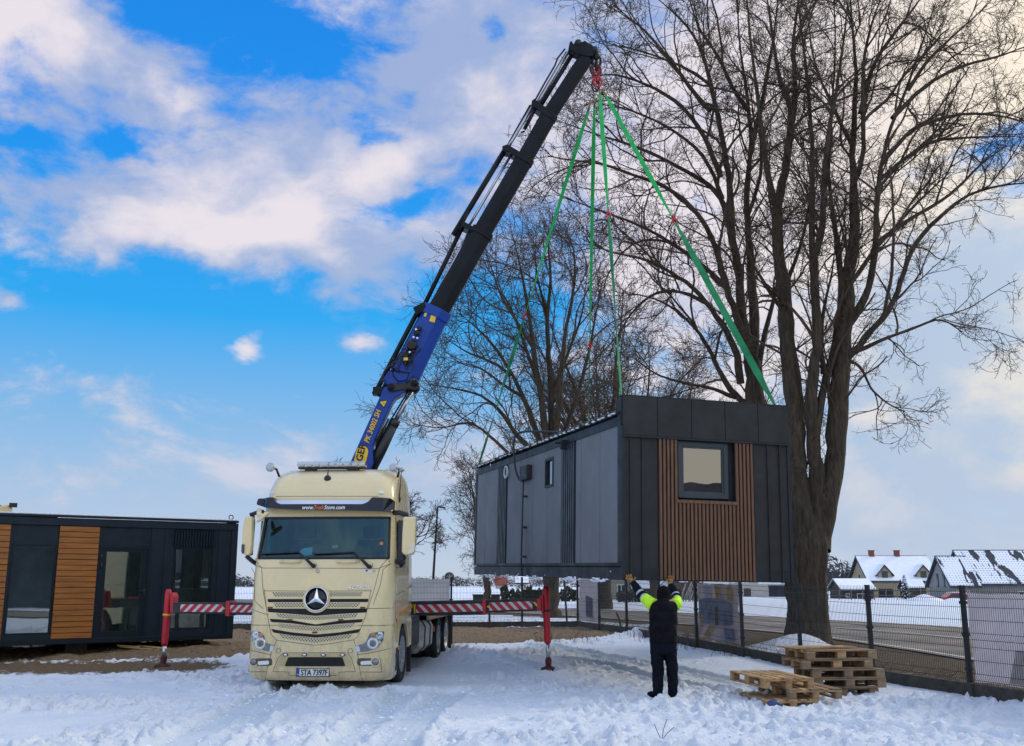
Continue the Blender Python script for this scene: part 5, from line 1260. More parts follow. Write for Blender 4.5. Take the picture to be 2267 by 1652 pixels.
# ================================================================== the loader crane behind the cab
def cA(x, y): return (750.1+x*.23610, 660.1+y*.23610)
def cB(x, y): return (960.1+x*.2361, 300.0+y*.2361)
def cC(x, y): return (1140.1+x*.21794, 60.0+y*.21794)
def c8(x, y): return (900.1+x*.23824, 1260.1+y*.23824)
NC = Vector((-.049, 1.0, 0)).normalized()          # the boom swings in this upright plane
PC = Vector((-3.1, 21.5, 0)); UC = Vector((1, .049, 0)).normalized()
def bp(q, off=0.): return on_plane(q[0], q[1], PC, NC) - NC*off      # off>0: towards the camera
bluem = mat('crane_blue', (.003,.045,.28), .4, 0, .10, 2., coat=.15, spec=.3)
bmet = mat('boom_black', (.009,.011,.014), .42, .05, .3, 1.6, .04, 20, spec=.18)
redm = mat('outrigger_red', (.50,.012,.028), .4, 0, .12, 3)
yel = mat('sticker_yellow', (.78,.52,.03), .5, 0, .05, 3)
def bar(mb, a, b, wa, wb, ta, tb):
    """boom section: a folded six-sided box, a and b are its axis ends, w its height in the plane, t its width"""
    d = (b-a).normalized(); n = NC.cross(d).normalized()
    if n.x > 0: n = -n
    R_ = []
    for p, w, t in ((a, wa, ta), (b, wb, tb)):
        R_.append([p+n*(w*u)+NC*(t*v) for u, v in ((.5,.36),(.5,-.36),(.34,-.5),(-.14,-.5),(-.5,-.20),(-.5,.20),(-.14,.5),(.34,.5))])
    mb.loft(R_)
def edge_mid(l, r):
    """axis point and height from the two outline points seen in the photograph"""
    a, b = bp(l), bp(r); return (a+b)/2, (a-b).length
def crane():
    t = thing('loader_crane', 'blue and black knuckle boom crane with striped red outriggers, mounted behind the cab', 'crane', (PC.x, PC.y, 1.1))
    # column, hidden low behind the cab
    m = MB(); m.cyl(PC+Vector((0,0,1.0)), PC+Vector((0,0,3.4)), .30, 24); m.box(PC+Vector((0,0,1.25)), (1.3,.7,.7)); m.build('column', frame_m, t, bevel=.03)
    # main arm
    pol = [(60,1640),(125,1530),(395,930),(430,850),(560,800),(640,800),(622,895),(590,918),(535,948),(500,1000),(345,1340),(328,1400),(332,1560),(300,1640)]
    P = [bp(cA(*p), .20) for p in pol]; m = MB(); m.prism(P, NC*.40); a1 = m.build('main_arm', bluem, t, bevel=.025)
    q = [bp(cA(*p)) for p in ((60,1640),(300,1640))]; m = MB(); m.prism([q[0]-NC*.17, q[1]-NC*.17, PC+Vector((.35,0,3.2))-NC*.17, PC+Vector((-.35,0,3.2))-NC*.17], NC*.34); m.build('arm_root', frame_m, t, bevel=.02)
    # decals on the camera side
    def ax_(a, b): return (bp(cA(*b), .2)-bp(cA(*a), .2))
    u = ax_((262,1360),(378,1065)); un = u.normalized(); vn = NC.cross(un) ; vn = vn if vn.x < 0 else -vn
    o = bp(cA(262,1360), .204)
    lettering('lettering', 'PK 34002 SH', .155, o-vn*.062, un, vn, yel, a1, .12, .8, bold=.005, center=False, depth=.002, width=u.length)
    a, b = bp(cA(190,1620), .203), bp(cA(228,1452), .203); un = (b-a).normalized(); vn = NC.cross(un); vn = vn if vn.x < 0 else -vn; L = (b-a).length; r = .125
    m = MB(); pts = [a-vn*r, a+vn*r] + [b+(vn*math.cos(k)+un*math.sin(k))*r for k in np.linspace(0, math.pi, 14)]
    m.prism([p+NC*.0 for p in pts], -NC*.004); em = m.build('maker_badge', yel, a1)
    lettering('lettering', 'GER', .20, bp(cA(196,1535), .209)-vn*.072, un, vn, mat('plate_black', (.012,.012,.012), .5), em, .0, .85, bold=.007, center=False, depth=.002, width=.37)
    tr = [bp(cA(*p), .203) for p in ((382,985),(466,973),(428,1046))]; m = MB(); m.prism(tr, -NC*.003); w = m.build('warning_sign', blackm, a1)
    c = sum(tr, Vector())/3; m = MB(); m.prism([c+(p-c)*.78-NC*.004 for p in tr], -NC*.002); m.build('yellow_field', yel, w)
    m = MB(); m.prism([c+(p-c)*.30-NC*.0075 for p in ((tr[0]+tr[1])/2, tr[2], (tr[1]+tr[2])/2)], -NC*.002); m.build('pictogram', blackm, w)
    # lift cylinder and rod
    m = MB(); m.smooth = True; m.tube([bp(cA(300,1600)), bp(cA(395,1420)), bp(cA(528,1150))], [.13,.125,.105], 20); m.tube([bp(cA(505,1200)), bp(cA(534,1140))], .115, 20); m.build('boom_cylinder', mat('cylinder_black', (.014,.016,.018), .4, 0, .2, 4), t)
    m = MB(); m.prism([bp(cA(*p), .13) for p in ((352,1340),(470,1130),(345,1420),(330,1450))][:3], NC*.26); m.build('cylinder_bracket', bmet, t)
    m = MB(); m.tube([bp(cA(530,1150)), bp(cA(685,880))], .052, 18); m.build('piston_rod', rodm, t)
    m = MB(); m.tube([bp(cA(505,1125), .1), bp(cA(655,880), .1)], .018, 8); m.build('pipe', bmet, t)
    # knuckle linkage
    lk = [(470,880),(460,845),(480,820),(520,815),(560,825),(640,822),(690,790),(730,785),(758,815),(752,850),(720,882),(660,868),(600,880),(540,890),(500,898)]
    m = MB(); m.prism([bp(cA(*p), .26) for p in lk], NC*.08); m.prism([bp(cA(*p), -.18) for p in lk], NC*.08); ln = m.build('knuckle_link', mat('link_black', (.022,.020,.018), .5, .2, .25, 6), t, bevel=.015)
    m = MB()
    for c_, r in (((495,858),.075), ((715,822),.075)): m.cyl(bp(cA(*c_), .30), bp(cA(*c_), -.28), r, 20); m.cyl(bp(cA(*c_), .315), bp(cA(*c_), .29), r*.6, 16)
    m.build('pivot_pin', bmet, ln)
    # outer boom (blue)
    m = MB(); l0, r0 = cA(545,700), cA(720,745); l1, r1 = cA(825,130), cA(1022,128)
    a, wa = edge_mid(l0, r0); b, wb = edge_mid(l1, r1); d = (b-a).normalized(); W = .62
    bar(m, a, b, W*.98, W*.90, .42, .42); o = m.build('outer_boom', bluem, t, bevel=.012)
    m = MB(); b2 = b-d*.18; bar(m, b2, b+d*.05, W*1.04, W*1.02, .47, .47); m.build('boom_collar', bluem, o, bevel=.02)
    ft = [(530,690),(668,715),(700,745),(660,800),(545,830),(470,840),(415,790),(470,700)]
    m = MB(); m.prism([bp(cA(*p), .215) for p in ft], NC*.43); m.build('boom_foot', bluem, o, bevel=.03)
    m = MB(); m.tube([bp(cA(*p), .23) for p in ((510,690),(520,750),(560,800),(640,790),(668,720),(560,712),(510,690))], .014, 6); m.build('foot_rim', bmet, o)
    # stickers, valves, hoses on the boom
    for p in (((872,172),(918,182),(900,255),(850,240)), ((808,165),(830,165),(820,200),(800,195))):
        m = MB(); m.prism([bp(cA(*q), .226) for q in p], -NC*.003); s_ = m.build('yellow_sticker', yel, o)
    g = np.random.default_rng(4)
    for c_, n_, sc_ in (((738,350),9,.09), ((690,470),6,.11), ((670,540),5,.07), ((632,612),7,.09), ((520,660),5,.07)):
        m = MB()
        for k in range(n_):
            q = bp(cA(c_[0]+g.normal()*16, c_[1]+g.normal()*22), .25+g.uniform(0, .06)); m.box(q, (sc_*g.uniform(.4, 1.1), .08, sc_*g.uniform(.4, 1.1)), Matrix.Rotation(g.uniform(0, 1.5), 3, 'Y'))
        if c_[1] == 470: m.lathe(bp(cA(*c_), .23), -NC, [(0,.12),(.06,.12),(.1,.09),(.1,.0)], 18)
        m.build('valve_block', mat('valve_black', (.012,.012,.013), .4, .3, .3, 9), o, bevel=.006)
    m = MB()
    for p in ((730,330),(708,402),(742,410),(672,540)): m.ball(bp(cA(*p), .33), .032, 8)
    m.build('fitting', chrome, o)
    m = MB(); m.box(bp(cA(636,605), .36), (.09,.02,.06)); m.build('yellow_tag', yel, o)
    m = MB()
    for pts in (((560,690),(600,580),(640,530),(690,545),(690,600)), ((640,690),(690,600),(705,640),(700,690)), ((440,800),(430,720),(520,640),(600,560)), ((420,830),(415,760),(460,690),(540,600),(600,520),(650,500)), ((640,620),(700,570),(780,490))):
        m.tube(smooth3([bp(cA(*p), .27+.03*math.sin(i*2)) for i, p in enumerate(pts)]), .014, 6)
    m.build('hydraulic_hose', rubber, o)
    # hose carrier along the upper edge
    m = MB(); a_, b_ = bp(cA(355,915)), bp(cA(770,120)); d2 = (b_-a_).normalized(); n2 = NC.cross(d2); n2 = n2 if n2.x < 0 else -n2
    for k, th in ((.055,.055), (-.055,.045)): m.tube([a_+n2*k, b_+n2*k], th, 12)
    m.tube([bp(cA(330,925), .1), bp(cA(318,890), .1), bp(cA(330,872), .1), bp(cA(372,900), .1)], .014, 6); m.box((a_+a_+d2*.2)/2, (.22,.3,.16)); m.box(b_, (.26,.42,.18), Matrix.Rotation(-.5, 3, 'Y')); m.build('hose_carrier', bmet, t, bevel=.004)
    # telescopic sections
    secs = [((950.8,683.7),(990.9,693.2),(1049.8,512.5),(1086.0,520),.36), ((1049.8,512.5),(1084,521),(1146.6,347.2),(1176.5,359),.32), ((1146.6,347.2),(1175,361),(1199,249.6),(1232.5,264),.285), ((1199,249.6),(1229,267),(1284,124),(1312.3,134),.25)]
    prev = None
    for i, (l0, r0, l1, r1, tw) in enumerate(secs):
        a, wa = edge_mid(l0, r0); b, wb = edge_mid(l1, r1); d = (b-a).normalized(); w = (.46,.40,.36,.33)[i]
        m = MB(); bar(m, a-d*.3, b, w, w, tw, tw); s_ = m.build('boom_section', bmet, t, bevel=.006)
        if i < 3: m = MB(); bar(m, b-d*.10, b+d*.05, w*1.09, w*1.07, tw*1.12, tw*1.12); m.build('boom_collar', bmet, s_, bevel=.01)
    # extension rams above the boom, with their brackets
    def ram(p0, p1, r, mm, nm, off=0.): MB().tube([bp(p0, off), bp(p1, off)], r, 14).build(nm, mm, t)
    ram(cA(770,130), cB(270,860), .050, bmet, 'ram_barrel'); ram(cA(845,100), cB(345,880), .030, rodm, 'piston_rod')
    ram(cB(185,935), cB(675,125), .062, bmet, 'ram_barrel'); ram(cB(330,850), cB(725,185), .030, rodm, 'piston_rod'); ram(cB(245,900), cB(330,720), .03, bmet, 'pipe', .1)
    ram(cB(700,110), cC(175,815), .036, rodm, 'piston_rod'); ram(cB(690,105), cC(165,780), .045, bmet, 'ram_barrel', -.1)
    ram(cC(95,1050), cC(205,840), .045, bmet, 'ram_barrel', .08); ram(cC(75,960), cC(170,790), .05, bmet, 'pipe', -.1)
    ram(cC(205,800), cC(535,240), .048, bmet, 'ram_barrel', -.1); ram(cC(222,790), cC(545,245), .034, rodm, 'piston_rod'); ram(cC(262,800), cC(575,290), .052, bmet, 'ram_barrel', .02)
    ram(cC(60,1070), cC(100,1060), .02, bmet, 'pipe')
    for pts in (((640,125),(690,108),(825,190),(812,232),(770,222),(700,180),(650,170)),):
        m = MB(); m.prism([bp(cB(*p), .16) for p in pts], NC*.32); m.build('ram_bracket', bmet, t, bevel=.015)
    m = MB(); m.prism([bp(cB(*p), .18) for p in ((262,845),(300,838),(405,900),(390,925),(330,910),(270,880))], NC*.36); m.build('ram_bracket', bmet, t, bevel=.015)
    m = MB(); m.prism([bp(cC(*p), .15) for p in ((165,780),(190,755),(330,860),(320,890),(265,900),(200,850),(170,830))], NC*.30); m.build('ram_bracket', bmet, t, bevel=.015)
    # head
    hd = [(548,190),(565,168),(590,205),(612,160),(640,155),(675,185),(700,168),(745,200),(770,208),(815,245),(808,275),(785,325),(745,330),(690,320),(590,285),(540,245)]
    m = MB(); m.prism([bp(cC(*p), .15) for p in hd], NC*.30); h = m.build('boom_head', bmet, t, bevel=.015)
    m = MB(); m.cyl(bp(cC(805,262), .2), bp(cC(805,262), -.2), .055, 16); m.cyl(bp(cC(640,190), .18), bp(cC(640,190), -.18), .06, 16); m.build('pivot_pin', mat('link_black', (.022,.020,.018), .5), h)
    m = MB(); m.tube([bp(cC(505,235), .05), bp(cC(430,330), .05), bp(cC(405,400), .05), bp(cC(320,545), .05), bp(cC(200,760), .05)], .022, 7); m.build('hydraulic_hose', rubber, t)
    # outriggers: beams across the truck, striped plates, jack legs
    Yo = 3.75
    P2 = lambda q, y=Yo: TM @ ty(q, y)
    dy = TM.to_3x3() @ Vector((0,1,0))
    def slab(pts, crop, y, th, mm, nm, par=t, bev=0.): m = MB(); m.prism([P2(crop(*p), y) for p in pts], dy*th); return m.build(nm, mm, par, bevel=bev)
    def stripes(pts, crop, y, par, rev):
        tl, tr_, br, bl = [P2(crop(*p), y) for p in pts]
        m = MB(); m.prism([tl, tr_, br, bl], dy*.006); pl = m.build('striped_plate', redm, par)
        L = (tr_-tl).length; h = (tl-bl).length; n_ = max(2, round(L/(h*1.22))); m = MB(); p = 1./n_
        at = lambda f, up: (tl.lerp(tr_, f) if up else bl.lerp(br, f)) - dy*.003
        sk = (h*.95/L)*(1 if not rev else -1)
        for k in range(-1, n_+1):
            f0 = p*k+p*.18; f1 = f0+p*.42
            u0, u1, b0, b1 = f0, f1, f0+sk, f1+sk
            cl = lambda v: min(max(v, 0.), 1.)
            if max(u1, b1) <= 0 or min(u0, b0) >= 1: continue
            poly = []
            def clip_line(fu, fb):            # the stripe edge, cut at the plate ends
                t0 = 0.; t1 = 1.
                if fb != fu:
                    ts = sorted(((0-fu)/(fb-fu), (1-fu)/(fb-fu))); t0 = max(0., ts[0]); t1 = min(1., ts[1])
                return t0, t1
            N_ = 6; A = []; B_ = []
            for i in range(N_+1):
                v = i/N_; A.append((cl(u0+(b0-u0)*v), v)); B_.append((cl(u1+(b1-u1)*v), v))
            for i in range(N_):
                q = [A[i], B_[i], B_[i+1], A[i+1]]
                if abs(q[0][0]-q[1][0]) < 1e-6 and abs(q[2][0]-q[3][0]) < 1e-6: continue
                m.add([(at(f, True).lerp(at(f, False), v)) for f, v in q], [(0,1,2,3)])
        m.build('white_stripe', mat('reflective_white', (.55,.60,.60), .4, 0, .08, 20), pl); return pl
    # right side
    b1 = slab([(40,300),(740,286),(740,425),(40,436)], c8, Yo, .34, frame_m, 'outrigger_beam', bev=.015)
    stripes([(88,332),(706,320),(706,392),(88,406)], c8, Yo-.012, b1, False)
    b2 = slab([(735,286),(1262,268),(1262,388),(735,403)], c8, Yo+.05, .24, frame_m, 'outrigger_beam', bev=.012)
    stripes([(768,312),(1168,298),(1168,372),(768,386)], c8, Yo+.038, b2, False)
    slab([(704,288),(738,284),(736,425),(708,428)], c8, Yo-.03, .40, redm, 'beam_collar', b1, .01)
    m = MB(); m.prism([P2(c8(*p), Yo+.03) for p in ((740,350),(768,335),(768,362))], dy*-.004); m.build('yellow_arrow', yel, b2)
    m = MB(); m.prism([P2(c8(*p), Yo+.03) for p in ((1172,305),(1192,305),(1236,352),(1212,352))], dy*-.004); m.build('yellow_mark', yel, b2)
    slab([(1210,272),(1250,270),(1250,388),(1212,390)], c8, Yo+.02, .30, redm, 'beam_collar', b2, .01)
    slab([(64,330),(82,326),(80,415),(68,418)], c8, Yo-.03, .03, yel, 'yellow_mark', b1)
    def leg(top, bot, rod, foot, crop, w, kn):
        y = Yo+.17; A, B_, C, D_ = (P2(crop(*p), y) for p in (top, bot, rod, foot)); D_.z = gz(D_.x, D_.y)+.0
        m = MB(); d = (B_-A).normalized(); m.tube([A-d*.0, A+d*.05, A+d*.08, A.lerp(B_, .45), B_-d*.05, B_], [.045,.062,.074,.074,.068,.060], 20); lg = m.build('jack_leg', redm, t)
        m = MB(); m.tube([B_-d*.02, C], .044, 18); m.build('piston_rod', rodm, lg)
        m = MB(); m.lathe(C, (D_-C), [(-.05,.055),(.0,.07),(.10,.06),(.16,.075),((D_-C).length*.72,.07),((D_-C).length*.8,.05)], 18); m.lathe(D_, (0,0,1), [(-.02,.16),(.03,.16),(.05,.12),(.07,.06),(.14,.05)], 20); m.build('foot_plate', mat('foot_maroon', (.06,.012,.015), .7, 0, .4, 8), lg)
        m = MB(); k = A.lerp(B_, kn); m.tube([k-d*.02, k+d*.02], .084, 20); m.build('band', yel if kn > .45 else rubber, lg); return lg
    l = leg((1292,160), (1310,688), (1318,848), (1320,945), c8, .25, .43)
    slab([(1238,250),(1270,235),(1275,395),(1240,390)], c8, Yo+.05, .26, redm, 'leg_bracket', l, .02)
    # left side
    b3 = slab([(1960,884),(2230,886),(2230,992),(1960,988)], K3, Yo, .34, frame_m, 'outrigger_beam', bev=.015)
    stripes([(2004,902),(2200,902),(2200,968),(2000,966)], K3, Yo-.012, b3, True)
    b4 = slab([(1500,880),(1968,884),(1968,980),(1500,978)], K3, Yo+.05, .24, frame_m, 'outrigger_beam', bev=.012)
    stripes([(1572,896),(1942,898),(1938,964),(1568,962)], K3, Yo+.038, b4, True)
    slab([(1966,868),(2006,868),(1996,1000),(1960,1000)], K3, Yo-.03, .40, redm, 'beam_collar', b3, .01)
    m = MB(); m.prism([P2(K3(*p), Yo+.03) for p in ((1942,918),(1962,932),(1942,946))], dy*-.004); m.build('yellow_arrow', yel, b4)
    l = leg((1470,765), (1432,1252), (1427,1365), (1412,1475), K3, .25, .46)
    slab([(1478,800),(1502,792),(1518,830),(1508,975),(1478,975)], K3, Yo+.05, .26, redm, 'leg_bracket', l, .02)
    return t
crane()
# ------------------------------------------------------------------ chain, hook rings, slings
GATHER = bp((1323,186)); GATHER.y = 21.75
def chain():
    p0 = bp(cC(815,262)); t = thing('lifting_hook', 'dark swivel hook with red shackle links hanging from the boom tip', 'hook', tuple(p0))
    k = MB(); m_d = mat('chain_dark', (.02,.018,.018), .5, .4, .2, 9)
    def link(c, axis, Rv, r, sc_, mm, nm):
        m = MB(); c = Vector(c); u = Vector((0,0,1)); w = Vector(axis).cross(u).normalized(); ring = []
        P = [c+w*(Rv*math.cos(a))+u*(Rv*sc_*math.sin(a)) for a in np.linspace(0, 2*math.pi, 25)]
        m.tube(P, r, 8, False); return m.build(nm, mm, t)
    q = bp(cC(825,285)); MB().lathe(q+Vector((0,0,.10)), (0,0,-1), [(0,.05),(.05,.08),(.15,.085),(.22,.05)], 14).build('swivel', m_d, t)
    link(bp(cC(828,345)), NC, .10, .030, 1.5, m_d, 'chain_link'); link(bp(cC(828,392)), UC, .08, .030, 1.6, m_d, 'chain_link')
    link(bp(cC(822,440)), NC, .11, .035, 1.25, mat('hook_maroon', (.10,.012,.015), .5), 'swivel_ring')
    link(bp(cC(830,500)), NC, .05, .022, 2.2, redm, 'red_link'); link(bp(cC(840,556)), NC, .10, .024, 1.2, redm, 'red_link'); link(bp(cC(815,590)), NC, .08, .018, 2.0, m_d, 'master_ring')
    m = MB(); m.tube([bp(cC(835,470)), bp(cC(855,455)), bp(cC(858,415))], .03, 8); m.build('hook_latch', redm, t)
chain()
green = mat('green_webbing', (.012,.42,.085), .7, 0, .15, 5, .3, 90); greend = mat('dark_green_webbing', (.008,.20,.065), .75, 0, .3, 2, .3, 90)
def ribbon(mb, a, b, w, twist0, twist1, sag=0., n=26, ends=(.25,.35)):
    a, b = Vector(a), Vector(b); d = (b-a).normalized(); u = d.orthogonal().normalized(); u = d.cross(Vector((0,1,0))).normalized(); v = d.cross(u); R_ = []
    for i in range(n+1):
        f = i/n; ang = twist0+(twist1-twist0)*f; ww = w*min(1, .30+f/ends[0], .30+(1-f)/ends[1]); x = u*math.cos(ang)+v*math.sin(ang); y = d.cross(x)
        c = a.lerp(b, f)+Vector((0,0,-sag*4*f*(1-f)))
        R_.append([c+x*ww/2+y*.006, c-x*ww/2+y*.006, c-x*ww/2-y*.006, c+x*ww/2-y*.006])
    mb.loft(R_)
def slings():
    top = HP+.03
    ends = [((.02,HL-.06,HE+.05), (1309,222), 'rear left', .55, (0,1.4), (0,2.4)), ((HW-.02,HL-.06,HE+.05), (1316,214), '', .62, (.2,1.3), (1.2,2.2)),
            ((.03,.16,top), (1327,196), '', .48, (0,1.25), (.7,2.3)), ((HW-.12,.16,top), (1335,200), '', .47, (.25,.45), (.1,.35))]
    labs = ['green lifting strap running down to the far left roof corner, crossing open sky', 'second green strap from the left, dropping behind the roof edge to the hidden corner',
            'green strap dropping to the front left parapet corner, with a red shackle midway', 'longest slanting green strap, running right to the front right parapet corner']
    for (e, (px, py), _, f, tw1, tw2), lab in zip(ends, labs):
        b = HM @ Vector(e); a = bp((px, py)); g0 = Vector(a)
        t = thing('lifting_sling', lab, 'lifting strap', tuple(b), 0, 'green lifting straps'); k = a.lerp(b, f); k2 = a.lerp(b, f+.022)
        m = MB(); ribbon(m, a, k, .095, *tw1); m.build('upper_strap', green, t)
        m = MB(); ribbon(m, k2, b, .12 if 'longest' in lab else .10, *tw2, ends=(.3,.2)); m.build('lower_strap', greend, t)
        d = (b-a).normalized(); m = MB(); m.ring((k+k2)/2-d*.05, UC, .052, .017, 16, 6); m.ring((k+k2)/2+d*.05, NC, .045, .015, 16, 6); m.build('shackle', redm, t)
        m = MB(); m.tube([a, a+d*.25], .02, 6); m.build('end_fitting', mat('brass_fitting', (.25,.18,.07), .4, .6), t)
slings()
# ================================================================== wire fence, banners
fmet = mat('fence_anthracite', (.014,.019,.024), .45, .2, .15, 8)
conc = mat('kickboard_concrete', (.075,.072,.062), .9, 0, .35, 4, .4, 50, col2=(.035,.036,.030))
def fence(name, label, posts, out, hpanel=1.48, gap=.20):
    """posts: list of (x, y); out: unit vector away from the yard"""
    x0, y0 = posts[0]; t = thing(name, label, 'fence', (x0, y0, gz(x0, y0)))
    out = Vector(out).normalized()
    for i, (x, y) in enumerate(posts):
        z = gz(x, y); j = min(i, len(posts)-2); d = Vector((posts[j+1][0]-posts[j][0], posts[j+1][1]-posts[j][1], 0)).normalized(); M = Matrix((d, out, Vector((0,0,1)))).transposed()
        m = MB(); m.box((x, y, z+.84), (.066,.066,1.72), M); m.box((x, y, z+1.71), (.076,.076,.02), M)
        for h in (.42,.95,1.45): m.box((x, y, z+h), (.105,.085,.045), M)
        m.build('post', fmet, t)
        m = MB(); m.box(Vector((x, y, z+.06))-out*.01, (.24,.16,.30), M); m.build('post_foot', conc, t, bevel=.015)
    for (xa, ya), (xb, yb) in zip(posts[:-1], posts[1:]):
        a = Vector((xa, ya, gz(xa, ya))); b = Vector((xb, yb, gz(xb, yb))); d = (b-a); L = d.length; n = max(4, int(round(L/.05)))
        prof_ = [(0,0),(.06,.0),(.11,.032),(.16,0),(.36,0),(.56,0),(.68,0),(.73,.032),(.78,0),(.98,0),(1.18,0),(1.32,0),(1.37,.032),(1.42,0),(hpanel+.025,0)]
        P = np.array([[tuple(a + d*((k+.5)/n) + Vector((0,0,gap+h)) - out*(o+.02)) for h, o in prof_] for k in range(n)])
        ms = [np_tubes(P, np.full(P.shape[:2], .0036), 4)]
        hz = [.06,.16,.36,.56,.68,.78,.98,1.18,1.32,1.42]
        H = np.array([[tuple(a + d*f + Vector((0,0,gap+h)) - out*.024) for f in (.012,.35,.65,.988)] for h in hz])
        ms.append(np_tubes(H, np.full(H.shape[:2], .0040), 4))
        V, F = cat_meshes(ms); np_mesh('mesh_panel', V, F, fmet, t)
        m = MB(); dn = d.normalized(); M = Matrix((dn, out, dn.cross(out))).transposed(); m.box((a+b)/2+Vector((0,0,.05)), (L-.16,.055,.30), M); m.build('kickboard', conc, t, bevel=.008)
    return t
RP = [(FX(y), y) for y in (9.2, 11.7, 14.25, 16.8, 19.4, 21.9, 24.46, 26.97, 29.4, 31.98, 34.5, 36.8)]
fdir = Vector((RP[-1][0]-RP[0][0], RP[-1][1]-RP[0][1], 0)).normalized(); fout = Vector((fdir.y, -fdir.x, 0))
fence('mesh_fence', 'long anthracite wire mesh fence between the yard and the road, right side', RP, fout)
LP = [RP[-1], (.35, 36.45)] + [(.35-2.45*k, 36.45-.5*k) for k in range(1, 8)]
lout = Vector((-.2, .98, 0)); fence('mesh_fence', 'wire mesh fence closing the back of the yard behind the truck', LP, lout)
def banner(label, a, b, out, z0, z1, m, marks=()):
    """a cloth sheet tied behind the mesh, a..b along the fence line"""
    a, b = Vector(a), Vector(b); out = Vector(out); n, k = 16, 10; V = []; F = []
    for i in range(n+1):
        for j in range(k+1):
            f = i/n; p = a.lerp(b, f); z = gz(p.x, p.y)+z0+(z1-z0)*j/k; w = .018*math.sin(f*9+j*.7)+.012*math.sin(f*23+j*1.9)
            e = .02*abs(math.sin(f*math.pi*5))*(1 if j in (0, k) else 0)*(-1 if j else 1)
            V.append(tuple(p+out*(.03+w)+Vector((0,0,z-p.z+e))))
    for i in range(n):
        for j in range(k): F.append((i*(k+1)+j, (i+1)*(k+1)+j, (i+1)*(k+1)+j+1, i*(k+1)+j+1))
    o = MB(); o.smooth = True; o.add(V, F); o.add([tuple(Vector(v)+out*.003) for v in V], [tuple(reversed(f)) for f in F])
    t = o.build('banner', m); settle(t); tag(t, label, 'banner', 'banners on the fence')
    for nm, poly, mm, lift in marks:
        P = []
        for f, h in poly: p = a.lerp(b, f); P.append(p+out*(-.012-lift)+Vector((0,0,gz(p.x, p.y)+z0+(z1-z0)*h-p.z)))
        MB().prism(P, out*.002).build(nm, mm, t)
    return t
lil = mat('banner_lilac', (.74,.72,.77), .85, 0, .06, 1.5, thru=.5); wht = mat('banner_white', (.78,.78,.78), .85, 0, .05, 2, thru=.5)
blf = mat('print_faded_blue', (.26,.40,.60), .85, 0, .12, 3, thru=.5); blp = mat('print_pale_blue', (.40,.48,.60), .85, 0, .1, 3, thru=.5); bei = mat('print_pale_beige', (.58,.54,.52), .85, 0, .08, 4, thru=.5)
pur = mat('print_grey_violet', (.46,.50,.60), .85, 0, .25, 3, thru=.5); yl = mat('print_pale_yellow', (.76,.62,.36), .85, 0, .2, 3, thru=.5); org = mat('print_dull_orange', (.45,.30,.22), .85, 0, .2, 4, thru=.5)
def on(i, f): a, b = RP[i], RP[i+1]; p = Vector((a[0]+(b[0]-a[0])*f, a[1]+(b[1]-a[1])*f, 0)); return p
banner('pale pink banner with a faded blue house print, nearest panel at the right', on(3, -.03), on(1, .0), fout, .22, 1.60, lil,
       [('roof_print', [(.33,.52),(.36,.60),(.60,.86),(.90,.74),(.90,.62),(.60,.60)], blf, .000), ('wall_print', [(.42,.10),(.42,.52),(.62,.56),(.62,.12)], blp, .002), ('wall_print', [(.66,.02),(.66,.50),(.9,.50),(.9,.02)], blf, .002), ('yard_print', [(.16,.04),(.20,.40),(.34,.40),(.40,.04)], bei, .003)])
bm_ = banner('multicoloured faded banner of violet and yellow prints on the middle fence panel', on(6, .06), on(6, .97), fout, .22, 1.62, mat('banner_faded_print', (.70,.62,.58), .85, 0, .2, 2.2, col2=(.56,.55,.64), thru=.5),
       [('house_print', [(.93,.30),(.93,.70),(.75,.74),(.40,.74),(.12,.66),(.12,.32),(.5,.26)], pur, .000), ('yellow_print', [(.10,.70),(.12,.97),(.24,.97),(.24,.74)], yl, .003), ('yellow_print', [(.38,.72),(.38,.98),(.52,.98),(.50,.74)], yl, .003), ('lilac_print', [(.62,.74),(.60,.98),(.78,.98),(.78,.74)], lil, .003), ('orange_print', [(.46,.28),(.46,.60),(.54,.60),(.54,.28)], org, .003), ('yellow_print', [(.70,.04),(.55,.30),(.64,.32),(.86,.05)], yl, .004), ('yellow_print', [(.95,.06),(.80,.44),(.90,.40),(.97,.1)], yl, .004), ('violet_print', [(.08,.06),(.10,.26),(.34,.24),(.30,.05)], pur, .004)])
banner('plain pale lilac banner on the short panel at the fence corner', on(10, .05), on(10, .96), fout, .22, 1.66, lil, [('grey_print', [(.25,.10),(.25,.55),(.6,.62),(.6,.12)], mat('print_lilac_grey', (.42,.42,.50), .85, 0, .1, 3, thru=.5), .0)])
def onl(i, f): a, b = LP[i], LP[i+1]; return Vector((a[0]+(b[0]-a[0])*f, a[1]+(b[1]-a[1])*f, 0))
banner('white banner sheet on the back fence just right of the truck', onl(2, .02), onl(2, .98), lout, .25, 1.66, wht)
banner('white banner sheet on the back fence between cabin and truck', onl(5, .02), onl(5, .98), lout, .25, 1.66, wht)
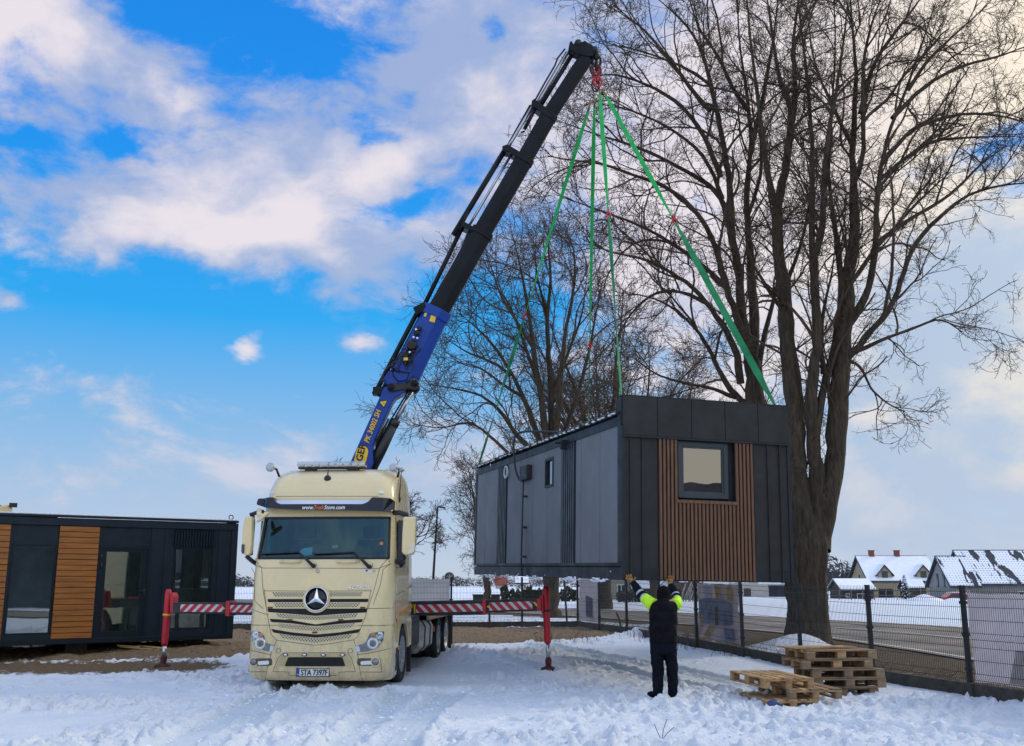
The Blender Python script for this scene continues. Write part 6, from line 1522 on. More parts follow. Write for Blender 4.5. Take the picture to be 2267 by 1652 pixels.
# ================================================================== stray posts and sticks
def stick(name, label, pts, r, mm, cat):
    b = Vector(pts[0]); t = MB(); t.tube(smooth3([Vector(p) for p in pts], 4), r, 7); o = t.build(name, mm); settle(o); return tag(o, label, cat)
rust = mat('rusty_steel', (.055,.032,.020), .85, 0, .35, 7)
p = atZ(1083.5, 1394, .25); stick('iron_post', 'rusty iron post standing in the gravel before the back fence', [(p.x,p.y,.1),(p.x,p.y,1.0),(p.x-.01,p.y,1.84)], .04, rust, 'post')
p = atZ(1256, 1388, .25); q = atY(1249, 1280, p.y+.1); stick('leaning_stake', 'black stake leaning left, before the corner of the fence', [(p.x,p.y,.15),((p.x+q.x)/2,p.y,1.0),tuple(q)], .035, rubber, 'stake')
p = atZ(1375, 1402, .22); q = atY(1364, 1356, p.y); stick('bent_stick', 'short curved dark stick rising from the verge left of the person', [(p.x,p.y,.1),tuple(atY(1372,1376,p.y)),tuple(q)], .03, rubber, 'stick')
p = atZ(310, 1433, .30); m = MB()
for k, (dx, dy, a, l) in enumerate(((0,0,.1,.9),(.2,.1,-.2,.6),(-.25,-.05,.35,.5))): m.box((p.x+dx,p.y+dy,gz(p.x,p.y)+.05+.025*k), (l,.09,.025), Matrix.Rotation(a, 3, 'Z') @ Matrix.Rotation(.08, 3, 'Y'))
o = m.build('wood_offcut', mat('raw_pine', (.50,.33,.15), .7, 0, .2, 9)); settle(o); tag(o, 'splintered pale wood offcuts on the gravel before the cabin door', 'wood scrap')
p = atZ(1465, 1640, .0); m = MB(); z0 = gz(p.x, p.y)
for k, (a, l) in enumerate(((.2,.26),(-.5,.2),(.9,.16))): m.tube([(p.x,p.y,z0),(p.x+math.sin(a)*l*.5,p.y,z0+l*.5),(p.x+math.sin(a)*l+.02,p.y+.02,z0+l*.9)], .004, 5)
o = m.build('twig', rust); settle(o); tag(o, 'thin forked twig poking from the foreground snow', 'twig')
# ================================================================== pallets
wood_a = mat('pallet_timber', (.52,.33,.155), .8, 0, .30, 3., .3, 40, col2=(.23,.135,.065), stretch=(2,2,2)); wood_b = mat('pallet_grey_timber', (.30,.205,.12), .85, 0, .35, 3., .3, 40, col2=(.12,.085,.055))
def pallet(label, M, m1, m2):
    t = thing('wooden_pallet', label, 'pallet', M=M, group='wooden pallets by the fence')
    def piece(nm, lo, hi, mm): MB().bbox(lo, hi).build(nm, mm, t, True, .004)
    # local: x .8 wide (near face), y 1.2 deep, z up
    for i in range(3):
        x = .05+.35*i; piece('bottom_board', (x-.05,0,0), (x+.05,1.2,.022), m2)
        for j in range(3): piece('block', (x-.05,(0,.527,1.055)[j],.022), (x+.05,(.145,.672,1.2)[j],.10), m1 if (i+j) % 2 else m2)
    for j in range(3): piece('stringer_board', (0,(0,.527,1.055)[j],.10), (.8,(.145,.672,1.2)[j],.122), m1)
    for i, w in enumerate((.145,.10,.145,.10,.145)):
        x = (0,.19,.3275,.51,.655)[i]; piece('deck_board', (x,0,.122), (x+w,1.2,.144), m1 if i % 2 else m2)
    return t
def PM(x, y, z, rz, tx_=0., ty_=0.): return Matrix.Translation((x, y, z)) @ Matrix.Rotation(rz, 4, 'Z') @ Matrix.Rotation(tx_, 4, 'X') @ Matrix.Rotation(ty_, 4, 'Y')
pallet('lowest pallet of the short front stack, half sunk in snow', PM(3.66, 15.24, -.045, R(8), .0, -.02), wood_a, wood_a)
pallet('middle pallet of the short front stack, pushed out to the right', PM(4.03, 15.36, .10, R(9), .01, .0), wood_a, wood_b)
pallet('top pallet of the short front stack', PM(3.68, 15.46, .246, R(12), .015, .01), wood_a, wood_a)
BX, BY = 4.68, 16.70
def Bm(k, dx, dy, rz): return Matrix.Translation((BX+dx, BY+dy, -.02+.146*k)) @ Matrix.Rotation(R(8+rz), 4, 'Z') @ Matrix.Translation((0, .8, 0)) @ Matrix.Rotation(R(-90), 4, 'Z')
pallet('lowest dark pallet of the taller rear stack, resting on snow', Bm(0, -.02, .0, 1), wood_b, wood_b)
pallet('second weathered pallet from below in the taller rear stack', Bm(1, .10, .0, 0), wood_b, wood_b)
pallet('third and darkest pallet, midway up the taller rear stack', Bm(2, .08, .03, -2), wood_b, wood_b)
pallet('fourth pallet of the taller rear stack, pale edged, under the top one', Bm(3, -.08, .0, 1), wood_a, wood_b)
pallet('top pallet of the taller rear stack, beneath the loose boards', Bm(4, .0, .0, 2), wood_a, wood_b)
m = MB(); Mq = Bm(5, -.12, .0, 3)
for k, (y, w) in enumerate(((.02,.12),(.2,.1),(.42,.14))): m.box(Mq @ Vector((.1+y, .55, .016+.004*k)), (w,1.15,.02), (Mq.to_3x3() @ Matrix.Rotation(.05*k-.04, 3, 'Z')))
o = m.build('loose_board', wood_a); settle(o); tag(o, 'loose weathered boards laid across the taller pallet stack', 'boards')
m = MB(); c = atZ(1752+5, 1556, .02); m.ball((3.74, 15.18, .05), .11, 12, (1,.5,.7)); o = m.build('plastic_bag', mat('blue_plastic', (.02,.045,.16), .4, 0, .3, 8, .5, 20)); settle(o); tag(o, 'crumpled dark blue plastic bag tucked under the short pallet stack', 'bag')
# ================================================================== loose snow, stones, dry weeds
def blob_field(name, pts, rad, m, seed):
    """small irregular lumps in one mesh"""
    g = np.random.default_rng(seed); ph = (1+5**.5)/2
    I = np.array([(-1,ph,0),(1,ph,0),(-1,-ph,0),(1,-ph,0),(0,-1,ph),(0,1,ph),(0,-1,-ph),(0,1,-ph),(ph,0,-1),(ph,0,1),(-ph,0,-1),(-ph,0,1)])/1.9
    T = np.array([(0,11,5),(0,5,1),(0,1,7),(0,7,10),(0,10,11),(1,5,9),(5,11,4),(11,10,2),(10,7,6),(7,1,8),(3,9,4),(3,4,2),(3,2,6),(3,6,8),(3,8,9),(4,9,5),(2,4,11),(6,2,10),(8,6,7),(9,8,1)])
    n = len(pts); V = I[None]*(1+g.normal(size=(n,12,1))*.22)*rad[:,None,None]*np.stack([g.uniform(.8,1.5,n), g.uniform(.8,1.5,n), g.uniform(.5,.9,n)], 1)[:,None,:]
    V = V + pts[:,None,:]; F = T[None]+(np.arange(n)*12)[:,None,None]
    o = np_mesh(name, V.reshape(-1,3), F.reshape(-1,3), m, smooth=True); return tag(o, kind='stuff')
g = np.random.default_rng(17)
def zat(P):
    return base_z(P[:,0], P[:,1])
# lumps of kicked snow, denser along tracks and round the feet and wheels
C = []
for pts, w, dep, tread in TRACKS:
    pl = smooth_poly([gxy(*p) for p in pts]); k = g.integers(0, len(pl)-1, 130); nrm = np.stack([-(np.gradient(pl, axis=0)[k][:,1]), np.gradient(pl, axis=0)[k][:,0]], 1); nrm /= np.linalg.norm(nrm, axis=1, keepdims=True)
    s = np.where(g.random(130) < .5, -1, 1)*(w/2+.10+np.abs(g.normal(size=130))*.14); C.append(pl[k]+nrm*s[:,None]+g.normal(size=(130,2))*.05)
C.append(np.stack([g.uniform(-5, 7, 420), g.uniform(11.6, 17.5, 420)], 1)); C.append(np.stack([g.normal(-.2, 2.2, 700), g.normal(22.5, 2.4, 700)], 1)); C.append(np.stack([g.normal(2.3, .8, 160), g.normal(15.8, .6, 160)], 1)); C.append(np.stack([g.normal(-3, 1.4, 200), g.normal(17.0, .7, 200)], 1))
C = np.concatenate(C); C = C[(C[:,0] < FX(C[:,1])-.2) & (C[:,1] > 11.2)]; r_ = g.uniform(.006, .018, len(C))*(1+(g.random(len(C)) < .06)*1.1)
P = np.column_stack([C, zat(np.column_stack([C, C[:,0]]))+.012]); blob_field('snow_clods', P, r_, snowm, 3)
C = np.stack([g.uniform(-12, 4, 2600), g.uniform(23, 36, 2600)], 1); gb_ = np.interp(C[:,0], GB[:,0], GB[:,1]); C = C[(C[:,1] > gb_-.4) & (C[:,0] < FX(C[:,1])-.1)]
P = np.column_stack([C, zat(C)+.02]); blob_field('gravel_stones', P, g.uniform(.006, .024, len(P))*(1+(g.random(len(P)) < .05)), mat('gravel_stone', (.26,.20,.135), .9, 0, .5, .8), 5)
def weeds(name, xy, h0, h1, r, seed, mm, lean=.5):
    g = np.random.default_rng(seed); n = len(xy); z = zat(xy); K = 5; h = g.uniform(h0, h1, n); d = g.normal(size=(n,2))*lean; P = np.zeros((n,K,3))
    for k in range(K):
        f = k/(K-1); P[:,k,0] = xy[:,0]+d[:,0]*h*f**1.6+g.normal(size=n)*.012*f; P[:,k,1] = xy[:,1]+d[:,1]*h*f**1.6; P[:,k,2] = z-.01+h*f*(1-.25*f*np.abs(d).sum(1)*.5)
    V, F = np_tubes(P, r*np.linspace(1, .4, K)[None]*np.ones((n,1)), 3); return tag(np_mesh(name, V, F, mm, smooth=False), kind='stuff')
straw = mat('dry_straw', (.24,.16,.075), .9, 0, .4, .7, col2=(.10,.065,.03))
t_ = g.uniform(9.5, 38, 5200); xy = np.stack([FX(t_)+np.abs(g.normal(size=5200))*1.2+.12, t_], 1)
cl = np.sin(xy[:,0]*3.1+1.7*np.sin(xy[:,1]*1.3))*np.sin(xy[:,1]*2.3)+g.normal(size=5200)*.5; xy = xy[cl > -.1]
weeds('dry_grass', xy, .05, .24, .0042, 9, straw, .9)
xy = np.concatenate([np.stack([g.normal(c, .25, 26), g.normal(d, .35, 26)], 1) for c, d in ((3.6,30.2),(3.9,28.6),(3.2,31.5),(5.2,24.6),(4.2,26.4),(6.4,20.3),(4.6,27.2),(1.0,28.4),(2.0,28.9))])
weeds('weed_stalks', xy, .12, .42, .0055, 10, rust, .45)
xy = np.stack([g.uniform(-9, 3.5, 1600), 36.9+np.abs(g.normal(size=1600))*1.2], 1); weeds('back_grass', xy, .06, .25, .006, 12, straw, .8)
# ================================================================== the man guiding the load
def K6(x, y): return (1320.1+x*.19978, 1260.1+y*.19978)
PY = 15.92
def person():
    Pn = lambda x, y, dy=0.: atY(*K6(x, y), PY+dy)
    base = Pn(755, 1408); zb = base.z
    t = None
    fp0, fn = HM.translation, HM.col[1].xyz
    touch = lambda x, y, back=.03: on_plane(*K6(x, y), fp0 - fn*(.045+back), fn)
    navyc = mat('work_cloth_navy', (.005,.007,.013), .9, 0, .3, 9, .25, 60, spec=.12); vestm = mat('quilted_vest', (.005,.005,.008), .85, 0, .35, 7, .3, 30, spec=.15)
    neon = mat('neon_yellow_cloth', (.52,.92,.02), .7, 0, .12, 14, .2, 50); greyb = mat('reflective_tape', (.36,.40,.46), .5, .2, .1, 9); glv = mat('tan_glove', (.42,.21,.06), .8, 0, .3, 12, .3, 60, col2=(.25,.115,.03))
    skin = mat('skin', (.42,.24,.17), .55, 0, .08, 9); black = mat('black_knit', (.006,.006,.007), .95, 0, .3, 40, .4, 90, spec=.1); hair = mat('grey_brown_hair', (.10,.085,.07), .8, 0, .3, 40)
    # --- one continuous body: joints as edges, grown by the skin modifier
    J = {'pel': (Pn(748,830), .12), 'sp': (Pn(748,660), .13), 'ch': (Pn(748,470), .15), 'nk': (Pn(748,350,.01), .058), 'hd0': (Pn(748,318,.02), .065), 'hd1': (Pn(748,270,.03), .088), 'hd2': (Pn(748,225,.03), .075),
         'sl': (Pn(660,395), .075), 'el': (Pn(520,300,.22), .050), 'wl': (Pn(415,165,.40), .033), 'sr': (Pn(855,385), .075), 'er': (Pn(893,318,.24), .050), 'wr': (Pn(822,178,.42), .033),
         'hl': (Pn(680,860), .095), 'kl': (Pn(678,1120,.03), .062), 'al': (Pn(680,1350,-.02), .045), 'tl': (Pn(640,1398,.12), .035), 'hr': (Pn(818,860), .095), 'kr': (Pn(842,1120,.03), .062), 'ar': (Pn(845,1352,-.02), .045), 'tr': (Pn(850,1400,.14), .035)}
    names = list(J); E = [('pel','sp'),('sp','ch'),('ch','nk'),('nk','hd0'),('hd0','hd1'),('hd1','hd2'),('ch','sl'),('sl','el'),('el','wl'),('ch','sr'),('sr','er'),('er','wr'),('pel','hl'),('hl','kl'),('kl','al'),('al','tl'),('pel','hr'),('hr','kr'),('kr','ar'),('ar','tr')]
    def skinned(pts, edges, root, sub):
        me = bpy.data.meshes.new('joints'); me.from_pydata([tuple(p) for p, r in pts], edges, []); o = bpy.data.objects.new('joints', me); COL.objects.link(o)
        md = o.modifiers.new('skin', 'SKIN'); md.use_smooth_shade = True
        for i, (p, r) in enumerate(pts): me.skin_vertices[0].data[i].radius = (r, r); me.skin_vertices[0].data[i].use_root = i == root
        s = o.modifiers.new('sub', 'SUBSURF'); s.levels = sub; s.render_levels = sub
        dg = bpy.context.evaluated_depsgraph_get(); dg.update(); r = bpy.data.meshes.new_from_object(o.evaluated_get(dg)); vs = [v.co.copy() for v in r.vertices]; fs = [tuple(p.vertices) for p in r.polygons]
        bpy.data.objects.remove(o); bpy.data.meshes.remove(me); bpy.data.meshes.remove(r); return vs, fs
    vs, fs = skinned([J[n] for n in names], [(names.index(a), names.index(b)) for a, b in E], 0, 2)
    m = MB(); m.smooth = True; m.add(vs, fs)
    # face and ears (turned towards the load, away from us)
    hc = J['hd1'][0]
    for s in (-1, 1): m.ball(hc+Vector((s*.083,.0,-.01)), .030, 8, (.4,.7,1.1)); m.ball(hc+Vector((s*.032,.082,.01)), .013, 8)
    m.ball(hc+Vector((0,.10,-.015)), .02, 8, (.8,1,1.3)); m.ball(hc+Vector((0,.083,-.052)), .022, 8, (1.2,.5,.4))
    body = m.build('person', skin); body.location = base; body.data.transform(Matrix.Translation(-base))
    tag(body, 'person in black vest and hi-vis sleeves, back turned, both arms raised to the lifted house', 'person'); t = body
    g = np.random.default_rng(2)
    def loft_e(mb, rows, n=28, wr=.006, seed=1):
        q = np.random.default_rng(seed); ph = q.uniform(0, 6, 6); R_ = []
        for c, rx, ry, ux in rows:
            ring = []
            for k in range(n):
                a = 2*math.pi*k/n; w = 1+wr/rx*(math.sin(5*a+c.z*31+ph[0])+math.sin(9*a-c.z*47+ph[1])+.35*math.sin(c.z*38+2*a+ph[2])+.6*math.sin(c.z*23-3*a+ph[3]))
                ring.append(c+Vector((math.cos(a)*rx*w, math.sin(a)*ry*w, 0)))
            R_.append(ring)
        mb.smooth = True; mb.loft(R_)
    px = lambda w: w*.19978*(PY*.98)/FPX
    # vest
    def srow(tab):
        tab = np.array(tab, float); o = resample(tab, 30); return o
    m = MB(); rows = [(Pn(c, y, .0), px(w), px(w)*.60+.01, 0) for y, c, w in srow([(338,748,52),(350,748,85),(362,748,118),(380,748,138),(420,746,150),(500,744,156),(600,742,154),(690,741,150),(760,742,149),(822,744,147)])]
    loft_e(m, rows, wr=.004); vo = m.build('vest', vestm, t)
    m = MB(); rows = [(Pn(748, y, .005), px(w), px(w)*.95, 0) for y, w in ((322,62),(332,68),(345,72),(356,66))]; loft_e(m, rows, wr=.001); m.build('collar', vestm, vo)
    m = MB(); rows = [(Pn(744, y), px(w), px(w)*.60+.014, 0) for y, w in ((448,157),(452,159),(456,157))]; loft_e(m, rows, wr=.002); m.build('vest_seam', vestm, vo)
    # trousers: seat and two legs
    m = MB(); rows = [(Pn(744, y), px(w), px(w)*.66, 0) for y, w in ((800,140),(830,145),(870,146),(910,145),(945,140))]; loft_e(m, rows, wr=.004)
    for s, c in ((-1, [(880,676,74),(960,676,74),(1050,680,66),(1130,683,63),(1220,684,58),(1300,682,55),(1360,682,52),(1396,681,50)]), (1, [(880,815,74),(960,822,70),(1050,834,64),(1130,842,60),(1220,847,55),(1300,848,52),(1360,846,48),(1396,843,44)])):
        rows = [(Pn(x, y, .02 if 1000 < y < 1250 else 0.), px(w), px(w)*1.12, 0) for y, x, w in srow(c)]; loft_e(m, rows, wr=.005, seed=4+s)
    m.build('trousers', navyc, t)
    for s, (x, y), tx_ in ((-1, (672,1398), -.62), (1, (846,1398), .12)):
        c = Pn(x, y); d = Vector((math.sin(tx_), math.cos(tx_), 0)); M = Matrix((Vector((d.y,-d.x,0)), d, Vector((0,0,1)))).transposed()
        m = MB(); m.ball(c+d*.06+Vector((0,0,.005)), 1, 14, (.052,.15,.05), M); m.ball(c+Vector((0,0,.04)), 1, 12, (.055,.065,.07), M); m.build('boot', black, t)
    # sleeves: neon shoulder, grey bands, navy forearm
    for s, ch in ((-1, [('sl', (632,400,0), 74), (None, (585,365,.08), 66), (None, (545,330,.16), 58), ('el', (512,298,.22), 54), (None, (470,240,.29), 47), (None, (432,185,.36), 42), ('wl', (408,152,.41), 36)]),
                  (1, [('sr', (868,400,0), 70), (None, (893,372,.08), 58), (None, (896,345,.16), 52), ('er', (890,312,.24), 50), (None, (872,262,.31), 45), (None, (848,222,.37), 42), ('wr', (822,180,.42), 36)])):
        tab = np.array([(*tuple(Pn(*c[:2], c[2])), px(w)) for _, c, w in ch]); q = resample(tab, 42)
        for _ in range(3): q[1:-1] = .25*q[:-2]+.5*q[1:-1]+.25*q[2:]
        m = MB(); pts = [Vector(v[:3]) for v in q]; rs = [v[3]*(1+.05*math.sin(i*1.7)+.03*math.sin(i*3.1)) for i, v in enumerate(q)]
        m.tube(pts, rs, 16); nseg = len(pts)-1; mi = []
        for k in range(nseg):
            f = k/nseg; mi += [0 if f < .36 else (1 if f < .42 else (2 if f < .56 else (1 if f < .63 else 2)))]*16
        m.m = mi+[2, 2]; m.m = (mi+[0, 2])[:len(m.f)]; m.build('sleeve', [neon, greyb, navyc], t)
    # gloves: palm, four unequal fingers, thumb
    def glove(wr, palm, tips, thumb):
        m = MB(); w = Pn(*wr); pc = touch(*palm, .035); m.tube([w, w.lerp(pc, .3), w.lerp(pc, .6)], [.040,.040,.040], 12)
        ax = (pc-w).normalized(); kn = [touch(*tp[0], .030) for tp in tips]; nrm = fn.normalized()
        m.loft([[p+nrm*d for p, d in ((w.lerp(kn[0], f), -.022), (w.lerp(kn[1], f), -.028), (w.lerp(kn[2], f), -.028), (w.lerp(kn[3], f), -.022), (w.lerp(kn[3], f), .016), (w.lerp(kn[0], f), .016))] for f in (.25,.5,.75,1.0)])
        for tp in tips:
            a, b, c = (touch(*q, h) for q, h in zip(tp, (.030,.030,.012))); m.tube(smooth3([a-ax*.02, a, b, c], 3), [.0125]*9+[.0095], 9); m.ball(c, .0105, 8)
        a, b, c = (touch(*q, h) for q, h in zip(thumb, (.035,.030,.014))); m.tube(smooth3([w.lerp(pc, .5), a, b, c], 3), [.015]*9+[.011], 9); m.ball(c, .012, 8)
        m.build('glove', glv, t)
    glove((412,158,.40), (382,120), [((352,118),(340,108),(327,97)), ((360,103),(346,86),(334,70)), ((376,96),(366,76),(357,63)), ((394,98),(388,78),(380,60))], ((412,128),(425,112),(431,92)))
    glove((820,184,.41), (822,140), [((806,112),(804,95),(801,80)), ((820,108),(819,90),(818,72)), ((834,110),(836,92),(838,76)), ((848,116),(852,100),(854,86))], ((800,140),(790,128),(782,118)))
    # knitted cap and a little hair beneath
    m = MB(); hc = Pn(746, 262, .03)
    prof_ = [(-.085,.092),(-.07,.099),(-.03,.104),(.02,.102),(.06,.088),(.09,.060),(.108,.025),(.112,.0)]
    m.lathe(hc, (0,0,1), prof_, 26); m.lathe(hc, (0,0,1), [(-.092,.094),(-.088,.103),(-.05,.106),(-.045,.101)], 26); m.build('knitted_cap', black, t)
    m = MB(); m.lathe(hc+Vector((0,-.005,-.10)), (0,0,1), [(-.03,.070),(.0,.084),(.02,.088)], 20); m.build('hair', hair, t)
person()
# ================================================================== village beyond the road
plast = mat('ochre_plaster', (.36,.30,.19), .9, 0, .08, 2); plast2 = mat('grey_plaster', (.24,.245,.235), .9, 0, .1, 2); brick = mat('chimney_brick', (.20,.06,.045), .9, 0, .3, 6); darkw = mat('dark_boards', (.05,.042,.034), .8, 0, .3, 2)
snowr = mat('roof_snow', (.80,.84,.90), .9, 0, .05, 1.5); wpane = mat('far_pane', (.03,.04,.055), .1, 0, .1, 2); rtile = mat('dark_roof_tile', (.035,.04,.05), .7, 0, .3, 2); redt = mat('red_ridge_tile', (.26,.07,.05), .8, 0, .2, 4); whitew = mat('white_frame', (.72,.72,.72), .6)
def tiled_snow():
    """snow thinning to rows of dark tile dots, with long slid-off streaks"""
    m = bpy.data.materials.new('patchy_roof_snow'); m.use_nodes = True; nt = m.node_tree; N = nt.nodes.new; L = nt.links.new; P = nt.nodes['Principled BSDF']
    tc = N('ShaderNodeTexCoord'); s = N('ShaderNodeSeparateXYZ'); L(tc.outputs['Object'], s.inputs[0])
    def mth(op, a, b):
        q = N('ShaderNodeMath'); q.operation = op
        for i, v in enumerate((a, b)):
            if isinstance(v, (int, float)): q.inputs[i].default_value = v
            else: L(v, q.inputs[i])
        return q.outputs[0]
    dots = mth('ADD', mth('SINE', mth('MULTIPLY', s.outputs[0], 2*math.pi/.34), 0), mth('SINE', mth('MULTIPLY', s.outputs[2], 2*math.pi/.26), 0))
    def nz(sc_, st, det=3):
        mp = N('ShaderNodeMapping'); mp.inputs['Scale'].default_value = st; L(tc.outputs['Object'], mp.inputs[0]); q = N('ShaderNodeTexNoise'); q.inputs['Scale'].default_value = sc_; q.inputs['Detail'].default_value = det; L(mp.outputs[0], q.inputs['Vector']); return q.outputs['Fac']
    thin = mth('MULTIPLY', mth('SUBTRACT', nz(.35, (1,1,1)), .38), 4.)
    d = mth('GREATER_THAN', mth('ADD', dots, thin), 1.6)
    stk = mth('GREATER_THAN', mth('ADD', nz(1.1, (1.,.3,.16), 4), mth('MULTIPLY', s.outputs[2], .018)), .645)
    f = mth('MAXIMUM', mth('MULTIPLY', d, .6), stk)
    mx = N('ShaderNodeMix'); mx.data_type = 'RGBA'; mx.inputs[6].default_value = (.78,.83,.90,1); mx.inputs[7].default_value = (.03,.036,.05,1); L(f, mx.inputs[0]); L(mx.outputs[2], P.inputs['Base Color']); P.inputs['Roughness'].default_value = .85
    return m
tsnow = tiled_snow()
def gable_house(name, label, x0, x1, y0, depth, zb, ze, zr, wall, roofm, snow, rz=0., ov=.5, chimneys=(), windows=(), dormers=(), ridge=redt, group=None, cat='house'):
    """ridge along x; x0..x1 front eaves line at y0, local frame with base centre"""
    w = x1-x0; t = thing(name, label, cat, ((x0+x1)/2, y0+depth/2, zb), rz, group); h = ze-zb; H = zr-zb; d = depth/2
    m = MB(); m.prism([(-w/2,-d,-1.5),(-w/2,d,-1.5),(-w/2,d,h),(-w/2,0,H-.25),(-w/2,-d,h)], (w,0,0)); wo = m.build('wall', wall, t, True)
    s = (H-h)/d; m = MB()
    for sg in (-1, 1): m.prism([(-w/2-ov,sg*(d+ov),h-s*ov),(-w/2-ov,0,H),(-w/2-ov,0,H-.22),(-w/2-ov,sg*(d+ov),h-s*ov-.22)], (w+2*ov,0,0))
    ro = m.build('roof', roofm, t, True)
    m = MB()
    for sg in (-1, 1): m.prism([(-w/2-ov+.05,sg*(d+ov-.02),h-s*ov+.03),(-w/2-ov+.05,sg*.12,H-s*.12+.02),(-w/2-ov+.05,sg*.12,H-s*.12+.14),(-w/2-ov+.05,sg*(d+ov-.02),h-s*ov+.15)], (w+2*ov-.1,0,0))
    m.build('roof_snow', snow, ro, True)
    if ridge: m = MB(); m.bbox((-w/2-ov,-.14,H-.05), (w/2+ov,.14,H+.10)); m.build('ridge', ridge, ro, True)
    for cx_, ch in chimneys: m = MB(); m.bbox((cx_-.35,-.3,H-.4), (cx_+.35,.3,H+ch)); m.bbox((cx_-.42,-.37,H+ch), (cx_+.42,.37,H+ch+.12)); m.build('chimney', brick, ro, True)
    for cx_, cz, ww, hh, face in windows:
        m = MB()
        if face == 'f': m.bbox((cx_-ww/2,-d-.06,cz-hh/2), (cx_+ww/2,-d+.02,cz+hh/2)); f = m.build('window', whitew if ww > .9 and wall is not plast else darkw, wo, True) if False else m.build('window', whitew if wall is not plast else darkw, t, True); MB().bbox((cx_-ww/2+.07,-d-.075,cz-hh/2+.07), (cx_-.03,-d-.05,cz+hh/2-.07)).bbox((cx_+.03,-d-.075,cz-hh/2+.07), (cx_+ww/2-.07,-d-.05,cz+hh/2-.07)).build('pane', wpane, f, True)
        else: m.bbox((-w/2-.06,cx_-ww/2,cz-hh/2), (-w/2+.02,cx_+ww/2,cz+hh/2)); f = m.build('window', darkw, t, True); MB().bbox((-w/2-.075,cx_-ww/2+.06,cz-hh/2+.06), (-w/2-.05,cx_+ww/2-.06,cz+hh/2-.06)).build('pane', wpane, f, True)
    for cx_, ww in dormers:
        yf = -d-.05; zt = h+1.9; m = MB(); m.prism([(cx_-ww/2,yf,h-.3),(cx_+ww/2,yf,h-.3),(cx_+ww/2,yf,h+.75),(cx_,yf,zt-.15),(cx_-ww/2,yf,h+.75)], (0,d*.62,0)); do = m.build('dormer', wall, t, True)
        m = MB()
        for sg in (-1, 1): m.prism([(cx_,yf-.3,zt),(cx_+sg*(ww/2+.35),yf-.3,h+.42),(cx_+sg*(ww/2+.35),yf-.3,h+.27),(cx_,yf-.3,zt-.15)], (0,d*.7,0))
        m.build('dormer_roof', roofm, do, True); m = MB()
        for sg in (-1, 1): m.prism([(cx_,yf-.1,zt+.12),(cx_+sg*(ww/2+.35),yf-.1,h+.54),(cx_+sg*(ww/2+.35),yf-.1,h+.43),(cx_,yf-.1,zt+.01)], (0,d*.66,0))
        m.build('dormer_snow', snow, do, True); MB().bbox((cx_-.42,yf-.06,h+.0), (cx_+.42,yf+.02,h+1.0)).build('dormer_window', wpane, do, True)
    return t
gable_house('village_house', 'ochre house with snow covered roof, two chimneys and two dormers', 51.7, 61.4, 150, 8.2, -.5, 2.5, 5.75, plast, rtile, snowr, chimneys=((-2.9,.75),(.9,.75)), dormers=((-2.6,1.9),(3.0,1.9)), windows=((-2.6,.85,2.1,1.3,'f'),(2.6,.85,1.2,1.2,'f'),(.2,3.2,.5,.6,'g')))
gable_house('timber_shed', 'low timber shed with a snowy roof left of the ochre house', 41.3, 45.2, 130, 5.0, -.40, 1.15, 2.3, darkw, rtile, snowr, ov=.35, ridge=None, cat='shed', windows=((.5,.55,1.3,.75,'f'),(-1.3,.7,.5,.5,'f')))
gable_house('village_house', 'tall dark roofed house with patchy sliding snow, at the right edge', 51.2, 68.0, 115, 7.6, -.3, 2.1, 5.45, plast2, rtile, tsnow, ov=.45, ridge=rtile, windows=((-3,.6,1.2,1.2,'f'),))
gable_house('village_house', 'lower grey gabled wing beside the tall patchy roof', 48.4, 51.1, 114.2, 6.2, -.3, 1.85, 4.75, plast2, rtile, tsnow, ov=.4, ridge=rtile, windows=((-1.1,2.6,.5,1.8,'g'),(.6,2.4,.5,1.5,'g'),(-.7,.8,.4,1.0,'f'),(.3,.8,.4,1.0,'f')))
gable_house('garden_porch', 'small snow roofed porch before the ochre house', 54.2, 56.6, 143, 2.2, -.4, 1.4, 2.3, darkw, rtile, snowr, ov=.3, ridge=None, cat='porch')
def block(name, label, x0, x1, y0, d, zb, zt, wall, cat, wins=(), snow_top=False):
    t = thing(name, label, cat, ((x0+x1)/2, y0+d/2, zb)); w = (x1-x0)/2; h = zt-zb
    MB().bbox((-w,-d/2,-1), (w,d/2,h)).build('wall', wall, t, True)
    m = MB(); m.bbox((-w-.2,-d/2-.2,h), (w+.2,d/2+.2,h+.2)); r = m.build('roof', rtile, t, True); MB().bbox((-w-.1,-d/2-.1,h+.2), (w+.1,d/2+.1,h+.34)).build('roof_snow', snowr, r, True)
    for cx_, cz, ww, hh, mm in wins:
        f = MB().bbox((cx_-ww/2,-d/2-.06,cz-hh/2), (cx_+ww/2,-d/2+.02,cz+hh/2)).build('window', mm, t, True); MB().bbox((cx_-ww/2+.08,-d/2-.08,cz-hh/2+.08), (cx_-.04,-d/2-.05,cz+hh/2-.08)).bbox((cx_+.04,-d/2-.08,cz-hh/2+.08), (cx_+ww/2-.08,-d/2-.05,cz+hh/2-.08)).build('pane', wpane, f, True)
    return t
wallw = mat('cream_render', (.50,.48,.42), .9, 0, .08, 2); beige = mat('beige_boards', (.30,.28,.23), .9, 0, .15, 2); browns = mat('brown_boards', (.085,.062,.048), .85, 0, .25, 2)
block('farm_building', 'long cream rendered building seen under the lifted house, right of the banner', 33.0, 41.5, 150, 8, -.35, 3.4, wallw, 'building', ((-3.3,.75,1.0,1.3,browns),(1.3,1.05,3.0,1.6,browns)))
block('village_house', 'beige house with a white framed window, under the lifted house beside the person', 8.9, 11.2, 98, 6, .15, 4.2, beige, 'house', ((.25,1.1,.8,.85,whitew),))
gable_house('outbuilding', 'low beige outbuilding with a snowy roof, left of the person', 11.3, 14.6, 97, 6.5, .15, 1.40, 3.2, beige, rtile, snowr, ov=.25, ridge=None, cat='outbuilding')
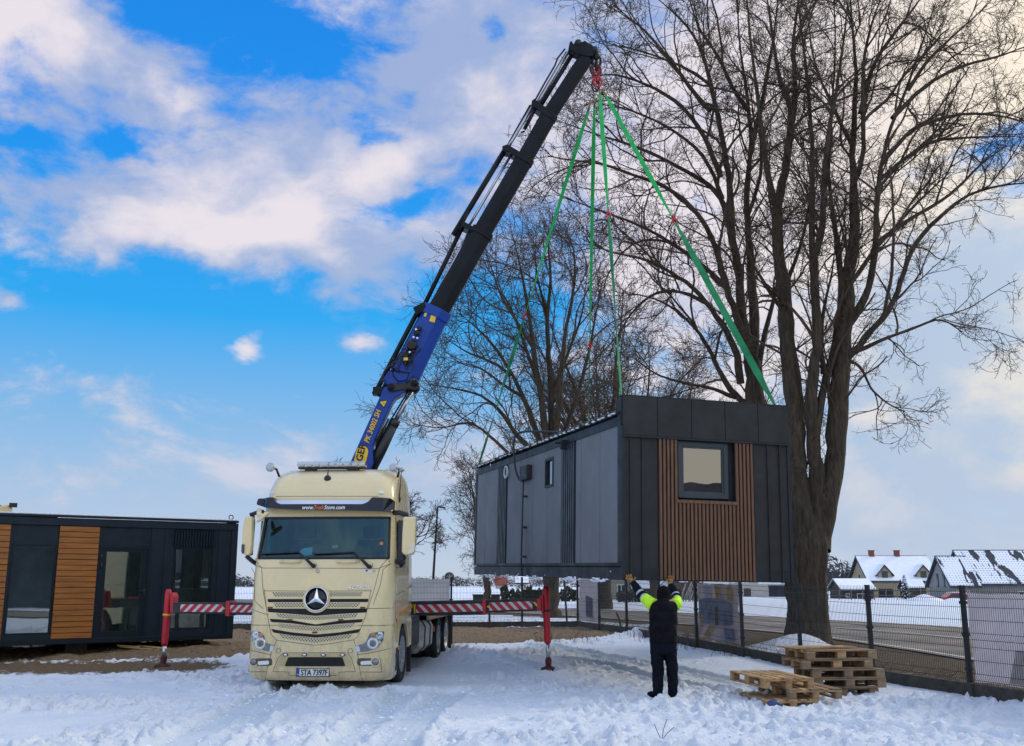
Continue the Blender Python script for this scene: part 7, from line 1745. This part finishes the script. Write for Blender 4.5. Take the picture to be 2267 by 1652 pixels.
block('brown_barn', 'dark brown barn wall under the lifted house, right of the person', 14.7, 17.9, 97, 7, .15, 4.6, browns, 'barn')
gable_house('far_house', 'tiny cream house far across the field, under the lifted house', 1.0, 4.2, 270, 6, -.1, 2.0, 3.6, wallw, rtile, snowr, ov=.3, ridge=None, windows=((-.7,1.1,.7,.9,'f'),(.7,1.1,.7,.9,'f')))
gable_house('far_house', 'tiny pale house with a red gable far across the field', -4.6, -1.6, 290, 7, -.1, 1.6, 4.2, wallw, redt, redt, ov=.3, ridge=None)
# ------------------------------------------------------------------ conifers, hedges, forest
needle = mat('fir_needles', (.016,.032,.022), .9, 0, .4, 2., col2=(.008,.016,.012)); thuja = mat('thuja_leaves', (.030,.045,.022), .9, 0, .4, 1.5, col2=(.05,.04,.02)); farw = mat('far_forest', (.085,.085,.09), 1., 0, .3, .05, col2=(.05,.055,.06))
def leaf_cloud(pts, size, g, flat=.5):
    n = len(pts); a = g.normal(size=(n,3)); a /= np.linalg.norm(a, axis=1, keepdims=True); b = np.cross(a, g.normal(size=(n,3))); b /= np.linalg.norm(b, axis=1, keepdims=True)
    s = size*g.uniform(.5, 1.4, n)[:,None]; V = np.stack([pts-a*s, pts+b*s*flat, pts+a*s, pts-b*s*flat], 1).reshape(-1,3); return V, np.arange(4*n).reshape(n,4)
def fir(label, x, y, h, w, seed, snow=False):
    g = np.random.default_rng(seed); zb = gz(x, y); t = thing('fir_tree', label, 'tree', (x, y, zb), 0, 'conifers of the village'); MB().tube([(x,y,zb-.3),(x,y,zb+h*.97)], [.05*h*.5,.01], 7).build('trunk', bark, t)
    n = int(900*max(1, h/5)); f = g.random(n)**.75; tier = np.abs(np.mod(f*9, 1)-.15); r = w*(1-f)*(.55+.45*(1-tier))*np.sqrt(g.uniform(.15, 1, n)); a = g.uniform(0, 6.283, n)
    P = np.stack([x+r*np.cos(a), y+r*np.sin(a), zb+h*(.06+.92*f)-r*.35], 1); V, F = leaf_cloud(P, .05*h, g, .4); np_mesh('crown', V, F, needle, t, smooth=False)
    if snow: k = P[::5]; V, F = leaf_cloud(k+np.array([0,-.1,.12]), .05*h, g, .5); np_mesh('branch_snow', V, F, snowr, t, smooth=False)
    return t
fir('broad dark fir standing behind the timber shed', 44.2, 156, 4.9, 2.2, 1); fir('tall dark fir half hidden by the big trunk', 42.6, 150, 5.0, 1.9, 2); fir('low dark fir filling the gap left of the shed', 40.6, 140, 4.0, 1.9, 3); fir('snow laden young spruce in front of the ochre house', 48.4, 128, 2.9, .95, 4, True); fir('narrow dark fir before the right dormer of the ochre house', 55.3, 128, 2.7, .7, 5); fir('fir top rising behind the grey gabled wing', 56.5, 135, 5.3, 1.2, 6)
def bush(name, label, x, y, h, w, seed, mm, group=None, cat='shrub'):
    g = np.random.default_rng(seed); zb = gz(x, y); t = thing(name, label, cat, (x, y, zb), 0, group); n = 420
    u = g.normal(size=(n,3)); u /= np.linalg.norm(u, axis=1, keepdims=True); rr = g.uniform(.5, 1, n)[:,None]**.5; lob = 1+.18*np.sin(u[:,:1]*5+seed)*np.cos(u[:,2:]*4)
    P = np.array([x, y, zb+h*.5])+u*rr*lob*np.array([w/2, w/2, h/2]); V, F = leaf_cloud(P, .10*max(h, w), g, .6); np_mesh('foliage', V, F, mm, t, smooth=False)
    MB().tube([(x,y,zb-.2),(x,y,zb+h*.6)], .04, 6).build('stem', bark, t); return t
for i, (px_, h, w) in enumerate(((1117,1.35,.75),(1134,1.05,.7),(1147,1.0,.62),(1163,1.0,.7),(1171,1.25,.6),(1182,1.0,.6),(1192,1.1,.62),(1199,.95,.6),(1246,1.0,.7),(1259,1.25,.8),(1272,1.0,.6))):
    bush('thuja_bush', 'rounded dark thuja in the far row, left of the right outrigger leg' if i < 8 else 'rounded dark thuja right of the red outrigger leg', (px_-CX)*88/FPX, 90, h, w, 60+i, thuja, 'thuja bushes in the far row' if i < 8 else 'thuja bushes right of the leg')
bush('columnar_thuja', 'dark columnar thuja between the dormers of the ochre house', 52.9, 128, 2.9, .95, 90, needle); bush('columnar_thuja', 'dark columnar thuja at the corner of the grey gabled wing', 56.9, 126, 2.8, 1.0, 91, needle)
g = np.random.default_rng(31); n = 1500; P = np.stack([g.uniform(8.6, 13.8, n), g.uniform(84.5, 85.6, n), .25+g.uniform(0, 1, n)**.8*(.85+.15*np.sin(np.linspace(0, 50, n)))], 1); t = thing('garden_hedge', 'dark clipped hedge below the beige house', 'hedge', (11.2, 85, .2)); V, F = leaf_cloud(P, .13, g, .6); np_mesh('foliage', V, F, thuja, t, smooth=False)
m = MB(); g = np.random.default_rng(33)
for k in range(9): x = 14.6+k*.18; m.tube([(x-.5+g.normal()*.1,88,gz(x,88)),(x+.25+g.normal()*.15,88.4,1.6+g.normal()*.15)], .05, 6)
o = m.build('pole_stack', mat('snowy_poles', (.34,.32,.30), .9, 0, .4, 3)); settle(o); tag(o, 'sheaf of pale poles leaning together before the brown barn', 'poles')
m = MB(); a = Vector((17.1,86,.2)); m.tube([a, a+Vector((0,0,1.3))], .05, 6); m.tube([a+Vector((.4,0,0)), a+Vector((.2,0,1.35))], .05, 6); m.tube([a+Vector((.2,0,1.2)), a+Vector((.9,0,.1))], .05, 6); m.tube([a+Vector((-.2,0,.25)), a+Vector((.9,0,.3))], .05, 6)
o = m.build('timber_trestle', mat('raw_pine', (.50,.33,.15), .7)); settle(o); tag(o, 'raw timber frame standing in the snow before the brown barn', 'timber frame')
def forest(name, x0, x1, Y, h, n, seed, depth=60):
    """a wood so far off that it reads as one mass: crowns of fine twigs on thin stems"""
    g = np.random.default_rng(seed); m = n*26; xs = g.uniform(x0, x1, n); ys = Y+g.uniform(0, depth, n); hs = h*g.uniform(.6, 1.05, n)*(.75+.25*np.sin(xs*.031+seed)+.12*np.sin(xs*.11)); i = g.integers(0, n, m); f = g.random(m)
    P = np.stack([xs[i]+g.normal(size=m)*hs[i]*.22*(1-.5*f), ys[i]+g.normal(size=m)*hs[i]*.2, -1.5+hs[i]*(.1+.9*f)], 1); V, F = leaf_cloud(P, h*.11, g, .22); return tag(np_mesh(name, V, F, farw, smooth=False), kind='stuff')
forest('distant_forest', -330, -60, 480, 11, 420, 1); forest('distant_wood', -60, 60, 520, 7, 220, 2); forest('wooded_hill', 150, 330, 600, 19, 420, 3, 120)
# ------------------------------------------------------------------ small things of the roadside and the village
def lamp():
    b = Vector((-4.45, 60, gz(-4.45,60))); t = thing('street_lamp', 'tall slim street lamp with a flat arm, between truck and lifted house', 'street lamp', tuple(b)); tp = atY(969, 1122, 60)
    MB().tube([b+Vector((-.1,0,-.2)), b+Vector((-.1,0,2)), tp], [.085,.075,.05], 10).build('pole', fmet, t); e = atY(986, 1124.5, 60.); m = MB(); m.tube([tp, tp.lerp(e, .4)], .035, 8); m.prism([tp.lerp(e,.3)+Vector((0,-.09,.04)), e+Vector((0,-.09,.02)), e+Vector((0,-.09,-.04)), tp.lerp(e,.3)+Vector((0,-.09,-.05))], (0,.18,0)); m.build('lamp_head', fmet, t)
lamp()
def sign():
    c = atY(995, 1278, 62); t = thing('round_road_sign', 'grey back of a round road sign above the back fence', 'road sign', (c.x, c.y, gz(c.x, c.y))); m = MB(); m.lathe(c, (0,-1,0), [(-.012,.30),(.012,.30)], 32); o = m.build('disc', mat('sign_back_grey', (.10,.11,.115), .5, .4, .1, 3), t)
    m = MB(); m.box(c+Vector((0,-.03,.05)), (.34,.03,.03)); m.box(c+Vector((0,-.03,-.1)), (.34,.03,.03)); m.build('bracket', alu, t); MB().tube([(c.x,c.y-.06,gz(c.x,c.y)-.1),(c.x,c.y-.06,c.z+.12)], .035, 8).build('pole', alu, t)
sign()
for k, (xa, xb) in enumerate(((1047,1071),(1087,1107))):
    a = atY(xa, 1338, 70); b = atY(xb, 1316, 70); t = thing('waste_skip', ('left' if k == 0 else 'right')+' one of two dark skips in the field behind the back fence', 'skip', ((a.x+b.x)/2, 70, .2)); w = (b.x-a.x)/2; h = b.z-.2
    m = MB(); m.prism([(-w*.9,-.5,0),(w*.9,-.5,0),(w,-.5,h),(-w,-.5,h)], (0,1.0,0)); m.build('body', mat('dark_green_steel', (.03,.036,.036), .6, 0, .2, 3), t, True); m = MB(); m.bbox((-w-.03,-.54,h-.06), (w+.03,.54,h)); m.build('rim', fmet, t, True)
def far_fence():
    t = thing('post_fence', 'thin wooden post fence along the far field in front of the houses', 'fence', (45, 112, gz(45,112)))
    for i in range(20):
        x = 34+i*1.25; z = gz(x, 112); MB().tube([(x,112,z-.2),(x+.04,112,z+1.25+.12*math.sin(i*2.3))], .045, 6).build('post', mat('weathered_post', (.20,.17,.13), .9), t)
    for h in (.45, 1.0): MB().tube([(34,112.06,gz(34,112)+h),(45,112.06,gz(45,112)+h+.05),(57.8,112.06,gz(57.8,112)+h)], .022, 5).build('rail', mat('weathered_post', (.20,.17,.13), .9), t)
far_fence()
def red_car():
    x, y = 46.3, 109.; t = thing('parked_car', 'small red car parked behind a snow bank before the grey gabled wing', 'car', (x, y, gz(x, y)-.62)); cr = mat('car_red', (.45,.02,.03), .25, 0, .05, 3, coat=.5)
    S = [(-2.0,.35),(-2.0,.78),(-1.15,.92),(-.55,1.38),(.85,1.42),(1.55,.98),(2.0,.90),(2.05,.35)]
    m = MB(); m.prism([(a,-.82,b) for a, b in S], (0,1.64,0)); bo = m.build('body', cr, t, True, .08, seg=3); m = MB(); m.prism([(-1.0,-.835,.95),(-.5,-.835,1.32),(.8,-.835,1.35),(1.4,-.835,.97)], (0,1.67,0)); m.build('window', wpane, t, True)
    m = MB(); m.bbox((-.5,-.7,1.40), (.85,.7,1.50)); m.build('roof_snow', snowr, t, True, .04)
    for a in (-1.3, 1.3):
        for s in (-1, 1): m = MB(); m.lathe((a,s*.78,.31), (0,s,0), [(-.1,.2),(-.1,.31),(.1,.31),(.1,.2)], 20); w = m.build('wheel', tyre, t, True); MB().lathe((a,s*.8,.31), (0,s,0), [(0,.19),(.09,.19),(.1,.0)], 16).build('rim', rimm, w, True)
    for s in (-1, 1): MB().ball((-2.0,s*.55,.68), .11, 10, (.5,1.3,.8)).build('headlight', whitep, t, True)
red_car()
def heap(label, x, y, w, h, seed):
    g = np.random.default_rng(seed); m = MB(); m.smooth = True; R_ = []
    for k in range(8):
        f = k/7; R_.append([(x+math.cos(a)*w*(1-f**1.6)*(1+.12*math.sin(3*a+seed)), y+math.sin(a)*w*.7*(1-f**1.6), gz(x, y)-.1+h*f+.04*math.sin(5*a+k)) for a in np.linspace(0, 6.283, 18, endpoint=False)])
    m.loft(R_); o = m.build('snow_pile', snowm); settle(o); tag(o, label, 'snow pile')
heap('rounded snow pile at the far fence before the ochre house', 42.0, 106, 1.9, .75, 1); heap('low ragged snow pile right of the rounded one at the far fence', 45.0, 106, 1.4, .4, 2)
def far_truck():
    b = atY(8, 1128, 36); t = thing('parked_truck', 'cream truck top with a black lamp showing over the left cabin', 'truck', (b.x, 36, gz(b.x, 36)), R(27)); z0 = gz(b.x, 36)
    H = atY(8, 1117, 36).z-z0; m = MB(); m.prism([(-1.3,0,.5),(.33,0,.5),(.33,0,H-.25),(.22,0,H),(-1.1,0,H)], (0,2.2,0)); m.build('cab', cream, t, True, .06, seg=3); m = MB(); m.bbox((-1.2,-.02,H*.5), (.15,.0,H*.75)); m.build('windscreen', wpane, t, True)
    c = Vector((.22,0,atY(23, 1119, 36).z-z0)); m = MB(); m.bbox((c.x-.06,-.10,c.z-.06), (c.x+.20,.06,c.z+.09)); m.tube([(c.x-.02,0,c.z),(c.x-.18,.1,c.z-.15)], .03, 6); m.build('work_lamp', rubber, t, True); m = MB(); m.tube([(-.32,.0,H-.25),(-.12,.0,H-.02)], .03, 6); m.build('wiper', rubber, t, True)
    for x in (-1.0, .1): m = MB(); m.lathe((x,1.0,.5), (1,0,0), [(-.15,.3),(-.15,.5),(.15,.5),(.15,.3)], 20); m.build('wheel', tyre, t, True)
far_truck()
# ================================================================== picture settings
sc.view_settings.view_transform = 'Standard'; sc.view_settings.look = 'None'; sc.view_settings.exposure = 0.14; sc.view_settings.gamma = 1
sc.cycles.max_bounces = 6; sc.cycles.transparent_max_bounces = 12; sc.cycles.caustics_reflective = False; sc.cycles.caustics_refractive = False
